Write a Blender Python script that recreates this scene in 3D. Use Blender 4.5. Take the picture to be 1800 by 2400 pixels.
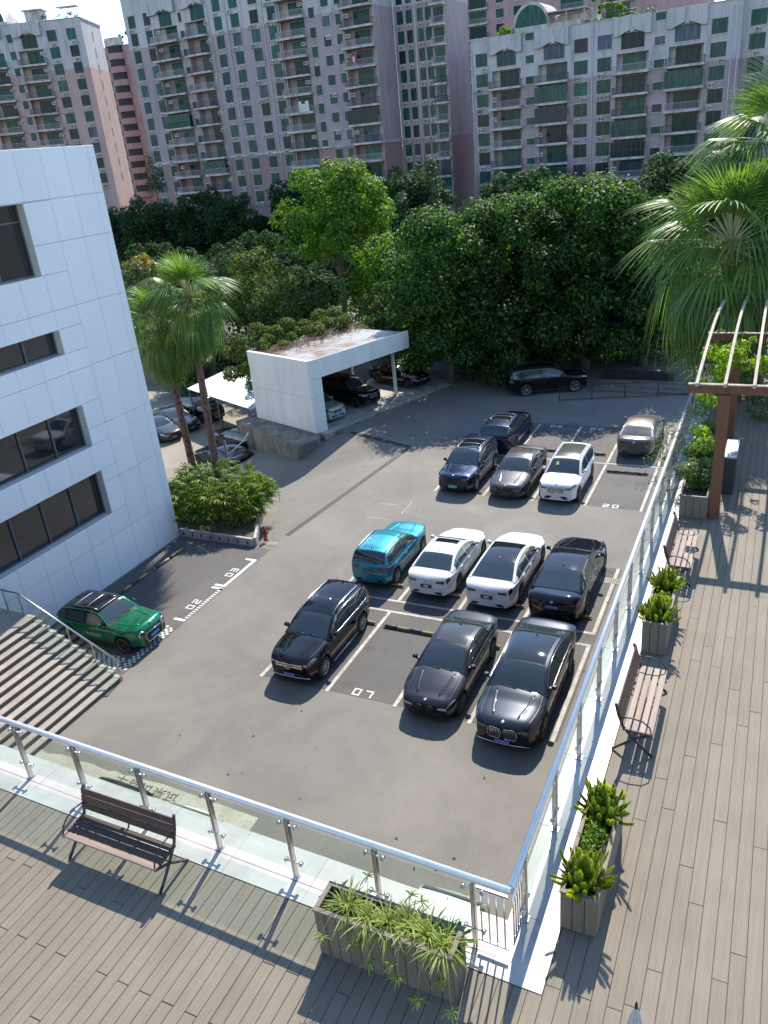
import bpy, math, random
import numpy as np
from mathutils import Vector, Matrix, Quaternion
PI = math.pi
rad = math.radians
random.seed(7)
for o in list(bpy.data.objects):
    bpy.data.objects.remove(o)
SC = bpy.context.scene
COL = SC.collection

# ------------------------------------------------------------------ camera
CAM_H = 16.0
FPX = 1861.3
YAW, PITCH, ROLL = rad(-27.394), rad(24.791), rad(5.692)
_f = np.array([math.sin(YAW)*math.cos(PITCH), math.cos(YAW)*math.cos(PITCH), -math.sin(PITCH)])
_r = np.array([math.cos(YAW), -math.sin(YAW), 0.0])
_d = np.cross(_f, _r)
_R = np.array([math.cos(ROLL)*_r+math.sin(ROLL)*_d, -math.sin(ROLL)*_r+math.cos(ROLL)*_d, _f])
cam_data = bpy.data.cameras.new('camera')
cam = bpy.data.objects.new('camera', cam_data)
COL.objects.link(cam)
M = Matrix.Identity(4)
for i in range(3):
    M[i][0] = _R[0][i]; M[i][1] = -_R[1][i]; M[i][2] = -_R[2][i]
M[2][3] = CAM_H
cam.matrix_world = M
cam_data.sensor_fit = 'HORIZONTAL'
cam_data.sensor_width = 36.0
cam_data.lens = 36.0*FPX/1800.0
cam_data.clip_start = 0.05
cam_data.clip_end = 4000
SC.camera = cam
SC.render.resolution_x = 768
SC.render.resolution_y = 1024

# ------------------------------------------------------------------ world, sun, exposure
SUN_DIR = Vector((-0.165, 1.09, 1.10)).normalized()
W = bpy.data.worlds.new('World')
SC.world = W
W.use_nodes = True
wn = W.node_tree.nodes; wl = W.node_tree.links
for n in list(wn): wn.remove(n)
sky = wn.new('ShaderNodeTexSky'); sky.sky_type = 'NISHITA'; sky.sun_disc = False
sky.sun_elevation = math.asin(SUN_DIR.z)
sky.sun_rotation = math.atan2(SUN_DIR.x, SUN_DIR.y)
sky.altitude = 200; sky.air_density = 1.0; sky.dust_density = 0.08; sky.ozone_density = 2.5
bg = wn.new('ShaderNodeBackground'); bg.inputs['Strength'].default_value = 0.15
wo = wn.new('ShaderNodeOutputWorld')
wl.new(sky.outputs[0], bg.inputs[0]); wl.new(bg.outputs[0], wo.inputs[0])
sl = bpy.data.lights.new('sun', 'SUN'); sl.energy = 3.7; sl.angle = rad(0.55); sl.color = (1.0, 0.925, 0.81)
sun = bpy.data.objects.new('sun', sl); COL.objects.link(sun)
sun.rotation_mode = 'QUATERNION'
sun.rotation_quaternion = SUN_DIR.to_track_quat('Z', 'Y')
sun.location = (-20, 60, 80)
SC.view_settings.view_transform = 'Standard'
SC.view_settings.look = 'None'
SC.view_settings.gamma = 1.0
SC.view_settings.use_curve_mapping = False
SC.view_settings.exposure = 1.2
SC.render.engine = 'CYCLES'
SC.cycles.max_bounces = 8
SC.cycles.transparent_max_bounces = 24
SC.cycles.sample_clamp_indirect = 6.0
SC.cycles.caustics_reflective = False
SC.cycles.caustics_refractive = False

# ------------------------------------------------------------------ pixel helpers (photo pixel -> direction)
def ray(px, py):
    return _R.T @ np.array([px-900.0, py-1200.0, FPX])
def at(px, py, z=0.0):
    d = ray(px, py); t = (z-CAM_H)/d[2]
    return Vector((d[0]*t, d[1]*t, z))
def ony(px, py, Y):
    d = ray(px, py); t = Y/d[1]
    return Vector((d[0]*t, Y, CAM_H+d[2]*t))

# ------------------------------------------------------------------ scene helpers
def tag(o, label=None, cat=None, group=None, kind=None):
    if label: o['label'] = label
    if cat: o['category'] = cat
    if group: o['group'] = group
    if kind: o['kind'] = kind
    return o
def empty(name, loc=(0, 0, 0), rz=0.0, parent=None):
    o = bpy.data.objects.new(name, None)
    o.empty_display_size = 0.2
    o.location = loc; o.rotation_euler = (0, 0, rz)
    if parent: o.parent = parent
    COL.objects.link(o)
    return o
def inst(name, mesh, parent=None, loc=(0, 0, 0), rot=(0, 0, 0), scale=None, mat=None):
    o = bpy.data.objects.new(name, mesh)
    o.location = loc; o.rotation_euler = rot
    if scale is not None: o.scale = scale
    if parent: o.parent = parent
    COL.objects.link(o)
    if mat is not None:
        o.material_slots[0].link = 'OBJECT'; o.material_slots[0].material = mat
    return o
def copy_tree(o, parent=None):
    c = o.copy(); COL.objects.link(c)
    if parent: c.parent = parent
    for ch in list(o.children): copy_tree(ch, c)
    return c
def make_mesh(name, verts, faces, mats=(), midx=None, smooth=False):
    me = bpy.data.meshes.new(name)
    verts = np.asarray(verts, dtype=np.float32).reshape(-1, 3)
    if isinstance(faces, np.ndarray):
        k = faces.shape[1]; nf = len(faces)
        me.vertices.add(len(verts)); me.vertices.foreach_set('co', verts.ravel())
        me.loops.add(nf*k); me.loops.foreach_set('vertex_index', faces.astype(np.int32).ravel())
        me.polygons.add(nf); me.polygons.foreach_set('loop_start', np.arange(0, nf*k, k, dtype=np.int32))
        me.update(calc_edges=True)
    else:
        me.from_pydata([tuple(map(float, v)) for v in verts], [], faces)
    for m in mats: me.materials.append(m)
    if midx is not None: me.polygons.foreach_set('material_index', np.asarray(midx, dtype=np.int32))
    if smooth: me.polygons.foreach_set('use_smooth', np.ones(len(me.polygons), dtype=bool))
    me.update()
    return me

class MB:
    """collects simple shapes into one mesh"""
    def __init__(s): s.v = []; s.f = []; s.m = []; s.sm = []
    def add(s, verts, faces, mat=0, smooth=False):
        b = len(s.v); s.v += [tuple(p) for p in verts]
        s.f += [tuple(b+i for i in f) for f in faces]
        s.m += [mat]*len(faces); s.sm += [smooth]*len(faces)
        return s
    def box(s, x0, x1, y0, y1, z0, z1, mat=0, ch=0.0, M=None):
        if ch <= 0:
            v = [(x, y, z) for z in (z0, z1) for y in (y0, y1) for x in (x0, x1)]
            f = [(0, 2, 3, 1), (4, 5, 7, 6), (0, 1, 5, 4), (2, 6, 7, 3), (0, 4, 6, 2), (1, 3, 7, 5)]
        else:
            c = ch; v = []; 
            xs = (x0, x1); ys = (y0, y1); zs = (z0, z1); ids = {}
            for i in (0, 1):
                for j in (0, 1):
                    for k in (0, 1):
                        dx = c if i == 0 else -c; dy = c if j == 0 else -c; dz = c if k == 0 else -c
                        ids[(i, j, k, 'x')] = len(v); v.append((xs[i], ys[j]+dy, zs[k]+dz))
                        ids[(i, j, k, 'y')] = len(v); v.append((xs[i]+dx, ys[j], zs[k]+dz))
                        ids[(i, j, k, 'z')] = len(v); v.append((xs[i]+dx, ys[j]+dy, zs[k]))
            g = lambda i, j, k, a: ids[(i, j, k, a)]
            f = []
            for i in (0, 1): f.append([g(i, 0, 0, 'x'), g(i, 1, 0, 'x'), g(i, 1, 1, 'x'), g(i, 0, 1, 'x')][::(1 if i else -1)])
            for j in (0, 1): f.append([g(0, j, 0, 'y'), g(1, j, 0, 'y'), g(1, j, 1, 'y'), g(0, j, 1, 'y')][::(-1 if j else 1)])
            for k in (0, 1): f.append([g(0, 0, k, 'z'), g(1, 0, k, 'z'), g(1, 1, k, 'z'), g(0, 1, k, 'z')][::(1 if k else -1)])
            for i in (0, 1):
                for j in (0, 1):
                    f.append([g(i, j, 0, 'x'), g(i, j, 0, 'y'), g(i, j, 1, 'y'), g(i, j, 1, 'x')][::(1 if i == j else -1)])
                for k in (0, 1):
                    f.append([g(i, 0, k, 'x'), g(i, 1, k, 'x'), g(i, 1, k, 'z'), g(i, 0, k, 'z')][::(-1 if i == k else 1)])
            for j in (0, 1):
                for k in (0, 1):
                    f.append([g(0, j, k, 'y'), g(1, j, k, 'y'), g(1, j, k, 'z'), g(0, j, k, 'z')][::(1 if j == k else -1)])
            for i in (0, 1):
                for j in (0, 1):
                    for k in (0, 1):
                        t = [g(i, j, k, 'x'), g(i, j, k, 'y'), g(i, j, k, 'z')]
                        f.append(t[::(1 if (i+j+k) % 2 == 1 else -1)])
        if M is not None: v = [tuple(M @ Vector(p)) for p in v]
        return s.add(v, f, mat)
    def prism(s, poly, z0, z1, mat=0, ztop=None):
        n = len(poly)
        v = [(x, y, z0) for x, y in poly]+[(p[0], p[1], (ztop[i] if ztop else z1)) for i, p in enumerate(poly)]
        f = [tuple(range(n))[::-1], tuple(range(n, 2*n))]+[(i, (i+1) % n, n+(i+1) % n, n+i) for i in range(n)]
        return s.add(v, f, mat)
    def tube(s, pts, r, n=8, mat=0, caps=True, smooth=True, flat=1.0):
        pts = [Vector(p) for p in pts]; rs = r if isinstance(r, (list, tuple)) else [r]*len(pts)
        v = []; f = []
        t0 = (pts[1]-pts[0]).normalized()
        a = Vector((0, 0, 1)) if abs(t0.z) < 0.9 else Vector((1, 0, 0))
        nrm = t0.cross(a).normalized()
        for i, p in enumerate(pts):
            if i == 0: t = pts[1]-pts[0]
            elif i == len(pts)-1: t = pts[-1]-pts[-2]
            else: t = pts[i+1]-pts[i-1]
            t.normalize(); nrm = (nrm-t*nrm.dot(t)).normalized(); b = t.cross(nrm)
            for k in range(n):
                an = 2*PI*k/n
                v.append(tuple(p+(nrm*math.cos(an)+b*math.sin(an)*flat)*rs[i]))
        for i in range(len(pts)-1):
            for k in range(n):
                f.append((i*n+k, i*n+(k+1) % n, (i+1)*n+(k+1) % n, (i+1)*n+k))
        s.add(v, f, mat, smooth)
        if caps:
            b = len(s.v)-len(v)
            s.f += [tuple(b+k for k in range(n))[::-1], tuple(b+(len(pts)-1)*n+k for k in range(n))]
            s.m += [mat]*2; s.sm += [False]*2
        return s
    def lathe(s, prof, n=16, mat=0, axis='z', smooth=True, c=(0, 0, 0)):
        v = []; f = []
        for r, h in prof:
            for k in range(n):
                a = 2*PI*k/n
                if axis == 'z': v.append((c[0]+r*math.cos(a), c[1]+r*math.sin(a), c[2]+h))
                elif axis == 'y': v.append((c[0]+r*math.cos(a), c[1]+h, c[2]+r*math.sin(a)))
                else: v.append((c[0]+h, c[1]+r*math.cos(a), c[2]+r*math.sin(a)))
        for i in range(len(prof)-1):
            for k in range(n):
                f.append((i*n+k, i*n+(k+1) % n, (i+1)*n+(k+1) % n, (i+1)*n+k))
        return s.add(v, f, mat, smooth)
    def grid(s, P, mat=0, smooth=True, flip=False):
        nu = len(P); nv = len(P[0]); v = [p for row in P for p in row]; f = []
        for i in range(nu-1):
            for j in range(nv-1):
                q = (i*nv+j, i*nv+j+1, (i+1)*nv+j+1, (i+1)*nv+j)
                f.append(q[::-1] if flip else q)
        return s.add(v, f, mat, smooth)
    def mesh(s, name, mats):
        me = bpy.data.meshes.new(name)
        me.from_pydata(s.v, [], s.f)
        for m in (mats if isinstance(mats, (list, tuple)) else [mats]): me.materials.append(m)
        me.polygons.foreach_set('material_index', np.array(s.m, dtype=np.int32))
        me.polygons.foreach_set('use_smooth', np.array(s.sm, dtype=bool))
        me.update()
        return me
    def build(s, name, mats, parent=None, loc=(0, 0, 0), rot=(0, 0, 0)):
        return inst(name, s.mesh(name, mats), parent, loc, rot)

def sharp(o, ang=35):
    """keep smooth shading but split normals at creases"""
    try:
        o.data.set_sharp_from_angle(angle=rad(ang))
    except Exception:
        pass
    return o

# ------------------------------------------------------------------ material helpers
def new_mat(name):
    m = bpy.data.materials.new(name); m.use_nodes = True
    nt = m.node_tree
    for n in list(nt.nodes): nt.nodes.remove(n)
    out = nt.nodes.new('ShaderNodeOutputMaterial')
    p = nt.nodes.new('ShaderNodeBsdfPrincipled')
    nt.links.new(p.outputs[0], out.inputs[0])
    return m, nt, p, out
def N(nt, t, **kw):
    n = nt.nodes.new(t)
    for k, v in kw.items(): setattr(n, k, v)
    return n
def rgb(c): return (c[0], c[1], c[2], 1.0)
def plain(name, col, rough=0.5, metal=0.0, coat=0.0, spec=0.5, emit=None):
    m, nt, p, out = new_mat(name)
    p.inputs['Base Color'].default_value = rgb(col); p.inputs['Roughness'].default_value = rough
    p.inputs['Metallic'].default_value = metal
    p.inputs['Coat Weight'].default_value = coat; p.inputs['Coat Roughness'].default_value = 0.03
    p.inputs['Specular IOR Level'].default_value = spec
    return m
def ramp(nt, fac, stops):
    r = N(nt, 'ShaderNodeValToRGB'); e = r.color_ramp.elements
    while len(e) < len(stops): e.new(0.5)
    for i, (p, c) in enumerate(stops):
        e[i].position = p; e[i].color = rgb(c) if len(c) == 3 else c
    nt.links.new(fac, r.inputs[0]); return r.outputs[0]
def noise(nt, scale, detail=4, rough=0.55, vec=None, dist=0.0):
    n = N(nt, 'ShaderNodeTexNoise'); n.inputs['Scale'].default_value = scale
    n.inputs['Detail'].default_value = detail; n.inputs['Roughness'].default_value = rough
    n.inputs['Distortion'].default_value = dist
    if vec is not None: nt.links.new(vec, n.inputs['Vector'])
    return n.outputs[0]
def coords(nt, kind='Object', scale=(1, 1, 1), loc=(0, 0, 0), rot=(0, 0, 0)):
    t = N(nt, 'ShaderNodeTexCoord')
    if kind == 'World':
        g = N(nt, 'ShaderNodeNewGeometry'); src = g.outputs['Position']
    else: src = t.outputs[kind]
    mp = N(nt, 'ShaderNodeMapping'); mp.inputs['Scale'].default_value = scale
    mp.inputs['Location'].default_value = loc; mp.inputs['Rotation'].default_value = rot
    nt.links.new(src, mp.inputs[0]); return mp.outputs[0]
def mixc(nt, fac, a, b, blend='MIX'):
    m = N(nt, 'ShaderNodeMix', data_type='RGBA', blend_type=blend)
    for sock, v in ((m.inputs[0], fac), (m.inputs[6], a), (m.inputs[7], b)):
        if isinstance(v, (int, float)): sock.default_value = v
        elif isinstance(v, tuple): sock.default_value = rgb(v)
        else: nt.links.new(v, sock)
    return m.outputs[2]
def bump(nt, p, h, strength=0.2, dist=0.02):
    b = N(nt, 'ShaderNodeBump'); b.inputs['Strength'].default_value = strength; b.inputs['Distance'].default_value = dist
    nt.links.new(h, b.inputs['Height']); nt.links.new(b.outputs[0], p.inputs['Normal'])
def speckled(name, c1, c2, scale=8, rough=0.8, bump_s=0.15, kind='World', stretch=(1, 1, 1), big=0.0, bigc=None, rnd=0.0, detail=5, bdist=0.01):
    """two-tone noisy surface with optional large stains and per-object variation"""
    m, nt, p, out = new_mat(name)
    v = coords(nt, kind, stretch)
    f = noise(nt, scale, detail, 0.6, v)
    c = ramp(nt, f, [(0.3, c1), (0.7, c2)])
    if big:
        f2 = noise(nt, big, 4, 0.6, v, 0.4)
        k = ramp(nt, f2, [(0.42, (0, 0, 0)), (0.66, (1, 1, 1))])
        c = mixc(nt, k, c, bigc)
    if rnd:
        oi = N(nt, 'ShaderNodeObjectInfo')
        mr = N(nt, 'ShaderNodeMapRange'); mr.inputs[3].default_value = 1-rnd; mr.inputs[4].default_value = 1+rnd
        nt.links.new(oi.outputs['Random'], mr.inputs[0])
        hs = N(nt, 'ShaderNodeHueSaturation'); nt.links.new(mr.outputs[0], hs.inputs['Value']); nt.links.new(c, hs.inputs['Color'])
        c = hs.outputs[0]
    nt.links.new(c, p.inputs['Base Color'])
    p.inputs['Roughness'].default_value = rough
    if bump_s: bump(nt, p, f, bump_s, bdist)
    return m
def foliage(name, stops, rough=0.48, trans=0.35, objrnd=0.12, spec=0.4):
    m, nt, p, out = new_mat(name)
    g = N(nt, 'ShaderNodeNewGeometry')
    c = ramp(nt, g.outputs['Random Per Island'], stops)
    oi = N(nt, 'ShaderNodeObjectInfo')
    mr = N(nt, 'ShaderNodeMapRange'); mr.inputs[3].default_value = 1-objrnd; mr.inputs[4].default_value = 1+objrnd
    nt.links.new(oi.outputs['Random'], mr.inputs[0])
    hs = N(nt, 'ShaderNodeHueSaturation'); nt.links.new(mr.outputs[0], hs.inputs['Value']); nt.links.new(c, hs.inputs['Color'])
    nt.links.new(hs.outputs[0], p.inputs['Base Color'])
    p.inputs['Roughness'].default_value = rough; p.inputs['Specular IOR Level'].default_value = spec
    tr = N(nt, 'ShaderNodeBsdfTranslucent')
    hy = N(nt, 'ShaderNodeHueSaturation'); hy.inputs['Hue'].default_value = 0.485; hy.inputs['Saturation'].default_value = 1.15; hy.inputs['Value'].default_value = 1.9
    nt.links.new(hs.outputs[0], hy.inputs['Color']); nt.links.new(hy.outputs[0], tr.inputs[0])
    mx = N(nt, 'ShaderNodeMixShader'); mx.inputs[0].default_value = trans
    nt.links.new(p.outputs[0], mx.inputs[1]); nt.links.new(tr.outputs[0], mx.inputs[2]); nt.links.new(mx.outputs[0], out.inputs[0])
    return m
def clear_glass(name, tint=(0.86, 0.93, 0.9), ior=1.45, rough=0.0):
    m, nt, p, out = new_mat(name); nt.nodes.remove(p)
    t = N(nt, 'ShaderNodeBsdfTransparent'); t.inputs[0].default_value = rgb(tint)
    gl = N(nt, 'ShaderNodeBsdfGlossy'); gl.inputs['Roughness'].default_value = rough
    ge = N(nt, 'ShaderNodeNewGeometry'); dt = N(nt, 'ShaderNodeVectorMath', operation='DOT_PRODUCT')
    nt.links.new(ge.outputs['Normal'], dt.inputs[0]); nt.links.new(ge.outputs['Incoming'], dt.inputs[1])
    ab = N(nt, 'ShaderNodeMath', operation='ABSOLUTE'); nt.links.new(dt.outputs['Value'], ab.inputs[0])
    om = N(nt, 'ShaderNodeMath', operation='SUBTRACT'); om.inputs[0].default_value = 1.0; nt.links.new(ab.outputs[0], om.inputs[1])
    pw = N(nt, 'ShaderNodeMath', operation='POWER'); pw.inputs[1].default_value = 5.0; nt.links.new(om.outputs[0], pw.inputs[0])
    fr = N(nt, 'ShaderNodeMath', operation='MULTIPLY_ADD'); fr.inputs[1].default_value = 0.9; fr.inputs[2].default_value = 0.04; nt.links.new(pw.outputs[0], fr.inputs[0])
    mx = N(nt, 'ShaderNodeMixShader')
    nt.links.new(fr.outputs[0], mx.inputs[0]); nt.links.new(t.outputs[0], mx.inputs[1]); nt.links.new(gl.outputs[0], mx.inputs[2])
    nt.links.new(mx.outputs[0], out.inputs[0])
    return m
# ------------------------------------------------------------------ materials
def asphalt_mat(name, base, dust, k0=0.40, k1=0.72, crack=True, spots=False):
    m, nt, p, out = new_mat(name)
    v = coords(nt, 'World')
    fine = noise(nt, 34, 6, 0.72, v)
    lo = tuple(c*0.62 for c in base); hi = tuple(c*1.35 for c in base)
    c = ramp(nt, fine, [(0.3, lo), (0.7, hi)])
    big = noise(nt, 0.23, 5, 0.62, v, 0.6)
    kb = ramp(nt, big, [(k0, (0, 0, 0)), (k1, (1, 1, 1))])
    f2 = ramp(nt, fine, [(0.25, tuple(c*0.62 for c in dust)), (0.75, tuple(c*1.32 for c in dust))])
    c = mixc(nt, kb, c, f2)
    mid = noise(nt, 1.6, 4, 0.6, v, 0.3)
    c = mixc(nt, 0.55, c, ramp(nt, mid, [(0.3, (0.9, 0.9, 0.9)), (0.7, (1.06, 1.06, 1.06))]), 'MULTIPLY')
    # tyre-polished sweeps
    st = noise(nt, 0.5, 2, 0.5, coords(nt, 'World', (1, 0.3, 1), rot=(0, 0, 0.5)))
    c = mixc(nt, ramp(nt, st, [(0.55, (0, 0, 0)), (0.75, (0.28, 0.28, 0.28))]), c, tuple(x*0.75 for x in base))
    ag = noise(nt, 120, 3, 0.7, v)
    c = mixc(nt, 0.8, c, ramp(nt, ag, [(0.35, (0.72, 0.72, 0.72)), (0.65, (1.25, 1.25, 1.25))]), 'MULTIPLY')
    if spots:
        vo = N(nt, 'ShaderNodeTexVoronoi', feature='F1'); vo.inputs['Scale'].default_value = 0.8; vo.inputs['Randomness'].default_value = 1.0
        wv = N(nt, 'ShaderNodeVectorMath', operation='ADD'); nz = N(nt, 'ShaderNodeTexNoise'); nz.inputs['Scale'].default_value = 5.0; nt.links.new(v, nz.inputs['Vector']); sc_ = N(nt, 'ShaderNodeVectorMath', operation='SCALE'); sc_.inputs['Scale'].default_value = 0.35; nt.links.new(nz.outputs['Color'], sc_.inputs[0]); nt.links.new(v, wv.inputs[0]); nt.links.new(sc_.outputs[0], wv.inputs[1]); nt.links.new(wv.outputs[0], vo.inputs['Vector'])
        c = mixc(nt, ramp(nt, vo.outputs['Distance'], [(0.05, (0.5, 0.5, 0.5)), (0.24, (0, 0, 0))]), c, tuple(x*0.5 for x in base))
    if crack:
        vc = N(nt, 'ShaderNodeTexVoronoi', feature='DISTANCE_TO_EDGE'); vc.inputs['Scale'].default_value = 0.16
        nt.links.new(coords(nt, 'World', loc=(3, 1, 0)), vc.inputs['Vector'])
        wob = ramp(nt, vc.outputs['Distance'], [(0.0, (0.5, 0.5, 0.5)), (0.006, (0, 0, 0))])
        c = mixc(nt, wob, c, tuple(x*0.5 for x in base))
    nt.links.new(c, p.inputs['Base Color']); p.inputs['Roughness'].default_value = 0.86
    bump(nt, p, fine, 0.35, 0.012)
    return m
M_ASPH = asphalt_mat('asphalt', (0.143, 0.133, 0.118), (0.198, 0.183, 0.157), 0.36, 0.64, False)
M_BAY = asphalt_mat('bay_asphalt', (0.088, 0.082, 0.079), (0.128, 0.118, 0.106), 0.45, 0.75, False, True)
M_RAMP = asphalt_mat('ramp_asphalt', (0.15, 0.138, 0.12), (0.19, 0.175, 0.15))
M_SOIL = speckled('soil', (0.05, 0.045, 0.03), (0.09, 0.08, 0.05), 1.2)
M_PAINT = speckled('road_paint', (0.30, 0.28, 0.25), (0.56, 0.53, 0.48), 7, 0.8, 0.1, big=1.4, bigc=(0.30, 0.27, 0.24))
M_PAINTW = speckled('fresh_road_paint', (0.5, 0.49, 0.47), (0.66, 0.65, 0.62), 9, 0.75, 0.1)
M_PAVE = speckled('cream_paving', (0.34, 0.31, 0.25), (0.46, 0.43, 0.35), 6, 0.85, 0.1, big=0.7, bigc=(0.3, 0.28, 0.22))
M_BLACKTXT = speckled('black_lettering', (0.03, 0.03, 0.03), (0.09, 0.085, 0.08), 12, 0.8, 0)
M_CONC = speckled('stained_concrete', (0.16, 0.145, 0.115), (0.27, 0.25, 0.205), 2.2, 0.9, 0.35, stretch=(1.4, 1.4, 0.35), big=0.8, bigc=(0.09, 0.08, 0.06), bdist=0.03)
M_CONCL = speckled('pale_concrete', (0.34, 0.32, 0.28), (0.46, 0.43, 0.38), 3, 0.9, 0.2, big=1.3, bigc=(0.24, 0.22, 0.19))
def wood_mat(name, stops, scale=(26, 1.2, 26), rnd=0.16, rough=0.65, kind='Object', bs=0.25):
    m, nt, p, out = new_mat(name)
    oi = N(nt, 'ShaderNodeObjectInfo')
    t = N(nt, 'ShaderNodeTexCoord'); mp = N(nt, 'ShaderNodeMapping'); mp.inputs['Scale'].default_value = scale
    nt.links.new(t.outputs[kind], mp.inputs[0])
    cb = N(nt, 'ShaderNodeCombineXYZ'); ml = N(nt, 'ShaderNodeMath', operation='MULTIPLY'); ml.inputs[1].default_value = 57.0
    nt.links.new(oi.outputs['Random'], ml.inputs[0]); nt.links.new(ml.outputs[0], cb.inputs[0]); nt.links.new(ml.outputs[0], cb.inputs[1])
    nt.links.new(cb.outputs[0], mp.inputs['Location'])
    f = noise(nt, 1.0, 5, 0.65, mp.outputs[0], 0.8)
    c = ramp(nt, f, stops)
    blot = noise(nt, 1.7, 3, 0.5, coords(nt, 'World'))
    c = mixc(nt, 0.6, c, ramp(nt, blot, [(0.3, (0.84, 0.84, 0.85)), (0.72, (1.1, 1.09, 1.06))]), 'MULTIPLY')
    mr = N(nt, 'ShaderNodeMapRange'); mr.inputs[3].default_value = 1-rnd; mr.inputs[4].default_value = 1+rnd
    nt.links.new(oi.outputs['Random'], mr.inputs[0])
    hs = N(nt, 'ShaderNodeHueSaturation'); nt.links.new(mr.outputs[0], hs.inputs['Value']); nt.links.new(c, hs.inputs['Color'])
    nt.links.new(hs.outputs[0], p.inputs['Base Color']); p.inputs['Roughness'].default_value = rough
    bump(nt, p, f, bs, 0.004)
    return m
M_DECK = wood_mat('deck_board', [(0.25, (0.150, 0.125, 0.091)), (0.5, (0.178, 0.151, 0.112)), (0.78, (0.210, 0.181, 0.138))], (34, 1.0, 34), 0.06, 0.8)
M_PLANTER = wood_mat('planter_board', [(0.3, (0.115, 0.093, 0.070)), (0.7, (0.165, 0.137, 0.108))], (26, 26, 1.2), 0.08)
M_SLATD = wood_mat('dark_slat', [(0.3, (0.045, 0.024, 0.018)), (0.7, (0.085, 0.045, 0.034))], (1.4, 22, 22), 0.15)
M_SLATO = wood_mat('worn_orange_slat', [(0.25, (0.15, 0.115, 0.098)), (0.5, (0.225, 0.165, 0.135)), (0.8, (0.32, 0.22, 0.15))], (1.6, 20, 20), 0.22)
M_PERG = wood_mat('pergola_timber', [(0.3, (0.105, 0.038, 0.02)), (0.7, (0.175, 0.066, 0.034))], (14, 14, 1.0), 0.1)
M_RAFT = wood_mat('weathered_rafter', [(0.3, (0.20, 0.15, 0.12)), (0.55, (0.36, 0.31, 0.25)), (0.8, (0.5, 0.46, 0.38))], (16, 2.0, 16), 0.1, 0.8)
M_TILE = speckled('white_tile', (0.43, 0.41, 0.375), (0.49, 0.465, 0.425), 3.5, 0.38, 0.02, big=1.2, bigc=(0.37, 0.35, 0.315), rnd=0.03)
M_GROUT = plain('grey_joint', (0.12, 0.115, 0.11), 0.9)
M_STEEL = speckled('brushed_steel', (0.5, 0.49, 0.47), (0.62, 0.61, 0.6), 20, 0.28, 0.02)
M_STEEL.node_tree.nodes['Principled BSDF'].inputs['Metallic'].default_value = 1.0
M_RAIL = speckled('satin_handrail', (0.56, 0.57, 0.58), (0.64, 0.65, 0.66), 8, 0.38, 0.0)
M_RAIL.node_tree.nodes['Principled BSDF'].inputs['Metallic'].default_value = 0.45
M_GLASS = clear_glass('rail_glass', (0.90, 0.955, 0.935))
M_IRON = plain('black_iron', (0.018, 0.019, 0.021), 0.42)
M_DARK = plain('dark_underside', (0.02, 0.02, 0.022), 0.7)
M_WHITEP = speckled('white_cladding', (0.735, 0.75, 0.77), (0.77, 0.785, 0.80), 2.0, 0.42, 0.0, stretch=(1, 1, 0.3), big=0.25, bigc=(0.71, 0.725, 0.745), rnd=0.02)
M_JOINT = plain('cladding_joint', (0.46, 0.47, 0.49), 0.8)
M_REVEAL = speckled('window_reveal', (0.5, 0.5, 0.48), (0.58, 0.58, 0.56), 4, 0.6, 0)
M_WGLASS = plain('tinted_office_glass', (0.012, 0.017, 0.02), 0.035, 0.0, 0.0, 0.9)
M_FRAMEG = plain('grey_window_frame', (0.10, 0.11, 0.12), 0.45)
M_YEL = speckled('worn_yellow', (0.28, 0.20, 0.06), (0.42, 0.32, 0.13), 14, 0.6, 0.0)
M_BLK = speckled('worn_black', (0.02, 0.02, 0.02), (0.06, 0.055, 0.05), 14, 0.6, 0.0)

# ------------------------------------------------------------------ ground and lot
def struct(o): o['kind'] = 'structure'; return o
g = MB(); g.add([(-1500, -300, -2.4), (1500, -300, -2.4), (1500, 2500, -2.4), (-1500, 2500, -2.4)], [(0, 1, 2, 3)])
struct(g.build('ground', M_SOIL))
NSEG0 = Vector((-22.98, 40.98)); NSEG1 = Vector((-18.13, 39.21)); WSEG1 = Vector((-19.39, 27.10))
lot_poly = [(-24.6, -8), (12, -8), (40, 30), (40, 78), (-62, 78), (-62, 55.5), (-32, 55.5), (-19.6, 55.0), (-24.55, 40.9), (-22.98, 40.98), (-18.13, 39.21), (-19.39, 27.10), (-20.25, 26.0), (-24.6, 26.0)]
g = MB(); g.prism(lot_poly, -2.35, 0.0)
LOT = struct(g.build('parking_lot', M_ASPH))
# ramp that falls away behind the drain to the lower yard
def seg_d(p, a, b):
    ab = b-a; t = max(0, min(1, (p-a).dot(ab)/ab.length_squared)); return (p-a-ab*t).length
xs = np.arange(-33.5, -17.9, 0.5); ys = np.arange(26.6, 42.6, 0.5)
rows = []
for x in xs:
    row = []
    for y in ys:
        p = Vector((x, y)); d = min(seg_d(p, NSEG0, NSEG1), seg_d(p, NSEG1, WSEG1))
        inside = x > -18.75 or (y > 40.98-(x+22.98)*0.365 and x > -24.5)
        row.append((x, y, -0.02 if inside else -0.004-min(2.25, 0.2*d)))
    rows.append(row)
g = MB(); g.grid(rows, flip=True)
struct(g.build('ramp', M_RAMP))
g = MB(); g.add([(-75, 26.5, -2.262), (-33.0, 26.5, -2.262), (-28.0, 47.5, -2.262), (-60, 60, -2.262)], [(0, 1, 2, 3)])
struct(g.build('lower_yard', asphalt_mat('yard_paving', (0.22, 0.19, 0.15), (0.29, 0.26, 0.2))))

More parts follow.
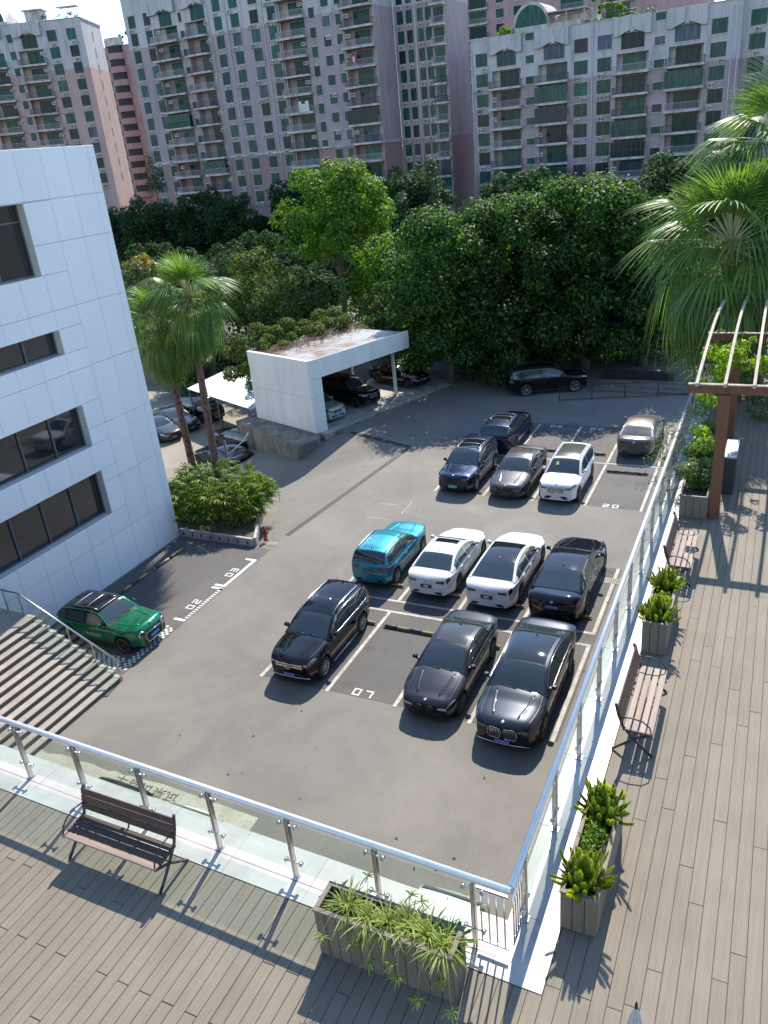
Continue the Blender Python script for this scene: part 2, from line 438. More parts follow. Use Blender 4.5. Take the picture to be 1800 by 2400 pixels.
# darker resurfaced bays and painted markings are parts of the lot
def sheet(name, x0, x1, y0, y1, z, mat, parent=LOT, label=None):
    g = MB(); g.add([(x0, y0, z), (x1, y0, z), (x1, y1, z), (x0, y1, z)], [(0, 1, 2, 3)])
    o = g.build(name, mat, parent)
    if label: o['label'] = label
    return o
for (x0, x1, y0, y1) in ((-14.5, -4.35, 17.75, 28.2), (-14.5, -4.35, 33.75, 44.6), (-24.35, -19.3, 16.2, 25.9)):
    sheet('bay_surface', x0, x1, y0, y1, 0.004, M_BAY)
def line(xa, ya, xb, yb, w=0.13, z=0.009, mat=M_PAINT, name='bay_line'):
    a = Vector((xa, ya, 0)); b = Vector((xb, yb, 0)); t = (b-a).normalized(); n = Vector((-t.y, t.x, 0))*w/2
    g = MB(); g.add([tuple(a-n+Vector((0, 0, z))), tuple(b-n+Vector((0, 0, z))), tuple(b+n+Vector((0, 0, z))), tuple(a+n+Vector((0, 0, z)))], [(0, 1, 2, 3)])
    return g.build(name, mat, LOT)
BX = (-14.48, -11.93, -9.49, -7.02, -4.50)
for x in BX:
    line(x, 17.68, x, 22.66); line(x, 23.54, x, 28.2 if x > -5 else 27.6)
line(-14.1, 22.73, -4.44, 22.73, 0.12); line(-14.1, 23.47, -4.44, 23.47, 0.12)
for x in BX:
    line(x, 33.65, x, 38.86)
    line(x, 39.14, x, 44.4)
line(-14.3, 39.0, -4.25, 39.0, 0.12)
DIG = {'0': 'abcdef', '2': 'abged', '3': 'abgcd', '7': 'abc', '9': 'abcdfg', '6': 'acdefg', '1': 'bc'}
def digits(txt, ox, oy, ang, w=0.27, h=0.34, s=0.055, gap=0.15, mat=M_PAINTW):
    g = MB(); c, sn = math.cos(ang), math.sin(ang)
    for i, ch in enumerate(txt):
        X = i*(w+gap)
        segs = {'a': (0, w, h-s, h), 'd': (0, w, 0, s), 'g': (0, w, h/2-s/2, h/2+s/2), 'b': (w-s, w, h/2, h), 'c': (w-s, w, 0, h/2), 'f': (0, s, h/2, h), 'e': (0, s, 0, h/2)}
        for j, k in enumerate(DIG[ch]):
            x0, x1, y0, y1 = segs[k]; z = 0.0092+0.0004*j
            q = [(x0+X, y0), (x1+X, y0), (x1+X, y1), (x0+X, y1)]
            g.add([(ox+x*c-y*sn, oy+x*sn+y*c, z) for x, y in q], [(0, 1, 2, 3)])
    return g.build('bay_number', mat, LOT)
digits('07', -11.08, 17.80, 0.0)
digits('20', -6.22, 33.75, 0.0)
digits('30', -10.55, 44.30, PI)
digits('29', -8.2, 44.25, PI)
digits('03', -19.62, 23.22, PI/2)
digits('02', -19.62, 20.55, PI/2)
# bays beside the white wall: solid bracket, striped line, chequered edge
line(-19.42, 22.42, -19.42, 24.85, 0.16, mat=M_PAINTW)
line(-19.5, 24.78, -19.9, 24.78, 0.14, mat=M_PAINTW); line(-19.5, 22.49, -19.9, 22.49, 0.14, mat=M_PAINTW)
g = MB(); y = 19.95
while y < 22.2:
    g.add([(-19.5, y, 0.009), (-19.34, y, 0.009), (-19.34, y+0.08, 0.009), (-19.5, y+0.08, 0.009)], [(0, 1, 2, 3)]); y += 0.15
g.add([(-19.9, 22.2, 0.009), (-19.34, 22.2, 0.009), (-19.34, 22.33, 0.009), (-19.9, 22.33, 0.009)], [(0, 1, 2, 3)])
g.add([(-19.9, 19.72, 0.009), (-19.34, 19.72, 0.009), (-19.34, 19.86, 0.009), (-19.9, 19.86, 0.009)], [(0, 1, 2, 3)])
g.build('striped_line', M_PAINTW, LOT)
g = MB(); s = 0.115
def checks(x0, nx, y0, ny):
    for i in range(nx):
        for j in range(ny):
            if (i+j) % 2 == 0:
                x = x0+i*s; y = y0+j*s
                g.add([(x, y, 0.009), (x+s, y, 0.009), (x+s, y+s, 0.009), (x, y+s, 0.009)], [(0, 1, 2, 3)])
checks(-19.72, 3, 16.45, 24); checks(-23.6, 33, 16.35, 6); checks(-20.06, 3, 18.95, 3)
g.build('checkered_line', M_PAINTW, LOT)
# cream strip with lettering below the terrace
rag = [(-20.6, 8.0), (-20.6, 12.2)]
rr = random.Random(4); x = -20.2
while x < -15.2:
    rag.append((x, 12.28+rr.uniform(-0.07, 0.10))); x += rr.uniform(0.12, 0.45)
rag += [(-14.4, 12.42), (-11.05, 12.30), (-10.9, 8.0)]
g = MB(); g.add([(a, b, 0.005) for a, b in rag], [tuple(range(len(rag)))[::-1]])
g.build('cream_paving_strip', M_PAVE, LOT)
def text_mesh(txt, size, mat, name='lettering', extrude=0.0, align='CENTER'):
    cu = bpy.data.curves.new(name, 'FONT'); cu.body = txt; cu.size = size; cu.align_x = align; cu.align_y = 'CENTER'
    cu.extrude = extrude; cu.resolution_u = 2
    ob = bpy.data.objects.new('tmp_text', cu); COL.objects.link(ob)
    dg = bpy.context.evaluated_depsgraph_get(); dg.update()
    me = bpy.data.meshes.new_from_object(ob.evaluated_get(dg))
    me.materials.clear(); me.materials.append(mat); me.name = name
    bpy.data.objects.remove(ob); bpy.data.curves.remove(cu)
    return me
inst('ground_lettering', text_mesh('试乘试驾车', 0.46, M_BLACKTXT), LOT, (-14.75, 12.10, 0.0105), (0, 0, PI-0.01))
# drain channels with grate bars
M_CHAN = speckled('drain_channel_concrete', (0.06, 0.055, 0.05), (0.10, 0.09, 0.08), 8, 0.9, 0.1)
def drain(name, pts, w=0.22, n_bar=True):
    o = empty(name, (0, 0, 0), parent=LOT)
    for a, b in zip(pts[:-1], pts[1:]):
        a = Vector((a[0], a[1], 0)); b = Vector((b[0], b[1], 0)); L = (b-a).length; ang = math.atan2(b.y-a.y, b.x-a.x)
        g = MB(); g.add([(0, -w/2-0.03, 0.005), (L, -w/2-0.03, 0.005), (L, w/2+0.03, 0.005), (0, w/2+0.03, 0.005)], [(0, 1, 2, 3)])
        g.build('channel_edge', M_CHAN, o, a, (0, 0, ang))
        g = MB()
        for sgn in (-1, 1):
            g.add([(0, sgn*0.055-0.035, 0.009), (L, sgn*0.055-0.035, 0.009), (L, sgn*0.055+0.035, 0.009), (0, sgn*0.055+0.035, 0.009)], [(0, 1, 2, 3)])
        g.build('slot', M_DARK, o, a, (0, 0, ang))
    return o
drain('drain_channel', [(-22.9, 40.95), (-18.2, 39.23)])
drain('drain_channel', [(-18.22, 39.0), (-19.30, 27.3)])
gr = empty('drain_grate', (-4.6, 27.2, 0), parent=LOT)
sheet('grate_frame', -0.42, 0.42, -0.2, 0.2, 0.014, M_CONCL, gr)
g = MB()
for i in range(11):
    for j in (0, 1):
        x = -0.37+i*0.07; y = -0.16+j*0.17
        g.add([(x, y, 0.018), (x+0.04, y, 0.018), (x+0.04, y+0.14, 0.018), (x, y+0.14, 0.018)], [(0, 1, 2, 3)])
g.build('grate_slot', M_DARK, gr)
mh = at(640, 1273); g = MB(); g.lathe([(0.36, 0.006), (0.0, 0.0065)], 24, smooth=False); MHO = g.build('manhole_cover', M_CONC, LOT, (mh.x, mh.y, 0))
g = MB(); g.lathe([(0.30, 0.009), (0.28, 0.009)], 24, smooth=False); g.build('cover_ring', M_DARK, MHO)
for (q0, q1) in (((893, 1180), (935, 1184)), ((860, 1212), (910, 1218)), ((965, 1178), (940, 1205))):
    a_ = at(*q0); b_ = at(*q1); line(a_.x, a_.y, b_.x, b_.y, 0.05, 0.006, M_CONCL, 'paint_trace')
# fallen leaves and litter on the asphalt
def scatter_leaves(name, n, boxf, size, mat, seed, z=0.02, label=None):
    r = np.random.RandomState(seed); V = []; F = []
    for i in range(n):
        x, y = boxf(r); a = r.uniform(0, 6.28); l = size*r.uniform(.5, 1.3); c, s_ = math.cos(a), math.sin(a); zz = z+r.uniform(0, .02)
        b = len(V)
        V += [(x-c*l, y-s_*l, zz), (x-s_*l*.4, y+c*l*.4, zz+.01), (x+c*l, y+s_*l, zz), (x+s_*l*.4, y-c*l*.4, zz+.005)]; F.append((b, b+1, b+2, b+3))
    return inst(name, make_mesh(name, V, F, [mat]))

# ------------------------------------------------------------------ wheel stops
def wheel_stop(x0, x1, y, label, z=0.0, along='x', grp='striped wheel stops on the asphalt', plainc=False):
    t = empty('wheel_stop', ((x0+x1)/2, y, z)) if along == 'x' else empty('wheel_stop', (y, (x0+x1)/2, z), PI/2)
    L = x1-x0; r = 0.055; n = 4
    tag(t, label, 'wheel stop', grp)
    for i in range(n):
        a = -L/2+L*i/n; b = a+L/n
        g = MB(); g.tube([(a, 0, 0.075), (b, 0, 0.075)], r, 10)
        g.build('pipe_band', (M_BLK if plainc else (M_YEL if i % 2 else M_BLK)), t)
    g = MB()
    for sx in (-1, 1):
        g.lathe([(0.055, 0), (0.05, 0.03), (0.025, 0.08), (0.0, 0.1)] if sx > 0 else [(0.055, 0), (0.05, -0.03), (0.025, -0.08), (0.0, -0.1)], 10, axis='x', c=(sx*L/2, 0, 0.075))
    g.build('end_cap', M_YEL if not plainc else M_BLK, t)
    for sx in (-0.32, 0.32):
        g = MB(); g.box(sx*L-0.05, sx*L+0.05, -0.07, 0.07, 0, 0.03); g.build('foot', M_BLK, t)
    return t
wheel_stop(-11.64, -9.72, 21.70, 'yellow and black pipe wheel stop in the empty bay numbered 07')
wheel_stop(-14.0, -12.15, 21.74, 'wheel stop behind the boxy black SUV')
wheel_stop(-9.2, -7.35, 21.65, 'wheel stop under the tail of the black sedan beside bay 07')
wheel_stop(-6.7, -4.8, 21.6, 'wheel stop under the tail of the large black limousine')
wheel_stop(-14.1, -12.23, 24.5, 'wheel stop behind the teal crossover')
wheel_stop(-11.7, -9.80, 24.42, 'wheel stop behind the white sedan with a small sunroof')
wheel_stop(-9.2, -7.28, 24.38, 'wheel stop behind the white sedan with a black glass roof')
wheel_stop(-6.8, -4.82, 24.36, 'wheel stop behind the dark navy limousine')
wheel_stop(-6.74, -4.87, 37.87, 'dark pipe wheel stop in the empty bay numbered 20', plainc=True)
wheel_stop(-9.25, -7.34, 40.08, 'dark pipe wheel stop behind the white crossover, in the half shade', plainc=True)
wheel_stop(-11.7, -9.87, 40.12, 'dark pipe wheel stop behind the dusty grey sedan, in the tree shade', plainc=True)
wheel_stop(22.8, 24.69, -23.34, 'wheel stop by the white wall, nearer the planting bed', along='y')
wheel_stop(20.34, 22.25, -23.38, 'wheel stop by the white wall, nearer the green hatchback', along='y')

# ------------------------------------------------------------------ terrace: base, tiles, boards
ZD = 7.4
g = MB()
tp = [(-34, -1.0), (9, -1.0), (9, 27.55), (-2.12, 27.55), (-2.12, 6.24), (-34, 6.85)]
g.prism(tp, 0.0, ZD-0.06)
TER = struct(g.build('terrace_base', M_GROUT))
DECK = struct(empty('timber_deck', (0, 0, ZD))); M_SUB = plain('sub_deck', (0.08, 0.065, 0.05), 0.9)
g = MB(); g.add([(-1.525, -0.9, -0.014), (8.9, -0.9, -0.014), (8.9, 27.3, -0.014), (-1.525, 27.3, -0.014)], [(0, 1, 2, 3)]); g.add([(-30, -0.9, -0.014), (-1.53, -0.9, -0.014), (-1.53, 5.54, -0.014), (-30, 6.0, -0.014)], [(0, 1, 2, 3)]); g.build('sub_deck', M_SUB, DECK)
TILES = struct(empty('tile_border', (0, 0, ZD)))
def board(x0, x1, y0, y1):
    g = MB(); dz = random.uniform(-0.002, 0.002)
    cx, cy = (x0+x1)/2, (y0+y1)/2
    g.box(x0-cx, x1-cx, y0-cy, y1-cy, -0.03+dz, dz, ch=0.004)
    g.build('board', M_DECK, DECK, (cx, cy, 0))
PW = 0.1655; GP = 0.006
rr = random.Random(11)
inner_y = lambda x: 5.55+0.018*(-1.53-x)
i = 0; x = -1.515
while x < 2.6:     # right terrace, boards run away from the camera
    y = rr.uniform(2.0, 3.2)
    cuts = []
    if i < 6: cuts = [5.68] if i % 2 == 0 else []
    yy = y; L = []
    lim = 27.2
    pts = [2.2]
    yy = 5.68 if i in (0, 2, 4) else rr.uniform(3.4, 6.5)
    pts.append(yy)
    while yy < lim:
        yy += rr.choice((3.6, 4.4, 4.4, 2.95)); pts.append(min(yy, lim))
    for a, b in zip(pts[:-1], pts[1:]):
        if b-a > 0.15: board(x, x+PW-GP, a+0.002, b-0.002)
    x += PW; i += 1
i = 0; x = -1.515-PW
while x > -13.2:   # lower deck in front of the near railing
    top = inner_y(x+PW/2)-0.012
    j = 3.91 if i % 2 else rr.choice((2.6, 4.75, 2.9))
    if i % 7 == 3: j = 3.2
    board(x, x+PW-GP, j+0.004, top); board(x, x+PW-GP, 1.2, j-0.004)
    x -= PW; i += 1
def tile(poly, name='tile'):
    g = MB(); cx = sum(p[0] for p in poly)/4; cy = sum(p[1] for p in poly)/4
    g.prism([(p[0]-cx, p[1]-cy) for p in poly], -0.05, 0.006+random.uniform(-.001, .001)); g.build(name, M_TILE, TILES, (cx, cy, 0))
ry = lambda x: 5.86+0.027*(-2.41-x)
oy = lambda x: 6.30+0.018*(-2.41-x)
x = -2.145
while x > -14:
    a = x-1.25+0.004; b = x
    tile([(a, inner_y(a)), (b, inner_y(b)), (b, ry(b)-0.06), (a, ry(a)-0.06)])
    tile([(a, ry(a)-0.052), (b, ry(b)-0.052), (b, oy(b)), (a, oy(a))])
    x -= 1.25
tile([(-2.14, 5.561), (-1.53, 5.55), (-1.53, 6.42), (-2.14, 6.42)])
y = 6.426
while y < 26:
    tile([(-2.14, y), (-1.53, y), (-1.53, y+1.445), (-2.14, y+1.445)]); y += 1.452
g = MB(); g.box(-14, -1.53, 5.50, 5.53, -0.05, -0.001)

# ------------------------------------------------------------------ glass railings
def post_mesh():
    g = MB()
    g.box(-0.011, 0.011, -0.032, 0.032, 0.012, 1.03, ch=0.003)
    g.box(-0.011+0.034, 0.011+0.034, -0.032, 0.032, 0.012, 1.03, ch=0.003)
    g.box(-0.03, 0.065, -0.055, 0.055, 0.006, 0.018, ch=0.003)
    g.box(-0.004, 0.04, -0.012, 0.012, 1.0, 1.06)
    return g.mesh('rail_post', M_STEEL)
def bracket_mesh():
    g = MB()
    for z in (0.28, 0.93):
        g.tube([(-0.1, 0.0, z), (0.13, 0.0, z)], 0.011, 8)
        for x in (-0.1, 0.13):
            g.tube([(x, -0.028, z), (x, 0.028, z)], 0.024, 10)
    return g.mesh('glass_clamp', M_STEEL)
PM = post_mesh(); BM = bracket_mesh()
def pane(parent, x0, x1, z0=0.13, z1=0.98):
    g = MB(); g.box(x0, x1, -0.005, 0.005, z0, z1); return g.build('glass_pane', M_GLASS, parent)
def railing(label, origin, ang, xs, x_start, x_end, handrail_pts, cat='railing'):
    t = empty('glass_railing', origin, ang); tag(t, label, cat)
    g = MB(); g.tube(handrail_pts, 0.042, 14)
    g.build('handrail', M_RAIL, t)
    for x in xs:
        p = inst('post', PM, t, (x, 0, 0)); inst('clamp', BM, p)
    for a, b in zip(xs[:-1], xs[1:]):
        if abs(b-a) > 0.8: pane(t, a+0.085, b-0.055)
    return t
ang = -math.atan(0.027)
n0 = Vector((-2.41, 5.86, ZD))
xs = [-1.25*k for k in range(11)][::-1]
RB = railing('glass and steel railing along the near edge, behind the brown bench', n0, ang, xs, 0, 0, [(-12.6, 0, 1.10), (0.47, 0, 1.10)])
def grille(parent, x0, x1, n):
    g = MB(); g.box(x0, x1, -0.012, 0.012, 0.12, 0.15); g.box(x0, x1, -0.012, 0.012, 0.97, 1.0); g.build('grille_rail', M_STEEL, parent)
    for i in range(n):
        x = x0+(x1-x0)*(i+0.5)/n
        b = MB(); b.tube([(x, 0, 0.15), (x, 0, 0.97)], 0.011, 8); b.build('bar', M_STEEL, parent)
grille(RB, 0.06, 0.43, 4)
ysr = [6.38+1.4535*k for k in range(15)]
RR = railing('long glass and steel railing running up the right terrace beside the cars', Vector((-1.955, 6.38, ZD)), PI/2, [y-6.38 for y in ysr], 0, 0, [(-0.50, 0, 1.10), (20.5, 0, 1.10)])
grille(RR, -0.46, -0.06, 5)
RF = railing('low glass railing closing the far end of the terrace beyond the pergola', Vector((-1.9, 27.42, ZD)), 0.0, [0.1+1.4*k for k in range(6)], 0, 0, [(0, 0, 1.10), (7.4, 0, 1.10)])

# ------------------------------------------------------------------ benches
def bench(loc, rz, label):
    t = empty('bench', loc, rz); tag(t, label, 'bench', 'slatted benches on the terrace')
    L = 1.64
    for sx in (-1, 1):
        x = sx*(L/2-0.02)
        g = MB()
        # back upright running down into the front leg, and a crossing rear leg
        g.tube([(x, 0.27, 0.87), (x, 0.225, 0.66), (x, 0.155, 0.47), (x, 0.03, 0.32), (x, -0.12, 0.16), (x, -0.28, 0.012)], 0.024, 8, flat=0.8)
        g.tube([(x, -0.25, 0.405), (x, -0.02, 0.29), (x, 0.14, 0.15), (x, 0.30, 0.012)], 0.022, 8, flat=0.8)
        g.tube([(x, -0.26, 0.405), (x, 0.16, 0.425)], 0.02, 8)
        g.build('side_frame', M_IRON, t)
        g = MB(); g.tube([(x, 0.21, 0.62), (x, 0.05, 0.655), (x, -0.12, 0.63), (x, -0.225, 0.54), (x, -0.255, 0.41)], 0.011, 6); g.build('armrest', M_IRON, t)
    g = MB(); g.tube([(0, 0.235, 0.68), (0, 0.175, 0.47), (0, 0.1, 0.40), (0, -0.22, 0.395)], 0.012, 6); g.build('centre_brace', M_IRON, t)
    g = MB(); g.tube([(-L/2, 0.0, 0.30), (L/2, 0.0, 0.30)], 0.010, 6); g.build('tie_bar', M_IRON, t)
    for k in range(4):
        y = -0.225+k*0.108
        g = MB(); g.box(-L/2, L/2, -0.044, 0.044, -0.014, 0.014, ch=0.005)
        o = g.build('seat_slat', M_SLATO if k < (1 if rz == 0 else 4) else M_SLATD, t, (0, y, 0.43+0.003*k))
    for k in range(3):
        z = 0.585+k*0.105; y = 0.175+k*0.027
        g = MB(); g.box(-L/2, L/2, -0.012, 0.012, -0.047, 0.047, ch=0.004)
        g.build('back_slat', M_SLATD, t, (0, y, z), (-0.25, 0, 0))
    return t
bench((-7.25, 5.33, ZD), 0.0, 'dark brown slatted bench facing the camera in front of the near glass railing')
bench((-1.235, 10.46, ZD), PI/2, 'weathered slatted bench along the right railing between the two fern planters')
bench((-1.235, 15.62, ZD), PI/2, 'slatted bench beyond the second fern planter, just before the pergola')

# ------------------------------------------------------------------ planters
M_SOILP = speckled('potting_soil', (0.02, 0.015, 0.01), (0.05, 0.04, 0.03), 20, 0.95, 0.3)
def planter(x0, x1, y0, y1, h, label):
    cx, cy = (x0+x1)/2, (y0+y1)/2; t = empty('planter', (cx, cy, ZD)); tag(t, label, 'planter', 'timber planters on the terrace')
    a, b = (x1-x0)/2, (y1-y0)/2
    def run(n, f):
        for i in range(n): f(i)
    def side(L, n, fx):
        w = L/n
        for i in range(n):
            u0 = -L/2+w*i+0.004; u1 = -L/2+w*(i+1)-0.004
            fx(u0, u1)
    th = 0.022
    def mk(x0, x1, y0, y1):
        g = MB(); mx, my = (x0+x1)/2, (y0+y1)/2
        g.box(x0-mx, x1-mx, y0-my, y1-my, 0.01, h-0.03, ch=0.003); g.build('side_board', M_PLANTER, t, (mx, my, 0))
    nx = max(2, round(2*a/0.14)); ny = max(2, round(2*b/0.14))
    for sy in (-1, 1): side(2*a, nx, lambda u0, u1: mk(u0, u1, sy*b-(th if sy > 0 else 0), sy*b+(th if sy < 0 else 0)))
    for sx in (-1, 1): side(2*b-2*th-0.01, ny, lambda u0, u1: mk(sx*a-(th if sx > 0 else 0), sx*a+(th if sx < 0 else 0), u0, u1))
    g = MB(); w = 0.05
    for (p, q, r_, s_) in ((-a-.008, a+.008, -b-.008, -b+w), (-a-.008, a+.008, b-w, b+.008)): g.box(p, q, r_, s_, h-0.028, h, ch=.003)
    for (p, q, r_, s_) in ((-a-.008, -a+w, -b+w+.001, b-w-.001), (a-w, a+.008, -b+w+.001, b-w-.001)): g.box(p, q, r_, s_, h-0.028, h, ch=.003)
    g.build('rim', M_PLANTER, t)
    g = MB(); g.add([(-a+.03, -b+.03, h-.09), (a-.03, -b+.03, h-.09), (a-.03, b-.03, h-.09), (-a+.03, b-.03, h-.09)], [(0, 1, 2, 3)]); g.build('soil', M_SOILP, t)
    return t
planter(-4.065, -2.375, 5.10, 5.51, 0.74, 'long timber planter of spider plants before the near railing')
planter(-1.545, -1.115, 6.43, 8.15, 0.62, 'nearest timber planter on the right, holding two foxtail ferns')
planter(-1.525, -1.105, 12.29, 14.05, 0.65, 'timber planter with two foxtail ferns between the two benches')
planter(-1.55, -0.93, 18.02, 22.2, 0.56, 'timber planter of leafy shrubs beside the pergola post')

# ------------------------------------------------------------------ pergola, cabinet, parasol
PG = empty('pergola', (0, 18.1, ZD)); tag(PG, 'red brown timber pergola with arched weathered rafters and vines on the right', 'pergola')
for (px, py) in ((-0.795, 0.1), (-0.795, 4.9), (-0.795, 9.0), (4.6, 0.1), (4.6, 4.9), (4.6, 9.0)):
    g = MB(); g.box(-0.115, 0.115, -0.115, 0.115, 0, 2.98, ch=0.006); g.build('post', M_PERG, PG, (px, py, 0))
for py in (0.1, 4.9, 9.0):
    g = MB(); g.box(-1.55, 5.4, -0.045, 0.045, 2.985, 3.17, ch=0.005); g.build('beam', M_PERG, PG, (0, py, 0))
    g = MB(); g.box(-1.56, 5.41, -0.06, 0.06, 3.172, 3.20, ch=0.004); g.build('beam_cap', M_RAFT, PG, (0, py, 0))
for k in range(11):
    x = -1.37+0.575*k; P = []
    for s_ in np.linspace(0, 1, 12):
        y = -0.12+9.95*s_; z = 3.235+0.42*math.sin(PI*min(1, s_*1.02))
        P.append((y, z))
    g = MB(); v = []
    for (y, z) in P: v += [(-0.032, y, z-0.045), (0.032, y, z-0.045), (0.032, y, z+0.03), (-0.032, y, z+0.03)]
    f = []
    for i in range(len(P)-1):
        for q in range(4): f.append((i*4+q, i*4+(q+1) % 4, (i+1)*4+(q+1) % 4, (i+1)*4+q))
    f += [(3, 2, 1, 0), (len(v)-4, len(v)-3, len(v)-2, len(v)-1)]
    g.add(v, f); g.build('rafter', M_RAFT, PG, (x, 0, 0))
CB = empty('cabinet', (-0.60, 20.18, ZD)); tag(CB, 'low black cabinet with pale grey top behind the pergola post', 'cabinet')
g = MB(); g.box(-0.13, 0.13, -0.62, 0.62, 0.0, 0.96, ch=0.008); g.build('body', plain('black_cabinet', (0.02, 0.023, 0.028), 0.5), CB)
g = MB(); g.box(-0.145, 0.145, -0.64, 0.64, 0.962, 1.0, ch=0.006); g.build('top', plain('grey_top', (0.33, 0.34, 0.36), 0.45), CB)
for sy in (-0.31, 0.31):
    g = MB(); g.box(0.131, 0.139, sy-0.28, sy+0.28, 0.06, 0.92, ch=0.003); g.build('door', plain('cabinet_door', (0.028, 0.03, 0.036), 0.4), CB)
PS = empty('parasol', (-0.43, 4.42, ZD)); tag(PS, 'tip of a folded pale parasol at the bottom edge of the picture', 'parasol')
g = MB(); g.tube([(0, 0, 0), (0, 0, 1.95)], 0.02, 10); g.build('pole', M_STEEL, PS)
g = MB()
prof = [(2.02, 0.012), (1.9, 0.05), (1.6, 0.09), (1.2, 0.12), (0.85, 0.14)]
rows = []
for z, r_ in prof:
    rows.append([((r_*(1.0 if k % 2 == 0 else 0.45))*math.cos(2*PI*k/16), (r_*(1.0 if k % 2 == 0 else 0.45))*math.sin(2*PI*k/16), z) for k in range(17)])
g.grid(rows, smooth=False); g.build('folded_canopy', plain('parasol_cloth', (0.52, 0.51, 0.48), 0.8), PS)
g = MB(); g.lathe([(0.014, 0), (0.012, 0.05), (0.0, 0.09)], 10, c=(0, 0, 2.02)); g.build('finial', M_IRON, PS)
g = MB(); g.lathe([(0.26, 0.0), (0.26, 0.06), (0.05, 0.09), (0.03, 0.3)], 16); g.build('base', M_IRON, PS)
# ------------------------------------------------------------------ white clad office block on the left
WB = empty('office_building', (-24.45, 25.92, 0)); tag(WB, 'white panel clad office block with dark window bands at the left edge', 'building')
TOPZ = 16.97
wins = [(2.90, 4.85, 22.26), (5.96, 7.70, 22.16), (9.78, 10.71, 21.98), (12.72, 15.23, 21.85)]   # z0, z1, right end (world y)
Y0 = -6.0
g = MB()
def wy(y): return y-25.92
g.box(-18, -0.06, wy(22.26)+0.003, 0, 0, TOPZ-0.02)
edges = [0.0]
for (z0, z1, yr) in wins: edges += [z0, z1]
edges.append(TOPZ-0.02)
for k in range(0, len(edges), 2):
    g.box(-18, -0.06, wy(Y0), wy(22.26), edges[k]+(0.03 if k else 0), edges[k+1]-(0.03 if k+1 < len(edges)-1 else 0))
g.build('wall', M_JOINT, WB)
g = MB(); g.box(-18, -0.8, wy(Y0), wy(22.2), 0.1, TOPZ-0.2); g.build('core', M_DARK, WB)
def panel(y0, y1, z0, z1):
    g = MB(); g.box(-0.05, 0.0, -(y1-y0)/2+0.006, (y1-y0)/2-0.006, -(z1-z0)/2+0.007, (z1-z0)/2-0.007, ch=0.003)
    g.build('panel', M_WHITEP, WB, (0, wy((y0+y1)/2), (z0+z1)/2))
zj = [0.0, 1.93, 4.28, 6.64, 9.05, 11.42, 13.77, 15.26, TOPZ]
yj = [25.92, 25.53, 24.35, 23.15]
for a, b in zip(zj[:-1], zj[1:]):
    ends = [w[2] for w in wins if w[0] < b and w[1] > a]
    for y1, y0 in zip(yj[:-1], yj[1:]): panel(y0, y1, a, b)
    # last column, next to the window reveals, is cut where a window starts
    cuts = sorted({a, b} | {max(a, w[0]) for w in wins if w[0] < b and w[1] > a} | {min(b, w[1]) for w in wins if w[0] < b and w[1] > a})
    for c, d in zip(cuts[:-1], cuts[1:]):
        yr = [w[2] for w in wins if w[0] < (c+d)/2 < w[1]]
        if yr: panel(yr[0], 23.15, c, d)
        else:
            panel(21.95, 23.15, c, d)
            y = 21.95
            while y > Y0:
                panel(y-1.2, y, c, d); y -= 1.2
for (z0, z1, yr) in wins:
    w = empty('window', (0, wy(yr), z0), parent=WB)
    L = yr-Y0; h = z1-z0
    g = MB(); g.box(-0.42, -0.40, -L, 0, 0, h); g.build('pane', M_WGLASS, w)
    g = MB()
    g.box(-0.398, -0.33, -L, 0, 0.0, 0.06); g.box(-0.398, -0.33, -L, 0, h-0.06, h)
    y = -0.06
    while y > -L:
        g.box(-0.397, -0.33, y, y+0.055, 0.062, h-0.062); y -= 1.5
    if h > 2: g.box(-0.397, -0.335, -L, -0.07, h-0.62, h-0.57)
    g.build('frame', M_FRAMEG, w)
    g = MB(); g.box(-0.33, -0.001, -0.012, 0.03, -0.02, h+0.02); g.box(-0.33, -0.001, -L, -0.013, -0.03, 0.0); g.box(-0.33, -0.001, -L, -0.013, h, h+0.03); g.build('reveal', M_REVEAL, w)

# ------------------------------------------------------------------ outside stair with glass balustrade
M_STONE = speckled('stair_stone', (0.25, 0.205, 0.175), (0.37, 0.315, 0.27), 3, 0.75, 0.1, big=0.8, bigc=(0.27, 0.26, 0.23), rnd=0.08)
M_RISER = speckled('dark_riser', (0.09, 0.08, 0.07), (0.13, 0.115, 0.10), 5, 0.8, 0.0)  # upright step faces, coloured darker than the treads
ST = struct(empty('stair', (-19.1, 15.9, 0)))
for i in range(13):
    x1 = -0.288*i
    g = MB(); g.box(x1-0.30, x1, -6.8, -0.05, 0.15*i, 0.15*(i+1), ch=0.006); o = g.build('step', M_STONE, ST)
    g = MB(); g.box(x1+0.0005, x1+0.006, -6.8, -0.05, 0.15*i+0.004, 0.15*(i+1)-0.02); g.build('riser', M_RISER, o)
    g = MB(); g.box(x1-0.291, x1+0.012, -0.047, 0.10, 0.0, 0.15*(i+1)+0.012, ch=0.004); g.build('edge_stone', M_CONCL, ST)
g = MB(); g.box(-5.28, -0.288*13-0.013, -6.8, 0.1, 0.0, 1.951); g.build('landing', M_STONE, ST)
SRL = empty('stair_railing', (-19.1, 15.93, 0)); tag(SRL, 'sloping glass balustrade with bright steel rail beside the stair and green hatchback', 'railing')
sl_ = 0.15/0.288
hz = lambda x: 0.86+(-x)*0.4975 if x > -3.96 else 0.86+3.96*0.4975
g = MB(); g.tube([(0.03, 0, 0.86), (-3.96, 0, hz(-3.96)), (-5.3, 0, hz(-4)+0.02)], 0.033, 12); g.build('handrail', M_STEEL, SRL)
px_ = [0.0, -0.99, -1.98, -2.97, -3.98, -4.75]
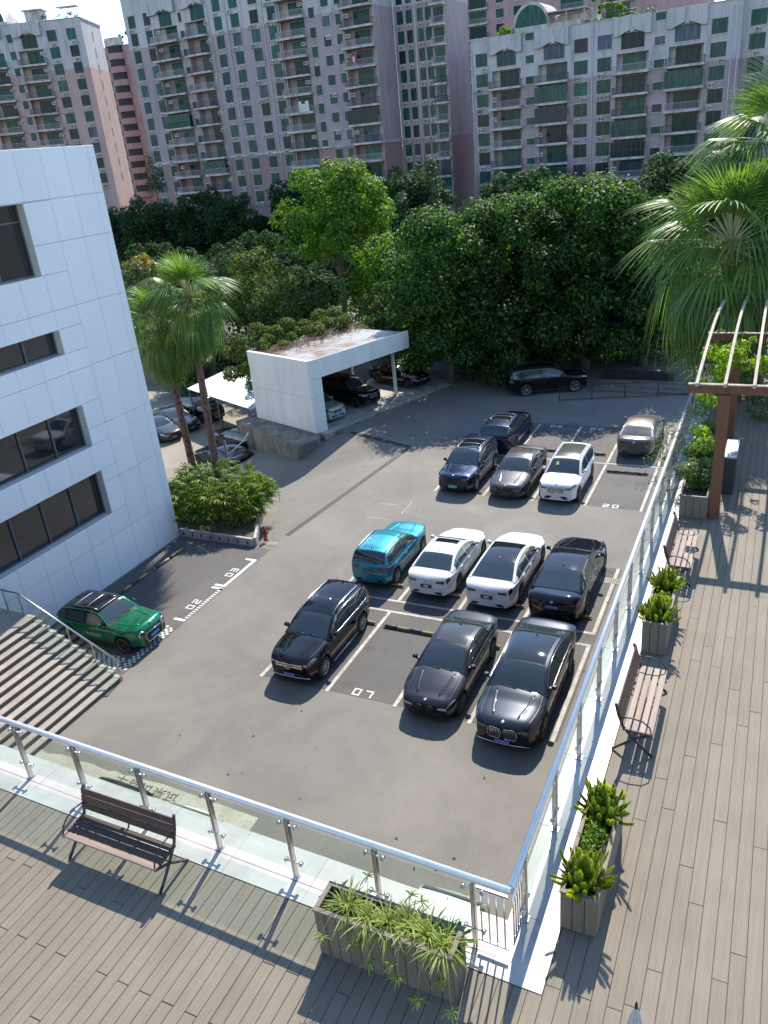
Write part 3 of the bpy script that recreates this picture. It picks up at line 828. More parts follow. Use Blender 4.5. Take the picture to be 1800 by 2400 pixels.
for x in px_:
    base = 0.15*max(0, min(13, math.ceil(-x/0.288))) if x < -0.01 else 0.0
    g = MB(); g.box(-0.02, 0.02, -0.02, 0.02, base, hz(x)-0.02, ch=.003); g.box(-0.05, 0.05, -0.05, 0.05, base+0.013, base+0.022); g.build('post', M_STEEL, SRL, (x, 0, 0))
for a, b in zip(px_[:-1], px_[1:]):
    xa, xb = a-0.04, b+0.04
    za, zb = hz(xa)-0.08, hz(xb)-0.08
    ga = max(0.15, -xa*sl_+0.12) if xa > -3.75 else 2.07; gb = -xb*sl_+0.12 if xb > -3.75 else 2.07
    g = MB(); v = []
    for y in (-0.005, 0.005): v += [(xa, y, ga), (xb, y, gb), (xb, y, zb), (xa, y, za)]
    g.add(v, [(0, 1, 2, 3), (7, 6, 5, 4), (0, 4, 5, 1), (1, 5, 6, 2), (2, 6, 7, 3), (3, 7, 4, 0)]); g.build('glass_pane', M_GLASS, SRL)

# ------------------------------------------------------------------ carport and its concrete wedge
M_CLAD = speckled('carport_panel', (0.70, 0.715, 0.69), (0.77, 0.78, 0.76), 1.6, 0.5, 0.0, stretch=(1, 1, 0.25), big=0.6, bigc=(0.64, 0.65, 0.62), rnd=0.02)
M_ROOF = speckled('rusty_roof_sheet', (0.36, 0.37, 0.36), (0.5, 0.5, 0.49), 2.5, 0.55, 0.0, stretch=(1, 1, 1), big=0.55, bigc=(0.26, 0.17, 0.11))
CA = rad(-19.7)
CP = empty('carport', (-24.95, 40.05, 0), CA); tag(CP, 'white clad carport with corrugated roof and cars inside, under the trees', 'carport')
def cbox(name, x0, x1, y0, y1, z0, z1, mat, ch=0.004):
    g = MB(); mx, my, mz = (x0+x1)/2, (y0+y1)/2, (z0+z1)/2
    g.box(x0-mx, x1-mx, y0-my, y1-my, z0-mz, z1-mz, ch=ch); return g.build(name, mat, CP, (mx, my, mz))
cbox('wall_core', -6.0, -0.05, 0.04, 0.22, 0, 4.5, M_JOINT)
for k in range(4):
    a = -6.04+k*1.51; b = a+1.51
    for (z0, z1) in ((0.13, 2.32), (2.32, 4.6)): cbox('panel', a+0.006, b-0.006, 0, 0.036, z0+0.006, z1-0.006, M_CLAD)
cbox('pier_core', -0.24, -0.04, 0.23, 0.98, 0, 3.4, M_JOINT)
for (z0, z1) in ((0.02, 2.32), (2.32, 3.42)): cbox('panel', -0.036, 0.0, 0.006, 1.0, z0+0.006, z1-0.006, M_CLAD)
cbox('pier_return', -0.26, -0.04, 0.985, 1.02, 0.02, 3.41, M_CLAD)
cbox('fascia_core', -0.24, -0.045, 0.25, 8.9, 3.45, 4.5, M_JOINT)
for k in range(5):
    a = 0.006 if k == 0 else k*1.782; b = (k+1)*1.782
    cbox('panel', -0.036, 0.0, a, b-0.012, 3.426, 4.6, M_CLAD)
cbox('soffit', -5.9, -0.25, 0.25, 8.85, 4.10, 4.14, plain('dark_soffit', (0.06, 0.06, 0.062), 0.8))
cbox('coping', -6.06, 0.01, -0.012, 0.24, 4.602, 4.63, M_CLAD)
g = MB(); rows = []
for k in range(0, 71):
    y = 0.25+k*0.1245; z = 4.36+(0.05 if k % 3 == 0 else 0.0)
    rows.append([(-6.7, y, z-0.16), (-3.4, y, z-0.05), (-0.24, y, z+0.06)])
g.grid(rows, smooth=False, flip=False); g.build('corrugated_roof', M_ROOF, CP)
cbox('back_wall', -6.0, -5.85, 0.25, 8.85, 0.0, 4.1, M_CONC)
for (x, y) in ((-1.35, 8.6), (-5.6, 8.5)):
    g = MB(); g.box(-0.09, 0.09, -0.09, 0.09, 0.03, 4.1, ch=0.006); g.build('post', M_CLAD, CP, (x, y, 0))
cbox('floor_slab', -6.0, 0.62, 0.26, 13.2, -0.3, 0.035, M_CONCL)
cbox('kerb', 0.63, 0.78, 0.9, 13.2, -0.05, 0.05, M_CONC)
WG = [(-24.33, 39.50), (-24.91, 37.62), (-31.75, 41.15), (-31.2, 42.75), (-24.9, 40.5)]
g = MB(); g.prism(WG, -2.4, 0.0, ztop=[0.03, 0.06, 0.13, 0.12, 0.05])
tag(g.build('retaining_wedge', M_CONC), 'stained wedge shaped concrete retaining wall below the white carport', 'wall')
# lower yard: small corrugated canopy
CY = empty('canopy', (0, 0, 0)); tag(CY, 'pale corrugated canopy over the sunken parking yard behind the palms', 'canopy')
A_, B_, C_, D_ = [Vector((x, y, z)) for x, y, z in ((-39.9, 46.4, 0.45), (-31.4, 42.6, 0.45), (-30.2, 46.7, 0.75), (-39.2, 50.8, 0.75))]
g = MB(); rows = []
for k in range(61):
    u = k/60; up = Vector((0, 0, 0.05 if k % 2 else 0)); rows.append([tuple(A_.lerp(B_, u)+up), tuple(D_.lerp(C_, u)+up)])
g.grid(rows, smooth=False); g.build('corrugated_roof', speckled('canopy_sheet', (0.52, 0.53, 0.53), (0.62, 0.63, 0.62), 2, 0.4, 0), CY)
for u in (0.05, 0.5, 0.95):
    for a, b in ((A_, B_), (D_, C_)):
        p = a.lerp(b, u); g = MB(); g.tube([(p.x, p.y, -2.26), (p.x, p.y, p.z-0.03)], 0.05, 8); g.build('post', M_FRAMEG, CY)
g = MB(); g.prism([(-30.5, 31.2), (-25.6, 28.1), (-25.5, 28.25), (-30.4, 31.35)], -2.3, -0.4)
tag(g.build('parapet_wall', M_CONCL), 'pale low parapet wall at the corner of the white block by the palm trunks', 'wall')

# ------------------------------------------------------------------ raised bed by the white wall, hydrant, lamp post
BED = empty('raised_bed', (-22.4, 26.0, 0)); tag(BED, 'low concrete planting bed with slotted edge at the white wall', 'planting bed')
bed_poly = [(-2.05, 0.0), (2.15, 0.0), (1.25, 1.4), (-0.3, 4.6), (-4.9, 4.6), (-4.9, 0.1)]
g = MB(); g.prism(bed_poly, -2.35, 0.24); g.build('bed_wall', M_CONC, BED)
g = MB(); g.prism([(a*0.985, 0.05+b*0.97) for a, b in bed_poly], 0.2, 0.262); g.build('soil', M_SOIL, BED)
def edge_wall(a, b, n):
    a = Vector(a); b = Vector(b); L = (b-a).length; ang = math.atan2(b.y-a.y, b.x-a.x)
    for i in range(n):
        g = MB(); w = L/n
        g.box(w*i+0.004, w*(i+1)-0.004, -0.07, 0.06, 0.0, 0.40, ch=0.01); g.build('edge_block', M_CONCL, BED, (a.x, a.y, 0), (0, 0, ang))
        g = MB(); g.box(w*i+w*0.42, w*i+w*0.58, -0.0735, -0.0705, 0.1, 0.28); g.build('slot', M_DARK, BED, (a.x, a.y, 0), (0, 0, ang))
edge_wall((-2.0, -0.06), (2.15, -0.06), 8); edge_wall((2.22, 0.0), (1.5, 1.35), 3)
M_RED = speckled('hydrant_red', (0.20, 0.03, 0.03), (0.30, 0.05, 0.045), 9, 0.5, 0)
HY = empty('fire_hydrant', (-20.02, 26.62, 0)); tag(HY, 'dull red fire hydrant at the corner of the planting bed', 'hydrant')
g = MB(); g.lathe([(0.11, 0), (0.11, 0.05), (0.075, 0.06), (0.075, 0.5), (0.1, 0.51), (0.1, 0.55), (0.08, 0.6), (0.045, 0.66), (0.03, 0.67), (0.03, 0.72), (0, 0.73)], 14); g.build('barrel', M_RED, HY)
for a in (0, PI/2, -PI/2):
    g = MB(); g.tube([(0.06, 0, 0.4), (0.15, 0, 0.4)], 0.045, 10); g.tube([(0.15, 0, 0.4), (0.17, 0, 0.4)], 0.055, 6); g.build('outlet', M_RED, HY, rot=(0, 0, a))
LP = empty('lamp_post', (-24.4, 30.4, -0.8)); tag(LP, 'thin grey lamp post with curved arm rising from the lady palm bush', 'lamp post')
g = MB(); g.tube([(0, 0, 0), (0, 0, 3.9)], 0.07, 10); g.lathe([(0.07, 0), (0.075, 0.04), (0.0, 0.1)], 10, c=(0, 0, 3.9)); g.build('pole', M_FRAMEG, LP)
g = MB(); g.tube([(0, 0, 3.2), (0.35, 0.35, 3.45), (0.7, 0.7, 3.8), (0.9, 0.9, 4.15)], 0.03, 8); g.build('arm', M_STEEL, LP)
g = MB(); g.box(-0.22, 0.22, -0.12, 0.12, 1.75, 1.9, ch=.01); g.build('control_box', M_CONCL, LP)

# ------------------------------------------------------------------ far side: gate frame, mesh fence, paving, roadside block
M_GATE = plain('grey_gate_steel', (0.16, 0.165, 0.16), 0.5)
GT = empty('gate_frame', (-7.0, 55.85, 0)); tag(GT, 'grey steel gate frame with lattice top bar beyond the black SUV', 'gate')
for x in (0, 2.5, 6.3):
    g = MB(); g.box(x-0.05, x+0.05, -0.05, 0.05, 0, 2.5, ch=.004); g.build('post', M_GATE, GT)
for z in (2.42, 2.62):
    g = MB(); g.box(-0.1, 6.4, -0.03, 0.03, z, z+0.05); g.build('top_rail', M_GATE, GT)
g = MB()
for k in range(42):
    g.box(-0.05+k*0.155, -0.01+k*0.155, -0.02, 0.02, 2.47, 2.62)
g.build('lattice', M_GATE, GT)
g = MB(); g.box(-0.28, 0.28, -0.12, -0.06, 1.25, 1.65, ch=.01); g.build('sign_board', speckled('sign_grey', (0.28, 0.28, 0.27), (0.36, 0.36, 0.35), 6, .6, 0), GT)
g = MB(); g.box(0.05, 6.3, -0.015, 0.015, 0.42, 0.46); g.build('lower_rail', M_GATE, GT)
g = MB(); g.tube([(1.0, -0.9, 0), (1.0, -0.9, 0.95)], 0.03, 8)
tag(g.build('bollard', M_IRON), 'slim black bollard standing before the far gate frame', 'bollard').location = (-7.0, 55.85, 0)
PVS = sheet('paved_apron', -12.5, 6.0, 51.3, 54.6, 0.006, M_RAMP)
sheet('paved_apron', -6.9, 12.0, 56.2, 66.0, 0.006, M_RAMP)
for y in (51.3, 52.4, 53.5):
    g = MB(); g.box(-12.3, 3.0, y, y+0.12, 0, 0.10, ch=.01); g.build('kerb', M_CONC, LOT)
FN = empty('mesh_fence', (-11.9, 48.9, 0), math.atan2(2.45, 7.7)); tag(FN, 'low black mesh fence running from the black SUV toward the terrace', 'fence')
for x in np.arange(0, 8.2, 2.03):
    g = MB(); g.box(x-0.025, x+0.025, -0.025, 0.025, 0, 1.0); g.build('post', M_IRON, FN)
for z in (0.06, 0.95):
    g = MB(); g.box(0, 8.12, -0.012, 0.012, z, z+0.03); g.build('rail', M_IRON, FN)
g = MB()
for x in np.arange(0.05, 8.1, 0.11): g.box(x-0.005, x+0.005, -0.005, 0.005, 0.09, 0.95)
tag(g.build('wire_infill', M_IRON, FN), kind='stuff')
BLKP = empty('planter_trough', (-7.9, 54.5, 0)); tag(BLKP, 'long dark planter trough on the paving in front of the far gate', 'planter')
g = MB(); g.box(-2.3, 2.3, -0.25, 0.25, 0, 0.5, ch=0.02); g.build('trough', M_IRON, BLKP)
g = MB(); g.box(-2.2, 2.2, -0.2, 0.2, 0.45, 0.51); g.build('soil', M_SOILP, BLKP)
# ------------------------------------------------------------------ pink apartment blocks beyond the trees
def wall_mat(name, zc, pink, pale, low=None, zl=16.2):
    m, nt, p, out = new_mat(name)
    g_ = N(nt, 'ShaderNodeNewGeometry'); sp = N(nt, 'ShaderNodeSeparateXYZ'); nt.links.new(g_.outputs['Position'], sp.inputs[0])
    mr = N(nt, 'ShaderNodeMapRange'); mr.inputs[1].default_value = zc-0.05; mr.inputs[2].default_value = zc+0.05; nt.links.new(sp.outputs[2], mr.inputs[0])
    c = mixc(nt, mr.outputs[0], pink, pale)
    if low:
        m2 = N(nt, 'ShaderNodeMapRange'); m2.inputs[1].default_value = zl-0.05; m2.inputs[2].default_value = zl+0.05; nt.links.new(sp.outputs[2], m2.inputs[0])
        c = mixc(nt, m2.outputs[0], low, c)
    f = noise(nt, 1.0, 5, 0.65, coords(nt, 'World', (1.3, 1.3, 0.14)), 0.3)
    c = mixc(nt, ramp(nt, f, [(0.5, (0, 0, 0)), (0.72, (0.62, 0.62, 0.62))]), c, (0.15, 0.13, 0.125))
    f2 = noise(nt, 0.25, 3, 0.5, coords(nt, 'World'))
    c = mixc(nt, 0.5, c, ramp(nt, f2, [(0.3, (0.82, 0.82, 0.84)), (0.7, (1.08, 1.06, 1.05))]), 'MULTIPLY')
    nt.links.new(c, p.inputs['Base Color']); p.inputs['Roughness'].default_value = 0.85
    return m
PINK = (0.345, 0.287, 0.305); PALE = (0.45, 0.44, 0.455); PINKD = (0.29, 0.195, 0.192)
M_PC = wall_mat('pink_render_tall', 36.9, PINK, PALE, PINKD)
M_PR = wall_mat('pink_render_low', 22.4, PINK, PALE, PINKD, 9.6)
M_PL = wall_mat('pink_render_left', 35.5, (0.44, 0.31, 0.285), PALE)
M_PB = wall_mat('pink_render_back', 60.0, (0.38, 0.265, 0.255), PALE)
M_SLABW = speckled('stained_white_trim', (0.40, 0.375, 0.365), (0.56, 0.535, 0.52), 0.8, 0.8, 0, stretch=(1, 1, 0.5), big=0.9, bigc=(0.28, 0.25, 0.24))
M_WFR = plain('pale_window_trim', (0.47, 0.44, 0.44), 0.7)
M_WFD = plain('dark_window_frame', (0.05, 0.06, 0.065), 0.5)
M_ACW = speckled('air_conditioner_white', (0.48, 0.46, 0.44), (0.60, 0.58, 0.56), 3, 0.5, 0, rnd=0.15)
def apt_glass():
    m, nt, p, out = new_mat('green_apartment_glass')
    oi = N(nt, 'ShaderNodeObjectInfo')
    c = ramp(nt, oi.outputs['Random'], [(0.0, (0.008, 0.022, 0.025)), (0.3, (0.010, 0.055, 0.05)), (0.62, (0.012, 0.078, 0.065)), (0.8, (0.014, 0.105, 0.08)), (0.9, (0.07, 0.10, 0.15)), (1.0, (0.012, 0.018, 0.022))])
    f = noise(nt, 1.0, 2, 0.5, coords(nt, 'World', (3.2, 3.2, 0.4)))
    c = mixc(nt, 0.75, c, ramp(nt, f, [(0.42, (0.45, 0.45, 0.45)), (0.6, (1.25, 1.25, 1.25))]), 'MULTIPLY')
    nt.links.new(c, p.inputs['Base Color']); p.inputs['Roughness'].default_value = 0.2; p.inputs['Specular IOR Level'].default_value = 0.16
    return m
M_AGL = apt_glass()
M_INNER = plain('dark_interior', (0.03, 0.032, 0.035), 0.8)
_wm = {}
def win_mesh(w, h, n):
    k = (round(w, 1), round(h, 1), n)
    if k not in _wm:
        w, h = k[0], k[1]
        g = MB()
        g.box(-0.16, w+0.16, -0.13, 0.0, -0.10, -0.0, 1); g.box(-0.12, w+0.12, -0.10, 0.0, h, h+0.09, 1)
        t = 0.06
        g.box(0, t, -0.05, 0, 0, h, 0); g.box(w-t, w, -0.05, 0, 0, h, 0); g.box(t, w-t, -0.05, 0, 0, t, 0); g.box(t, w-t, -0.05, 0, h-t, h, 0)
        for i in range(1, n): g.box(w*i/n-0.025, w*i/n+0.025, -0.045, 0, t, h-t, 0)
        gp = MB(); gp.box(0.03, w-0.03, -0.025, -0.003, 0.03, h-0.03)
        _wm[k] = (g.mesh('window', [M_WFD, M_WFR]), gp.mesh('pane', M_AGL))
    return _wm[k]
def ac_mesh():
    g = MB(); g.box(0, 0.85, -0.36, -0.02, 0, 0.58, 0, ch=0.02)
    g.lathe([(0.23, -0.365), (0.0, -0.367)], 14, 1, 'y', False, (0.33, 0, 0.29))
    g.lathe([(0.08, -0.37), (0.0, -0.371)], 8, 0, 'y', False, (0.33, 0, 0.29))
    g.box(0.62, 0.8, -0.367, -0.361, 0.12, 0.46, 1)
    g.box(0.02, 0.08, -0.34, 0, -0.05, -0.005, 1); g.box(0.77, 0.83, -0.34, 0, -0.05, -0.005, 1)
    return g.mesh('air_conditioner', [M_ACW, M_INNER])
AC = ac_mesh()
_bm = {}
def balcony_meshes(w, curved, dark):
    k = (round(w, 1), curved, dark)
    if k not in _bm:
        w = k[0]; n = 10; P = []
        for i in range(n+1):
            u = i/n; d = 1.15+(0.28*math.sin(PI*u) if curved else 0.0); P.append((w*u, -d))
        poly = [(0, 0), (0.0, -0.001)]+P+[(w, -0.001), (w, 0), (w-0.26, 0.0), (w-0.26, 1.44), (0.26, 1.44), (0.26, 0.0)]
        g = MB(); g.prism(poly[::-1][::-1], 0.0, 0.34); 
        g2 = MB(); rail = [(0.03, -0.05)]+[(p[0]*0.985+w*0.0075, p[1]+0.05) for p in P]+[(w-0.03, -0.05)]
        for z in (0.42, 1.30):
            for a, b in zip(rail[:-1], rail[1:]):
                g2.tube([(a[0], a[1], z), (b[0], b[1], z)], 0.028, 4, smooth=False)
        for a, b in zip(rail[:-1], rail[1:]):
            L = math.hypot(b[0]-a[0], b[1]-a[1]); m_ = max(1, int(L/0.17))
            for j in range(m_):
                t = j/m_; x = a[0]+(b[0]-a[0])*t; y = a[1]+(b[1]-a[1])*t
                g2.box(x-0.012, x+0.012, y-0.012, y+0.012, 0.34, 1.30)
        _bm[k] = (g.mesh('balcony_slab', M_SLABW), g2.mesh('balcony_rail', M_WFD if dark else M_WFR))
    return _bm[k]
arng = random.Random(21)
M_CURT = [speckled('drying_cloth_%s' % n, tuple(x*0.9 for x in c), c, 3, 0.9, 0) for n, c in (('white', (0.6, 0.6, 0.62)), ('red', (0.35, 0.06, 0.06)), ('blue', (0.12, 0.18, 0.3)))]
def window(B, u0, u1, z0, z1, n=2, y=0.0):
    w = round(u1-u0, 1); h = round(z1-z0, 1); a, b = win_mesh(w, h, n)
    o = inst('window', a, B, (u0, y, z0)); inst('pane', b, o)
    return o
def aircon(B, u, z, y=0.0): inst('air_conditioner', AC, B, (u, y, z))
def balcony(B, u0, u1, d0, d1, zs, curved=False, closed=False, y=0.0, dh=2.35, deep=True):
    closed = closed or (deep and not curved and arng.random() < 0.1)
    o = empty('balcony', (u0, y, zs), parent=B)
    a, b = balcony_meshes(u1-u0, curved, arng.random() < 0.55)
    inst('slab', a, o); inst('rail', b, o)
    w = d1-d0
    k = ('door', round(w, 1), round(dh, 1))
    if k not in _wm:
        W_, H_ = k[1], k[2]; g = MB()
        g.box(0, W_, -0.03, -0.004, 0.0, H_, 0)
        for i in range(4): g.box(W_*i/3-0.03, W_*i/3+0.03, -0.05, -0.031, 0, H_, 1)
        g.box(0, W_, -0.05, -0.031, H_-0.06, H_, 1)
        _wm[k] = g.mesh('balcony_door', [M_AGL, M_WFD])
    inst('door', _wm[k], o, (d0-u0, 1.44 if y == 0.0 and deep else 0, 0.35))
    if closed:   # glazed-in balcony
        W_ = u1-u0; kk = ('enc', round(W_, 1))
        if kk not in _wm:
            W2 = kk[1]; g = MB(); g.box(0.05, W2-0.05, -1.14, -1.12, 0.36, 2.55, 0)
            for i in range(9): g.box(W2*i/8-0.03+(0.06 if i == 0 else (-0.06 if i == 8 else 0)), W2*i/8+0.03+(0.06 if i == 0 else (-0.06 if i == 8 else 0)), -1.18, -1.141, 0.35, 2.6, 1)
            for z in (0.35, 1.3, 2.54): g.box(0.05, W2-0.05, -1.175, -1.142, z, z+0.06, 1)
            _wm[kk] = g.mesh('glazed_front', [M_AGL, M_WFD])
        inst('glazed_front', _wm[kk], o)
    return o
def arch_top(B, u0, u1, g0, g1, zb, zt, ztop, mat):
    """bulging parapet with an arched underside and keystone over tall glass"""
    g = MB(); n = 14; d = 0.75; lo = []
    for i in range(n+1):
        u = u0+(u1-u0)*i/n; t = (u-g0+0.25)/((g1-g0)+0.5)
        lo.append((u, zb-0.15+(0.62*math.sin(PI*min(1, max(0, t))) if 0 < t < 1 else 0.0)))
    v = []; f = []
    for (u, z) in lo: v += [(u, -d, z), (u, -d, ztop), (u, 0, z), (u, 0, ztop)]
    for i in range(n):
        a = i*4; b = a+4
        f += [(a, b, b+1, a+1), (a+2, b+2, b, a), (a+1, b+1, b+3, a+3)]
    f += [(0, 1, 3, 2), (n*4+2, n*4+3, n*4+1, n*4)]
    g.add(v, f); o = g.build('arched_parapet', mat, B)
    m_ = (g0+g1)/2
    k = MB(); k.box(m_-0.3, m_+0.3, -d-0.1, -d-0.002, zb+0.2, zb+0.95, ch=0.03); k.build('keystone', M_SLABW, o)
    window(B, g0, g1, zt, zb+0.2, 3)
def block_body(B, x0, x1, depth, ztop, mat, y0=0.0, name='wall', cop=True, rec=None):
    if rec:
        D = 1.45; g = MB(); g.box(x0, x1, y0+D, y0+depth, -2.4, ztop-0.9); o = g.build(name, mat, B)
        xx = x0
        for (a, b, zh) in sorted(rec):
            g = MB(); g.box(xx, a, y0, y0+D-0.002, -2.4, ztop-0.9); g.build('wall_bay', mat, B)
            g = MB(); g.box(a+0.002, b-0.002, y0, y0+D-0.002, zh, ztop-0.9); g.build('wall_bay', mat, B); xx = b
        g = MB(); g.box(xx, x1, y0, y0+D-0.002, -2.4, ztop-0.9); g.build('wall_bay', mat, B)
    else:
        g = MB(); g.box(x0, x1, y0, y0+depth, -2.4, ztop-0.9); o = g.build(name, mat, B)
    g = MB()
    for (a, b, c, d) in ((x0, x1, y0, y0+0.25), (x0, x1, y0+depth-0.25, y0+depth), (x0, x0+0.25, y0+0.251, y0+depth-0.251), (x1-0.25, x1, y0+0.251, y0+depth-0.251)):
        g.box(a, b, c, d, ztop-0.898, ztop)
    g.build('parapet', mat, B)
    if cop:
        g = MB(); g.box(x0-0.12, x1+0.12, y0-0.14, y0+0.3, ztop+0.002, ztop+0.12); g.build('coping', M_SLABW, B)
    return o
def pipe(B, u, z0, z1, y=0.0, r=0.09):
    g = MB(); g.tube([(u, y-0.12, z0), (u, y-0.12, z1)], r, 6); g.build('drain_pipe', M_WFR, B)

# --- right block
RB_ = empty('apartment_block', (-46.1, 141.2, 0), rad(-3.5)); tag(RB_, 'pale topped pink apartment block at the right with arched top windows and roof dome', 'apartment block', 'pink apartment blocks beyond the trees')
RBAL = [(0.28, 5.8, 1.5, 4.75), (8.08, 13.36, 9.3, 12.6), (20.3, 25.65, 21.25, 24.7), (27.9, 33.35, 28.95, 32.45)]
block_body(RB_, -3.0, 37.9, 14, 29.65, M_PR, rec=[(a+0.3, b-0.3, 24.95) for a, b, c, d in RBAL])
RW = [(-2.15, -0.1), (14.13, 16.2), (17.74, 19.85), (33.95, 36.1)]
RBAL = [(0.28, 5.8, 1.5, 4.75), (8.08, 13.36, 9.3, 12.6), (20.3, 25.65, 21.25, 24.7), (27.9, 33.35, 28.95, 32.45)]
RS = [(6.35, 7.65), (26.15, 27.55)]
for k in range(8):
    f = 24.85-2.95*k
    for i, (a, b) in enumerate(RW):
        window(RB_, a, b, f+0.95, f+2.9)
        if arng.random() < (0.75 if k > 0 else 0.2): aircon(RB_, a+arng.choice((0.0, 0.2, 1.15)), f+0.12)
        if arng.random() < 0.35 and k > 0: aircon(RB_, a+1.15 if arng.random() < .5 else a-0.05, f+0.10)
    for (a, b) in RS: window(RB_, a, b, f+(3.7 if k == 0 else 0.55), f+(4.7 if k == 0 else 1.6), 1 if k else 2)
    if k >= 1:
        for i, (a, b, c, d) in enumerate(RBAL):
            if k >= 2 and arng.random() < 0.35: aircon(RB_, c-0.98, f+1.6)
            balcony(RB_, a, b, c, d, f+0.22, False, closed=((k, i) in ((2, 1), (2, 3), (4, 2), (5, 2), (6, 1))))
for (a, b, c, d) in RBAL: arch_top(RB_, a, b, c, d, 27.35, 25.45, 29.65, M_PR)
window(RB_, 6.35, 7.65, 24.85+0.55, 24.85+1.6, 1); window(RB_, 26.15, 27.55, 25.4, 26.45, 1)
for u in (16.97, -2.85, 36.75, 37.6): pipe(RB_, u, 0, 29.0)
block_body(RB_, 37.9, 52, 12, 30.3, M_PR, 2.0, 'wing_wall')
for k in range(8):
    f = 25.4-2.95*k
    for (a, b) in ((38.8, 40.9), (44, 46.2), (48, 50)):
        window(RB_, a, b, f+0.9, f+2.85, y=2.0); aircon(RB_, a+0.6, f+0.1, 2.0)
# roof dome: barrel vault with an arched window, penthouse, canopy
g = MB(); rows = []
for i in range(17):
    a = PI*i/16; rows.append([(6.7-3.0*math.cos(a), 1.6, 30.6+3.3*math.sin(a)), (6.7-3.0*math.cos(a), 8.0, 30.6+3.3*math.sin(a))])
g.grid(rows, flip=True); g.box(3.7, 9.7, 1.65, 8.0, 28.7, 30.6)
rows = []
for i in range(17):
    a = PI*i/16; rows.append([(6.7-3.0*math.cos(a), 1.6, 30.6+3.3*math.sin(a)), (6.7-2.6*math.cos(a), 1.6, 30.6+2.85*math.sin(a))])
g.grid(rows, smooth=False)
VA = g.build('roof_vault', M_SLABW, RB_)
g = MB(); pts = [(6.7-2.6*math.cos(PI*i/16), 1.66, 30.6+2.85*math.sin(PI*i/16)) for i in range(17)]
g.add(pts, [tuple(range(17))]); g.build('arched_pane', M_AGL, VA)
g = MB(); g.box(3.6, 14.5, 1.9, 7, 28.7, 30.55); g.build('penthouse', M_SLABW, RB_)
g = MB(); g.box(9.2, 15.5, 1.2, 5.5, 31.9, 32.05); [g.box(x-.05, x+.05, 1.4, 1.5, 30.5, 31.9) for x in (9.4, 12.4, 15.2)]; g.box(10.2, 16.5, 4.0, 6.5, 28.7, 31.6); g.build('roof_shelter', M_SLABW, RB_)
window(RB_, 4.0, 5.0, 28.85, 30.2, 2, y=1.88)
g = MB(); [g.tube([(18.5, 0.1, z), (26.0, 0.1, z)], 0.03, 5) for z in (30.2, 30.6)]; [g.tube([(18.5+k*.94, 0.1, 29.7), (18.5+k*.94, 0.1, 30.6)], 0.03, 5) for k in range(9)]; g.build('roof_rail', M_WFD, RB_)

# --- centre block
CB_ = empty('apartment_block', (-112.5, 141.6, 0), rad(-2.6)); tag(CB_, 'tallest pink apartment block in the centre with rows of curved balconies', 'apartment block', 'pink apartment blocks beyond the trees')
CBAL = [(-0.22, 6.2, 1.94, 4.95), (7.55, 13.0, 9.6, 12.8), (28.3, 34.3, 30.1, 33.25), (41.4, 47.5, 42.95, 46.0)]
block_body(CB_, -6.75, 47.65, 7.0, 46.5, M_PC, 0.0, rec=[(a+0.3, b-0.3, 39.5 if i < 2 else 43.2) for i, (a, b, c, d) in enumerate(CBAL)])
g = MB(); g.box(-7.6, 20.5, 6.9, 14, -2.4, 43.7); g.build('rear_wall', M_PC, CB_)
CW = [(-5.7, -4.0), (-1.8, -0.25), (14.75, 16.45), (18.5, 20.3), (22.7, 24.5), (26.5, 28.2)]
CBAL = [(-0.22, 6.2, 1.94, 4.95), (7.55, 13.0, 9.6, 12.8), (28.3, 34.3, 30.1, 33.25), (41.4, 47.5, 42.95, 46.0)]
for k in range(12):
    f = 39.75-2.95*k
    for i, (a, b) in enumerate(CW):
        window(CB_, a, b, f+0.55, f+2.6)
        if arng.random() < 0.85: aircon(CB_, a+arng.choice((0.1, 0.75)), f-0.2)
        if i > 2 and arng.random() < 0.4: aircon(CB_, a-0.45, f-0.2)
    window(CB_, 6.6, 7.3, f+0.1, f+1.6, 1); window(CB_, 35.0, 36.1, f-0.3, f+1.35, 1); window(CB_, 37.6, 38.95, f+1.05-2.95, f+2.65-2.95, 2); window(CB_, 40.25, 41.25, f+1.05-2.95, f+2.65-2.95, 2)
    for i, (a, b, c, d) in enumerate(CBAL):
        if i < 2 and k == 0: continue
        if arng.random() < 0.6: aircon(CB_, (c-0.95) if i in (0, 3) else d-0.2, f+1.75)
        balcony(CB_, a, b, c, d, f, curved=(i < 3 or k < 4), closed=(k, i) in ((9, 1), (6, 0)))
    if k and arng.random() < 0.5: aircon(CB_, 38.2, f-0.9)
for (a, b, c, d) in CBAL[:2]: arch_top(CB_, a, b, c, d, 41.8, 39.6, 43.9, M_PC)
for u in (13.5, 17.5, 25.5, 29.0): pipe(CB_, u, 0, 46)
g = MB(); g.box(-6.9, 47.8, -0.22, 0.0, 16.1, 16.45); g.build('belt_course', M_SLABW, CB_)
g = MB(); g.box(47.652, 47.86, 0, 7.0, 16.1, 16.45); g.build('belt_course', M_SLABW, CB_)
block_body(CB_, 47.66, 57.4, 10, 46.5, M_PC, 7.0, 'recessed_wall', False)
for k in range(12):
    f = 39.4-2.95*k
    for (a, b) in ((48.3, 49.45), (50.1, 51.25), (52.15, 53.3), (53.65, 54.7)):
        window(CB_, a, b, f+0.65, f+2.6, 2, y=7.0); aircon(CB_, a+0.2, f-0.15, 7.0)
    balcony(CB_, 54.85, 57.35, 55.2, 57.0, f-0.4, False, y=7.0, deep=False)
pipe(CB_, 51.72, 0, 45, 7.0, 0.14)
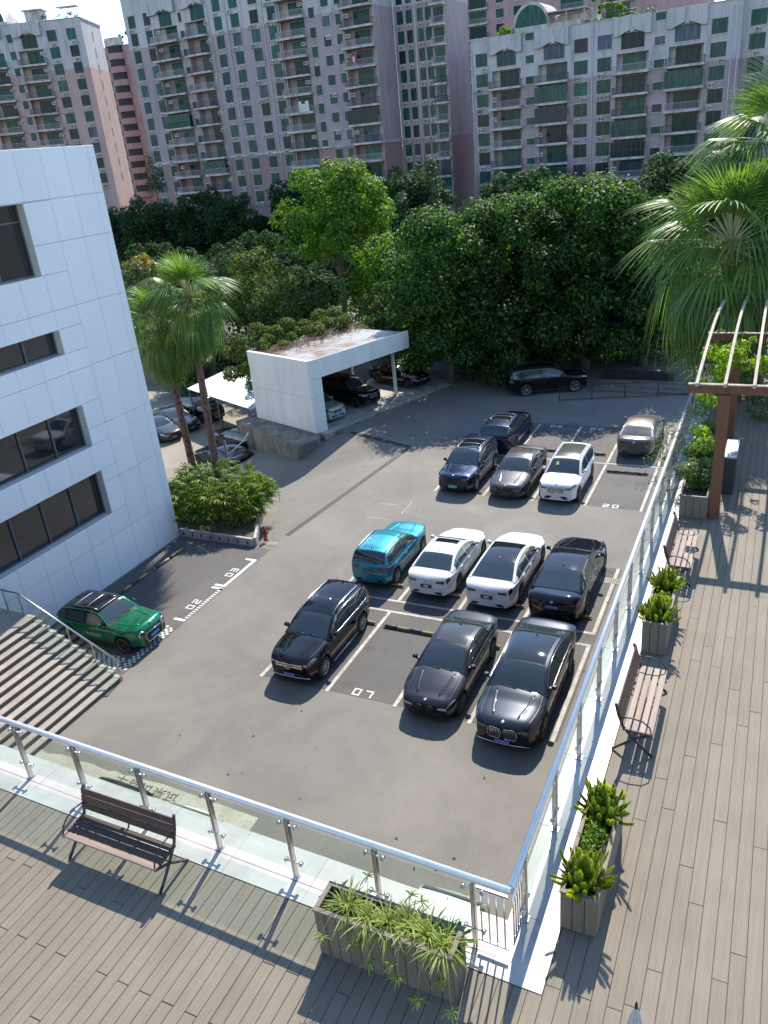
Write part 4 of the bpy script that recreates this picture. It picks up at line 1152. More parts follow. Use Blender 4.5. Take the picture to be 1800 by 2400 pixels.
for nm, (u, z, c, w, h) in (('white cloth drying on a centre block balcony', (31.6, 22.4, 0, 2.2, 1.7)), ('row of red and white laundry on a centre block balcony', (43.2, 28.9, 1, 1.2, 1.2))):
    t = empty('laundry', CB_.matrix_basis @ Vector((u, -1.32, z)), rad(-2.6)); tag(t, nm, 'laundry')
    for j in range(3):
        g = MB(); x0 = j*w/3; rows = [[(x0+w/3*0.92*a_, -0.05*math.sin(9*a_+j), h*(1-0.25*(j % 2)) if b_ else 0.0) for b_ in (0, 1)] for a_ in np.linspace(0, 1, 6)]
        g.grid(rows); g.build('cloth', M_CURT[c if j != 1 else 0], t)

# --- left block, turned toward the camera, sunlit flank
LB_ = empty('apartment_block', (-143.7, 137.0, 0), rad(25)); tag(LB_, 'pink apartment block at the far left with one sunlit flank', 'apartment block', 'pink apartment blocks beyond the trees')
LBAL = [(-0.15, 5.7, 1.36, 4.5), (-8.3, -2.55, -6.6, -3.4)]
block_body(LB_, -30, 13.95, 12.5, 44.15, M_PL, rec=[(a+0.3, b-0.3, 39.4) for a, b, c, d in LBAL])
for k in range(10):
    f = 39.5-2.98*k
    for (a, b) in ((10.75, 12.6), (6.7, 8.6)):
        window(LB_, a, b, f+1.0, f+3.0); aircon(LB_, a+0.7, f+0.15)
    window(LB_, -1.5, -0.4, f+0.0+1.5, f+1.5+1.5, 1); 
    if k:
        for (a, b, c, d) in LBAL:
            balcony(LB_, a, b, c, d, f, False); 
            if arng.random() < .7: aircon(LB_, d+0.1, f+1.8)
for (a, b, c, d) in LBAL: arch_top(LB_, a, b, c, d, 41.9, 39.7, 44.2, M_PL)
g = MB(); g.box(13.952, 14.12, -0.1, 12.6, 44.0, 44.3); g.build('coping', M_SLABW, LB_)
for k in range(10):
    f = 39.5-2.98*k; g = MB(); g.box(13.952, 13.98, 5.8, 6.5, f+1.1, f+2.8); g.build('slit_window', M_WFD, LB_)
g = MB(); rows = []
for i in range(17):
    a = PI*i/16; rows.append([(-5.5-4.2*math.cos(a), 1.6, 45.0+4.2*math.sin(a)), (-5.5-4.2*math.cos(a), 8.0, 45.0+4.2*math.sin(a))])
g.grid(rows, flip=True); g.box(-9.7, -1.3, 1.65, 8, 43.3, 45.0)
VA = g.build('roof_vault', M_SLABW, LB_)
g = MB(); g.add([(-5.5-3.7*math.cos(PI*i/16), 1.58, 45.0+3.7*math.sin(PI*i/16)) for i in range(17)], [tuple(range(17))]); g.build('arched_pane', M_AGL, VA)
g = MB(); g.box(2.0, 6.2, 1.5, 5, 46.4, 46.6); g.box(2.4, 5.8, 2.0, 4.6, 43.3, 46.4); g.build('roof_shelter', M_SLABW, LB_)
g = MB(); g.box(9.3, 13.3, 1.2, 3.4, 46.4, 46.5); [g.tube([(x, 1.3, 43.3), (x, 1.3, 46.4)], 0.05, 5) for x in (9.4, 11.3, 13.2)]; g.build('roof_frame', M_SLABW, LB_)

# --- slim block with curved balconies seen between left and centre blocks
m0 = ony(1225/5.184, 620/5.184, 185); m1 = ony(1545/5.184, 620/5.184, 185)
MBK = empty('apartment_block', (m0.x, 185, 0), 0.0); tag(MBK, 'slim salmon block with curved balcony stack between the left and centre blocks', 'apartment block', 'pink apartment blocks beyond the trees')
wm = m1.x-m0.x+6; ztm = ony(1400/5.184, 480/5.184, 185).z
M_SALM = wall_mat('salmon_render', 80, (0.37, 0.245, 0.225), PALE)
block_body(MBK, -3, wm, 12, ztm-1.5, M_SALM)
uc = ony(1440/5.184, 770/5.184, 185).x-m0.x
for k in range(12):
    z = ztm-3.0-3.0*k
    g = MB(); n = 10; P = [(uc+2.6*math.cos(PI+PI*i/n), 2.0*math.sin(PI+PI*i/n)) for i in range(n+1)]
    g.prism(P, z-1.5, z-0.1); o = g.build('curved_parapet', M_SALM, MBK)
    g = MB(); P2 = [(uc+2.2*math.cos(PI+PI*i/n), 1.7*math.sin(PI+PI*i/n)) for i in range(n+1)]; g.prism(P2, z-0.098, z+1.498); g.build('window_band', M_INNER, o)
    window(MBK, uc-6.2, uc-5.2, z-1.2, z+0.2, 1); window(MBK, uc-4.5, uc-3.3, z-1.2, z+0.2, 1)
g = MB(); n = 10; g.prism([(uc+2.8*math.cos(PI+PI*i/n), 2.2*math.sin(PI+PI*i/n)) for i in range(n+1)], ztm-1.49, ztm+0.3); g.build('curved_canopy', M_SLABW, MBK)

# --- tall block behind, glimpsed between the centre and right blocks
b0 = ony(640+1385/3.456, 250/3.456, 205); b1 = ony(1090+1300/4.608, 40, 205)
BBK = empty('apartment_block', (b0.x, 205, 0), rad(-2)); tag(BBK, 'rear pink apartment block with long balconies, half hidden behind the domed block', 'apartment block', 'pink apartment blocks beyond the trees')
block_body(BBK, 0, b1.x-b0.x+25, 14, 75, M_PB)
dz = 2.95
for k in range(15):
    z = ony(640+1385/3.456, 255/3.456, 205).z+dz*(5-k)
    for (a, b) in ((0.1, 5.4), (5.9, 11.2)):
        balcony(BBK, a, b, a+0.6, b-0.6, z, False, deep=False)
    for (a, b) in ((13.0, 14.8), (17.2, 19.0), (21.5, 23.3)):
        window(BBK, a, b, z+0.9, z+2.7); aircon(BBK, a+0.3, z+0.1)
    balcony(BBK, 27, 34, 28, 33, z, False, deep=False); balcony(BBK, 37, 44, 38, 43, z, False, deep=False)
pipe(BBK, 5.65, 0, 74, -0.9, 0.22)
# ------------------------------------------------------------------ cars
def pchip(xs, ys):
    xs = np.asarray(xs, float); ys = np.asarray(ys, float); h = np.diff(xs); d = np.diff(ys)/h; n = len(xs)
    m = np.zeros(n); m[0] = d[0]; m[-1] = d[-1]
    for i in range(1, n-1):
        if d[i-1]*d[i] > 0:
            w1 = 2*h[i]+h[i-1]; w2 = h[i]+2*h[i-1]; m[i] = (w1+w2)/(w1/d[i-1]+w2/d[i])
    def f(x):
        x = min(max(x, xs[0]), xs[-1]); i = min(max(int(np.searchsorted(xs, x))-1, 0), n-2); t = (x-xs[i])/h[i]
        return float((2*t**3-3*t**2+1)*ys[i]+(t**3-2*t**2+t)*h[i]*m[i]+(-2*t**3+3*t**2)*ys[i+1]+(t**3-t**2)*h[i]*m[i+1])
    return f
def paint(name, col, metal=0.35, rough=0.32, dust=0.0):
    m, nt, p, out = new_mat(name)
    p.inputs['Metallic'].default_value = metal; p.inputs['Roughness'].default_value = rough
    p.inputs['Coat Weight'].default_value = 1.0; p.inputs['Coat Roughness'].default_value = 0.03; p.inputs['Specular IOR Level'].default_value = 0.0
    g_ = N(nt, 'ShaderNodeNewGeometry'); sp = N(nt, 'ShaderNodeSeparateXYZ'); nt.links.new(g_.outputs['Normal'], sp.inputs[0])
    mr = N(nt, 'ShaderNodeMapRange'); mr.inputs[1].default_value = 0.2; mr.inputs[2].default_value = 0.95; mr.inputs[4].default_value = 0.012+dust
    nt.links.new(sp.outputs[2], mr.inputs[0])
    f = noise(nt, 2.2, 5, 0.6, coords(nt, 'Object'))
    ml = N(nt, 'ShaderNodeMath', operation='MULTIPLY'); nt.links.new(mr.outputs[0], ml.inputs[0]); nt.links.new(ramp(nt, f, [(0.3, (0.6, 0.6, 0.6)), (0.7, (1.2, 1.2, 1.2))]), ml.inputs[1])
    c = mixc(nt, ml.outputs[0], col, (0.24, 0.21, 0.175)); nt.links.new(c, p.inputs['Base Color'])
    if dust:
        m2 = N(nt, 'ShaderNodeMapRange'); m2.inputs[3].default_value = 0.035; m2.inputs[4].default_value = 0.55; nt.links.new(ml.outputs[0], m2.inputs[0]); nt.links.new(m2.outputs[0], p.inputs['Coat Roughness'])
        p.inputs['Coat Weight'].default_value = 0.7
    return m
M_CGL = plain('car_glass', (0.026, 0.038, 0.041), 0.03, 0, 0, 0.9)
M_CGLD = speckled('dusty_car_glass', (0.045, 0.05, 0.048), (0.075, 0.078, 0.072), 3, 0.18, 0)
M_ROOFG = plain('black_roof_glass', (0.012, 0.014, 0.018), 0.04, 0, 0, 0.7)
M_TYRE = plain('tyre_rubber', (0.018, 0.018, 0.018), 0.8)
M_RIMS = plain('silver_alloy', (0.45, 0.45, 0.46), 0.3, 0.9)
M_RIMD = plain('dark_alloy', (0.09, 0.09, 0.095), 0.35, 0.8)
M_TRIM = plain('black_trim', (0.016, 0.016, 0.017), 0.45)
M_CHR = plain('chrome', (0.75, 0.75, 0.76), 0.12, 1.0)
M_HEAD = plain('headlamp_glass', (0.34, 0.36, 0.38), 0.12, 0.4, 1.0)
M_HEADD = plain('smoked_headlamp', (0.07, 0.075, 0.085), 0.1, 0.3, 1.0)
M_TAIL = plain('red_tail_lamp', (0.30, 0.012, 0.02), 0.15, 0, 1.0)
M_TAILD = plain('dark_red_tail_lamp', (0.10, 0.008, 0.016), 0.12, 0, 1.0)
M_PLB = plain('blue_plate', (0.02, 0.10, 0.42), 0.4); M_PLG = plain('green_plate', (0.22, 0.55, 0.30), 0.4); M_PLK = plain('dealer_plate', (0.02, 0.02, 0.025), 0.4); M_PLW = plain('plate_white', (0.7, 0.7, 0.7), 0.5)
_wh = {}
def wheel_meshes(R, style):
    k = (round(R, 3), style)
    if k not in _wh:
        g = MB(); w = 0.115
        g.lathe([(R*0.66, -w), (R*0.93, -w), (R*0.99, -w*0.75), (R, -w*0.3), (R, w*0.3), (R*0.99, w*0.75), (R*0.93, w), (R*0.68, w*1.02), (R*0.64, w*0.9)], 28, axis='y')
        ty = g.mesh('tyre', M_TYRE)
        g = MB(); rr_ = R*0.68
        g.lathe([(rr_, w*0.96), (rr_*0.93, w*0.98), (rr_*0.90, w*0.6)], 28, 0, 'y'); g.lathe([(rr_*0.95, w*0.3), (0.0, w*0.3)], 28, 1, 'y', False)
        ns = 5 if style != 'multi' else 9
        for i in range(ns):
            for dd in ((-0.16, 0.16) if style != 'multi' else (0,)):
                a = 2*PI*i/ns+dd; a2 = 2*PI*i/ns+dd*0.55
                c, s = math.cos(a), math.sin(a); c2, s2 = math.cos(a2), math.sin(a2); hw = R*0.035
                p0 = Vector((c2*R*0.1, 0, s2*R*0.1)); p1 = Vector((c*rr_*0.93, 0, s*rr_*0.93)); t = (p1-p0).normalized(); nn = Vector((-t.z, 0, t.x))*hw
                v = []
                for y in (w*0.62, w*0.93): v += [tuple(p0-nn+Vector((0, y, 0))), tuple(p0+nn+Vector((0, y, 0))), tuple(p1+nn+Vector((0, y, 0))), tuple(p1-nn+Vector((0, y, 0)))]
                g.add(v, [(4, 5, 6, 7), (0, 4, 7, 3), (1, 2, 6, 5), (0, 1, 5, 4), (2, 3, 7, 6)], 0)
        g.lathe([(R*0.15, w*0.6), (R*0.14, w*0.95), (0, w*0.97)], 12, 0, 'y')
        rm = g.mesh('rim', [M_RIMS if style in ('silver', 'multi') else M_RIMD, M_TRIM])
        _wh[k] = (ty, rm)
    return _wh[k]
_pl = {}
def plate(parent, kind, txt, loc, rz):
    o = empty('number_plate', loc, rz, parent)
    g = MB(); g.box(-0.01, 0.008, -0.22, 0.22, -0.07, 0.07, ch=0.004); g.build('plate_panel', {'blue': M_PLB, 'green': M_PLG, 'dealer': M_PLK}[kind], o)
    if kind == 'dealer':
        g = MB(); g.box(0.009, 0.012, -0.1, 0.1, -0.03, 0.045); g.build('plate_text', M_PLW, o)
    else:
        k = (kind, txt)
        if k not in _pl: _pl[k] = text_mesh(txt, 0.105, M_PLW if kind == 'blue' else M_TRIM, 'plate_text')
        inst('plate_text', _pl[k], o, (0.0105, 0, 0), (PI/2, 0, PI/2), (0.9, 1, 1))
    return o
_rd = None
def roundel(parent, loc, rot):
    global _rd
    if _rd is None:
        g = MB(); g.lathe([(0.045, 0), (0.045, 0.006), (0.033, 0.007)], 16, 0, 'z')
        for q in range(4):
            pts = [(0, 0, 0.0065)]+[(0.033*math.cos(PI/2*q+PI/8*i), 0.033*math.sin(PI/2*q+PI/8*i), 0.0065) for i in range(5)]
            g.add(pts, [tuple(range(6))], 1 if q % 2 else 2)
        _rd = g.mesh('emblem', [M_CHR, M_PLW, M_PLB])
    inst('emblem', _rd, parent, loc, rot, (1.15, 1.15, 1.15))
class Car:
    def __init__(s, name, label, L, W, H, kind, col_mat, loc, rz, wb=None, fo=None, R=0.34, nose=None, tail=None, rim='dark', glass=None, z=0.0, cat='car', group=None, lamps='smoked', dark_tail=True, kR=None, lv=(4.75, 5.75)):
        s.lv = lv
        s.L, s.W, s.H, s.kind = L, W, H, kind
        s.t = empty(name, (loc[0], loc[1], z), rz); tag(s.t, label, cat, group)
        s.mat = col_mat; s.R = R
        wb = wb or L*0.595; fo = fo or L*0.175
        s.xf = L/2-fo; s.xr = s.xf-wb
        suv = kind in ('suv', 'hatch')
        s.nose = nose or (0.58*H if suv else 0.50*H); s.tail = tail or (0.60*H if suv else 0.68*H)
        hl = L/2
        xc = s.xf-(0.50 if suv else 0.56)
        if kind == 'sedan':
            s.prof = [(xc, 0.655*H), (xc-0.42, 0.83*H), (xc-0.86, 0.955*H), (xc-1.45, 1.0*H), (-0.17*L-0.2, 0.965*H), (-0.29*L-0.02, 0.86*H), (-hl+0.62, 0.735*H)]
            s.keys = (0, 2, 4, 6)
            belt = [(-hl, 0.72*H), (-hl+0.62, 0.72*H), (0, 0.675*H), (xc, 0.65*H), (hl, 0.60*H)]
            zt = [(-hl, s.tail-0.06), (-hl+0.07, s.tail+0.035), (-hl+0.25, 0.735*H), (-hl+0.62, 0.725*H), (0, 0.675*H), (xc, 0.652*H), (s.xf, 0.60*H), (hl-0.38, 0.54*H if nose is None else s.nose+0.055), (hl-0.1, s.nose+0.015), (hl, s.nose-0.06)]
        elif kind == 'suv':
            s.prof = [(xc, 0.645*H), (xc-0.36, 0.80*H), (xc-0.78, 0.945*H), (xc-1.3, 0.995*H), (-0.12*L, 1.0*H), (-hl+0.42, 0.965*H), (-hl+0.24, 0.86*H), (-hl+0.06, 0.655*H)]
            s.keys = (0, 2, 5, 7)
            belt = [(-hl, 0.655*H), (0, 0.635*H), (xc, 0.63*H), (hl, 0.60*H)]
            zt = [(-hl, s.tail-0.05), (-hl+0.05, s.tail+0.03), (-hl+0.2, 0.65*H), (0, 0.635*H), (xc, 0.635*H), (s.xf, 0.615*H), (hl-0.3, s.nose+0.035), (hl-0.08, s.nose), (hl, s.nose-0.07)]
        else:
            s.prof = [(xc-0.05, 0.665*H), (xc-0.32, 0.83*H), (xc-0.62, 0.96*H), (xc-1.1, 1.0*H), (-0.15*L, 0.99*H), (-hl+0.5, 0.945*H), (-hl+0.3, 0.84*H), (-hl+0.1, 0.68*H)]
            s.keys = (0, 2, 5, 7)
            belt = [(-hl, 0.67*H), (0, 0.65*H), (xc, 0.645*H), (hl, 0.6*H)]
            zt = [(-hl, s.tail-0.05), (-hl+0.06, s.tail+0.03), (-hl+0.2, 0.665*H), (0, 0.65*H), (xc, 0.655*H), (s.xf+0.1, 0.625*H), (hl-0.22, s.nose+0.06), (hl-0.06, s.nose), (hl, s.nose-0.1)]
        s.kR = kR or (0.735 if suv else 0.70)
        s.belt = pchip(*zip(*belt)); s.zt = pchip(*zip(*zt))
        cum = [0]
        for a, b in zip(s.prof[:-1], s.prof[1:]): cum.append(cum[-1]+math.hypot(b[0]-a[0], b[1]-a[1]))
        s.cum = cum; s.px = pchip(cum, [p[0] for p in s.prof]); s.pz = pchip(cum, [p[1] for p in s.prof])
        s.hmax = max(s.pz(c)-s.belt(s.px(c)) for c in np.linspace(0, cum[-1], 30))
        s.gl = glass or M_CGL
        s.body(); s.windows(); s.wheels(rim)
        s.lamps(lamps, dark_tail); s.details()
    def zbot(s, x):
        hl = s.L/2; zb = 0.20 if s.kind == 'sedan' else 0.23
        if x > hl-0.5: zb += 0.06*((x-hl+0.5)/0.5)
        if x < -hl+0.6: zb += 0.12*((-hl+0.6-x)/0.6)
        for xw in (s.xf, s.xr):
            Ra = s.R+0.05
            if abs(x-xw) <= Ra+1e-6: zb = max(zb, s.R+math.sqrt(max(0, Ra*Ra-(x-xw)**2))*0.98)
        return zb
    def hw(s, x):
        hl = s.L/2; w = s.W/2
        tf = max(0, (x-(hl-0.95))/0.95); tr = max(0, ((-hl+0.85)-x)/0.85)
        w *= 1-0.17*tf**2.6-0.06*tf; w *= 1-0.13*tr**2.6-0.03*tr
        # fenders
        for xw in (s.xf, s.xr): w += 0.012*math.exp(-((x-xw)/0.42)**2)
        return w
    def sec(s, x):
        w = s.hw(x); zb = s.zbot(x); zt = s.zt(x); zs = zt-0.10*(0.6 if s.kind == 'sedan' else 0.8)
        zb = min(zb, zs-0.04)
        crown = 0.045 if x > s.prof[0][0]-0.2 else 0.02
        hgt = zs-zb
        return [(0, zb), (w*0.86, zb), (w*0.955, zb+min(0.06, 0.2*hgt)), (w*0.985, zb+0.33*hgt), (w*1.0, zb+0.68*hgt), (w*0.978, zs), (w*0.90, zt-0.012), (w*0.60, zt+crown*0.88), (0, zt+crown)]
    def bpt(s, x, v, off=0.0):
        S = s.sec(x); i = min(int(v), 7); t = v-i
        y = S[i][0]+(S[i+1][0]-S[i][0])*t
        return Vector((s.bx(x, y), y, S[i][1]+(S[i+1][1]-S[i][1])*t))
    def bx(s, x, y):
        """noses and tails are bowed in plan"""
        hl = s.L/2; t = min(1.0, max(0.0, (abs(x)-(hl-0.55))/0.55)); return x-math.copysign(0.115*t*(y/(s.W/2))**2, x)
    def cpt(s, c, v):
        x = s.px(c); z = s.pz(c); zb = s.belt(x)-0.015; h = max(z-zb, 0.004)
        wB = s.hw(x)*0.95; hr = min(1, h/s.hmax); wR = wB-(wB-s.W/2*s.kR)*hr**0.85
        if v <= 1: return Vector((x, wB+(wR-wB)*v**1.35, zb+h*0.90*v))
        t = v-1
        return Vector((x, wR*(1-t), zb+h*(0.90+0.10*(1-(1-t)**2.4))))
    def body(s):
        hl = s.L/2
        st = set(np.linspace(-hl+0.02, hl-0.02, 46).round(4))
        for xw in (s.xf, s.xr):
            Ra = s.R+0.05
            for k in range(-5, 6): st.add(round(xw+Ra*math.sin(k*PI/10), 4))
            st.add(round(xw+Ra+0.012, 4)); st.add(round(xw-Ra-0.012, 4))
        st = sorted(st); rows = []
        def loop(x, sc=1.0):
            S = s.sec(x); zm = (S[0][1]+S[8][1])/2
            half = [(y*sc, zm+(z-zm)*sc) for y, z in S]
            return [(s.bx(x, y), y, z) for y, z in half]+[(s.bx(x, y), -y, z) for y, z in half[-2:0:-1]]
        rr0 = loop(st[0]); rows.append([(s.bx(-hl, p[1]*0.94), p[1]*0.94, p[2]*0.94+0.035) for p in rr0])
        for x in st: rows.append(loop(x))
        rr1 = loop(st[-1]); rows.append([(s.bx(hl, p[1]*0.94), p[1]*0.94, p[2]*0.94+0.03) for p in rr1])
        g = MB(); n = 16
        v = [p for r_ in rows for p in r_]; f = []; fm = []
        for i in range(len(rows)-1):
            for j in range(n):
                f.append((i*n+j, i*n+(j+1) % n, (i+1)*n+(j+1) % n, (i+1)*n+j)[::-1]); fm.append(1 if j in (0, 15) else 0)
        f.append(tuple(range(n))); fm.append(0); f.append(tuple(range((len(rows)-1)*n, len(rows)*n))[::-1]); fm.append(0)
        b = len(g.v); g.v += v; g.f += f; g.m += fm; g.sm += [True]*len(f)
        # cabin shell
        nu = 34; vs = [0, .15, .3, .45, .6, .75, .88, 1.0, 1.12, 1.3, 1.5, 1.75, 2.0]
        R_ = []
        for i in range(nu+1):
            c = s.cum[-1]*i/nu; pts = [s.cpt(c, q) for q in vs]
            R_.append([tuple(p) for p in pts]+[(p.x, -p.y, p.z) for p in pts[-2::-1]])
        g.grid(R_, 0, True, flip=True)
        s.bodyo = g.build('body', [s.mat, M_DARK], s.t); sharp(s.bodyo, 30)
    def cpatch(s, name, c0, c1, v0, v1, mat, off=0.007, both=False, side=1, nu=8, nv=5, parent=None):
        def P(c, v, sg):
            p = s.cpt(c, v); e = 0.02; ee = 0.02
            du = s.cpt(min(c+e, s.cum[-1]), v)-s.cpt(max(c-e, 0), v); dv = s.cpt(c, min(v+ee, 1.999))-s.cpt(c, max(v-ee, 0.001))
            nn = du.cross(dv); nn = nn.normalized() if nn.length > 1e-9 else Vector((0, 0, 1))
            if nn.y*1.0 < -1e-3 and nn.z < 0.2: nn = -nn
            if nn.z < -0.2: nn = -nn
            p = p+nn*off; return (p.x, p.y*sg, p.z)
        g = MB(); rows = []
        for i in range(nu+1):
            c = c0+(c1-c0)*i/nu
            if both:
                vv = [v0+(v1-v0)*j/nv for j in range(nv+1)]
                a = [P(c, v, 1) for v in vv]; bb = [P(c, v, -1) for v in vv[-2::-1]]; rows.append(a+bb)
            else: rows.append([P(c, v0+(v1-v0)*j/nv, side) for j in range(nv+1)])
        g.grid(rows, 0, True, flip=(both or side > 0)); return g.build(name, mat, parent or s.t)
    def windows(s):
        k = s.keys; C = s.cum; tot = C[-1]
        s.cpatch('windshield', C[k[0]]+0.07, C[k[1]]-0.03, 1.10, 2.0, s.gl, both=True)
        rg0 = C[k[2]]+0.04; rg1 = C[k[3]]-(0.05 if s.kind == 'sedan' else 0.10)
        s.cpatch('rear_window', rg0, rg1, 1.10 if s.kind == 'sedan' else 1.06, 2.0, s.gl, both=True)
        a = C[k[0]]+0.36*(C[k[1]]-C[k[0]]); e = C[k[2]]+(0.55*(C[k[3]]-C[k[2]]) if s.kind == 'sedan' else 0.10)
        m1 = a+(e-a)*0.46; m2 = a+(e-a)*0.84
        for sd in (1, -1):
            for (p, q) in ((a, m1-0.03), (m1+0.03, m2-0.02), (m2+0.02, e)):
                s.cpatch('side_window', p, q, 0.10, 0.86, s.gl, side=sd, nu=5, nv=4)
        s.wa, s.we, s.wm = a, e, (m1, m2)
    def wheels(s, rim):
        ty, rm = wheel_meshes(s.R, rim)
        for xw in (s.xf, s.xr):
            for sd in (1, -1):
                w = inst('wheel', ty, s.t, (xw, sd*(s.W/2-0.125), s.R), (0, 0, 0 if sd > 0 else PI))
                inst('rim', rm, w)
    def bpatch(s, name, x0, x1, v0, v1, mat, side, off=0.008, nu=6, nv=4, x0b=None, x1b=None):
        g = MB(); rows = []
        for i in range(nu+1):
            row = []
            for j in range(nv+1):
                tv = j/nv; xa = x0+((x0b if x0b is not None else x0)-x0)*tv; xb = x1+((x1b if x1b is not None else x1)-x1)*tv
                x = xa+(xb-xa)*i/nu; v = v0+(v1-v0)*tv
                p = s.bpt(x, v); q = s.bpt(x, v+0.05); r_ = s.bpt(x+0.02, v)
                nn = (q-p).cross(r_-p); nn = nn.normalized() if nn.length > 1e-9 else Vector((0, 1, 0))
                if nn.y < 0: nn = -nn
                p = p+nn*off; row.append((p.x, p.y*side, p.z))
            rows.append(row)
        g.grid(rows, 0, True, flip=(side < 0)); return g.build(name, mat, s.t)
    def lamps(s, lamps, dark_tail):
        hl = s.L/2; hm = {'smoked': M_HEADD, 'clear': M_HEAD}.get(lamps)
        for sd in (1, -1):
            if hm: s.bpatch('headlight', hl-0.46, hl-0.03, s.lv[0], s.lv[1], hm, sd, x0b=hl-0.36)
            s.bpatch('tail_light', -hl+0.03, -hl+0.30, 4.35, 5.35, M_TAILD if dark_tail else M_TAIL, sd, x1b=-hl+0.22)
            z = s.tail-0.10; y0, y1 = s.W*0.22, s.W*0.375
            fx = lambda y: -hl-0.012+0.115*(y/(s.W/2))**2
            g = MB(); g.add([(fx(y0), sd*y0, z-0.05), (fx(y1), sd*y1, z-0.07), (fx(y1)+0.02, sd*(y1+0.035), z+0.04), (fx(y1), sd*y1, z+0.055), (fx(y0), sd*y0, z+0.03)], [(0, 1, 2, 3, 4)])
            g.build('tail_light', M_TAILD if dark_tail else M_TAIL, s.t)
            if hm:
                zz = s.nose-0.125; y0, y1 = s.W*0.225, s.W*0.365; fx = lambda y: hl+0.010-0.115*(y/(s.W/2))**2
                g = MB(); g.add([(fx(y0), sd*y0, zz-0.035), (fx(y1), sd*y1, zz-0.045), (fx(y1)-0.01, sd*(y1+0.02), zz+0.05), (fx(y0), sd*y0, zz+0.035)], [(0, 1, 2, 3)]); g.build('headlight', hm, s.t)
    def details(s):
        hl = s.L/2; xc = s.prof[0][0]
        for sd in (1, -1):
            g = MB(); y = s.hw(xc-0.25)*0.95-0.01; z = s.belt(xc-0.3)+0.06
            g.box(xc-0.42, xc-0.26, sd*(y+0.02)-(0.0 if sd > 0 else 0.17), sd*(y+0.02)+(0.17 if sd > 0 else 0.0), z, z+0.125, 0, ch=0.035)
            g.box(xc-0.40, xc-0.30, sd*y-0.06, sd*y+0.06, z-0.03, z+0.03, 1, ch=0.01)
            g.build('mirror', [s.mirror_mat(), M_TRIM], s.t)
            for xd in (s.px(s.wm[0])+0.10, s.px(s.wm[1])+0.12):
                p = s.bpt(xd, 4.75); g = MB(); g.box(p.x-0.11, p.x+0.11, sd*p.y-0.022, sd*p.y+0.022, p.z-0.016, p.z+0.016, ch=0.008); g.build('door_handle', s.mat, s.t)
            # sill and door gaps
            g = MB()
            for xd in (s.px(s.wa)-0.05, s.px(s.wm[0]), s.px(s.wm[1])-0.02):
                if abs(xd-s.xr) < s.R+0.08: xd = s.xr+s.R+0.09
                P = []
                for v in np.linspace(2.2, 5.2, 8):
                    p = s.bpt(xd, v); P.append((p.x, sd*(p.y+0.002), p.z))
                for a, b in zip(P[:-1], P[1:]):
                    g.add([(a[0]-0.005, a[1], a[2]), (a[0]+0.005, a[1], a[2]), (b[0]+0.005, b[1], b[2]), (b[0]-0.005, b[1], b[2])], [(0, 1, 2, 3)])
            g.build('door_gap', M_TRIM, s.t)
            g = MB(); x0, x1 = s.xr+s.R+0.08, s.xf-s.R-0.08; P0, P1 = s.bpt(x0, 2.1), s.bpt(x1, 2.1)
            g.add([(x0, sd*(P0.y+0.004), P0.z-0.05), (x1, sd*(P1.y+0.004), P1.z-0.05), (x1, sd*(P1.y+0.012), P1.z+0.06), (x0, sd*(P0.y+0.012), P0.z+0.06)], [(0, 1, 2, 3)]); g.build('sill', M_TRIM, s.t)
        g = MB(); cr = s.cpt(s.cum[s.keys[2]]-0.18, 2.0)
        g.add([(cr.x+0.12, 0, cr.z), (cr.x-0.07, -0.025, cr.z-0.008), (cr.x-0.07, 0.025, cr.z-0.008), (cr.x-0.08, 0, cr.z+0.06)], [(0, 2, 3), (0, 3, 1), (1, 3, 2)]); g.build('antenna_fin', s.mat, s.t)
        g = MB(); p = s.cpt(s.cum[s.keys[0]]+0.05, 1.3); q = s.cpt(s.cum[s.keys[0]]+0.10, 2.0)
        g.tube([(p.x+0.02, p.y*0.7, p.z+0.02), (q.x-0.02, 0.05, q.z+0.02)], 0.010, 5); g.tube([(p.x+0.02, -0.02, q.z+0.0), (q.x-0.02, -p.y*0.85, p.z+0.035)], 0.010, 5); g.build('wiper', M_TRIM, s.t)
        # hood shut lines
        for sd in (1, -1):
            g = MB(); P = [s.bpt(x, 6.35) for x in np.linspace(xc+0.02, hl-0.3, 8)]
            for a, b in zip(P[:-1], P[1:]): g.add([(a.x, sd*(a.y-0.006), a.z+0.004), (a.x, sd*(a.y+0.006), a.z+0.003), (b.x, sd*(b.y+0.006), b.z+0.003), (b.x, sd*(b.y-0.006), b.z+0.004)], [(0, 1, 2, 3)])
            g.build('hood_gap', M_TRIM, s.t)
        for sd in (1, -1):   # bonnet creases
            g = MB(); P = []
            for u in np.linspace(0, 1, 8):
                x = xc+0.06+(hl-0.30-xc-0.06)*u; q = s.bpt(x, 7.05+0.28*u); P.append((q.x, sd*q.y, q.z+0.002))
            g.tube(P, [0.012]+[0.05]*6+[0.012], 8, flat=0.12); g.build('hood_crease', s.mat, s.t)
        # cowl strip
        g = MB(); rows = []
        for c in (s.cum[0]-0.0, s.cum[0]+0.07):
            rows.append([tuple(s.cpt(c, v)+Vector((0, 0, 0.008))) for v in np.linspace(1.1, 2.0, 6)]+[(lambda p: (p.x, -p.y, p.z+0.008))(s.cpt(c, v)) for v in np.linspace(2.0, 1.1, 6)[1:]])
        g.grid(rows, 0, True, flip=True); g.build('cowl', M_TRIM, s.t)
        zg = s.tail-0.21; s.plateface('bumper_gap', -hl-0.003, [(-s.W*0.36, zg), (s.W*0.36, zg), (s.W*0.36, zg+0.011), (-s.W*0.36, zg+0.011)], M_TRIM)
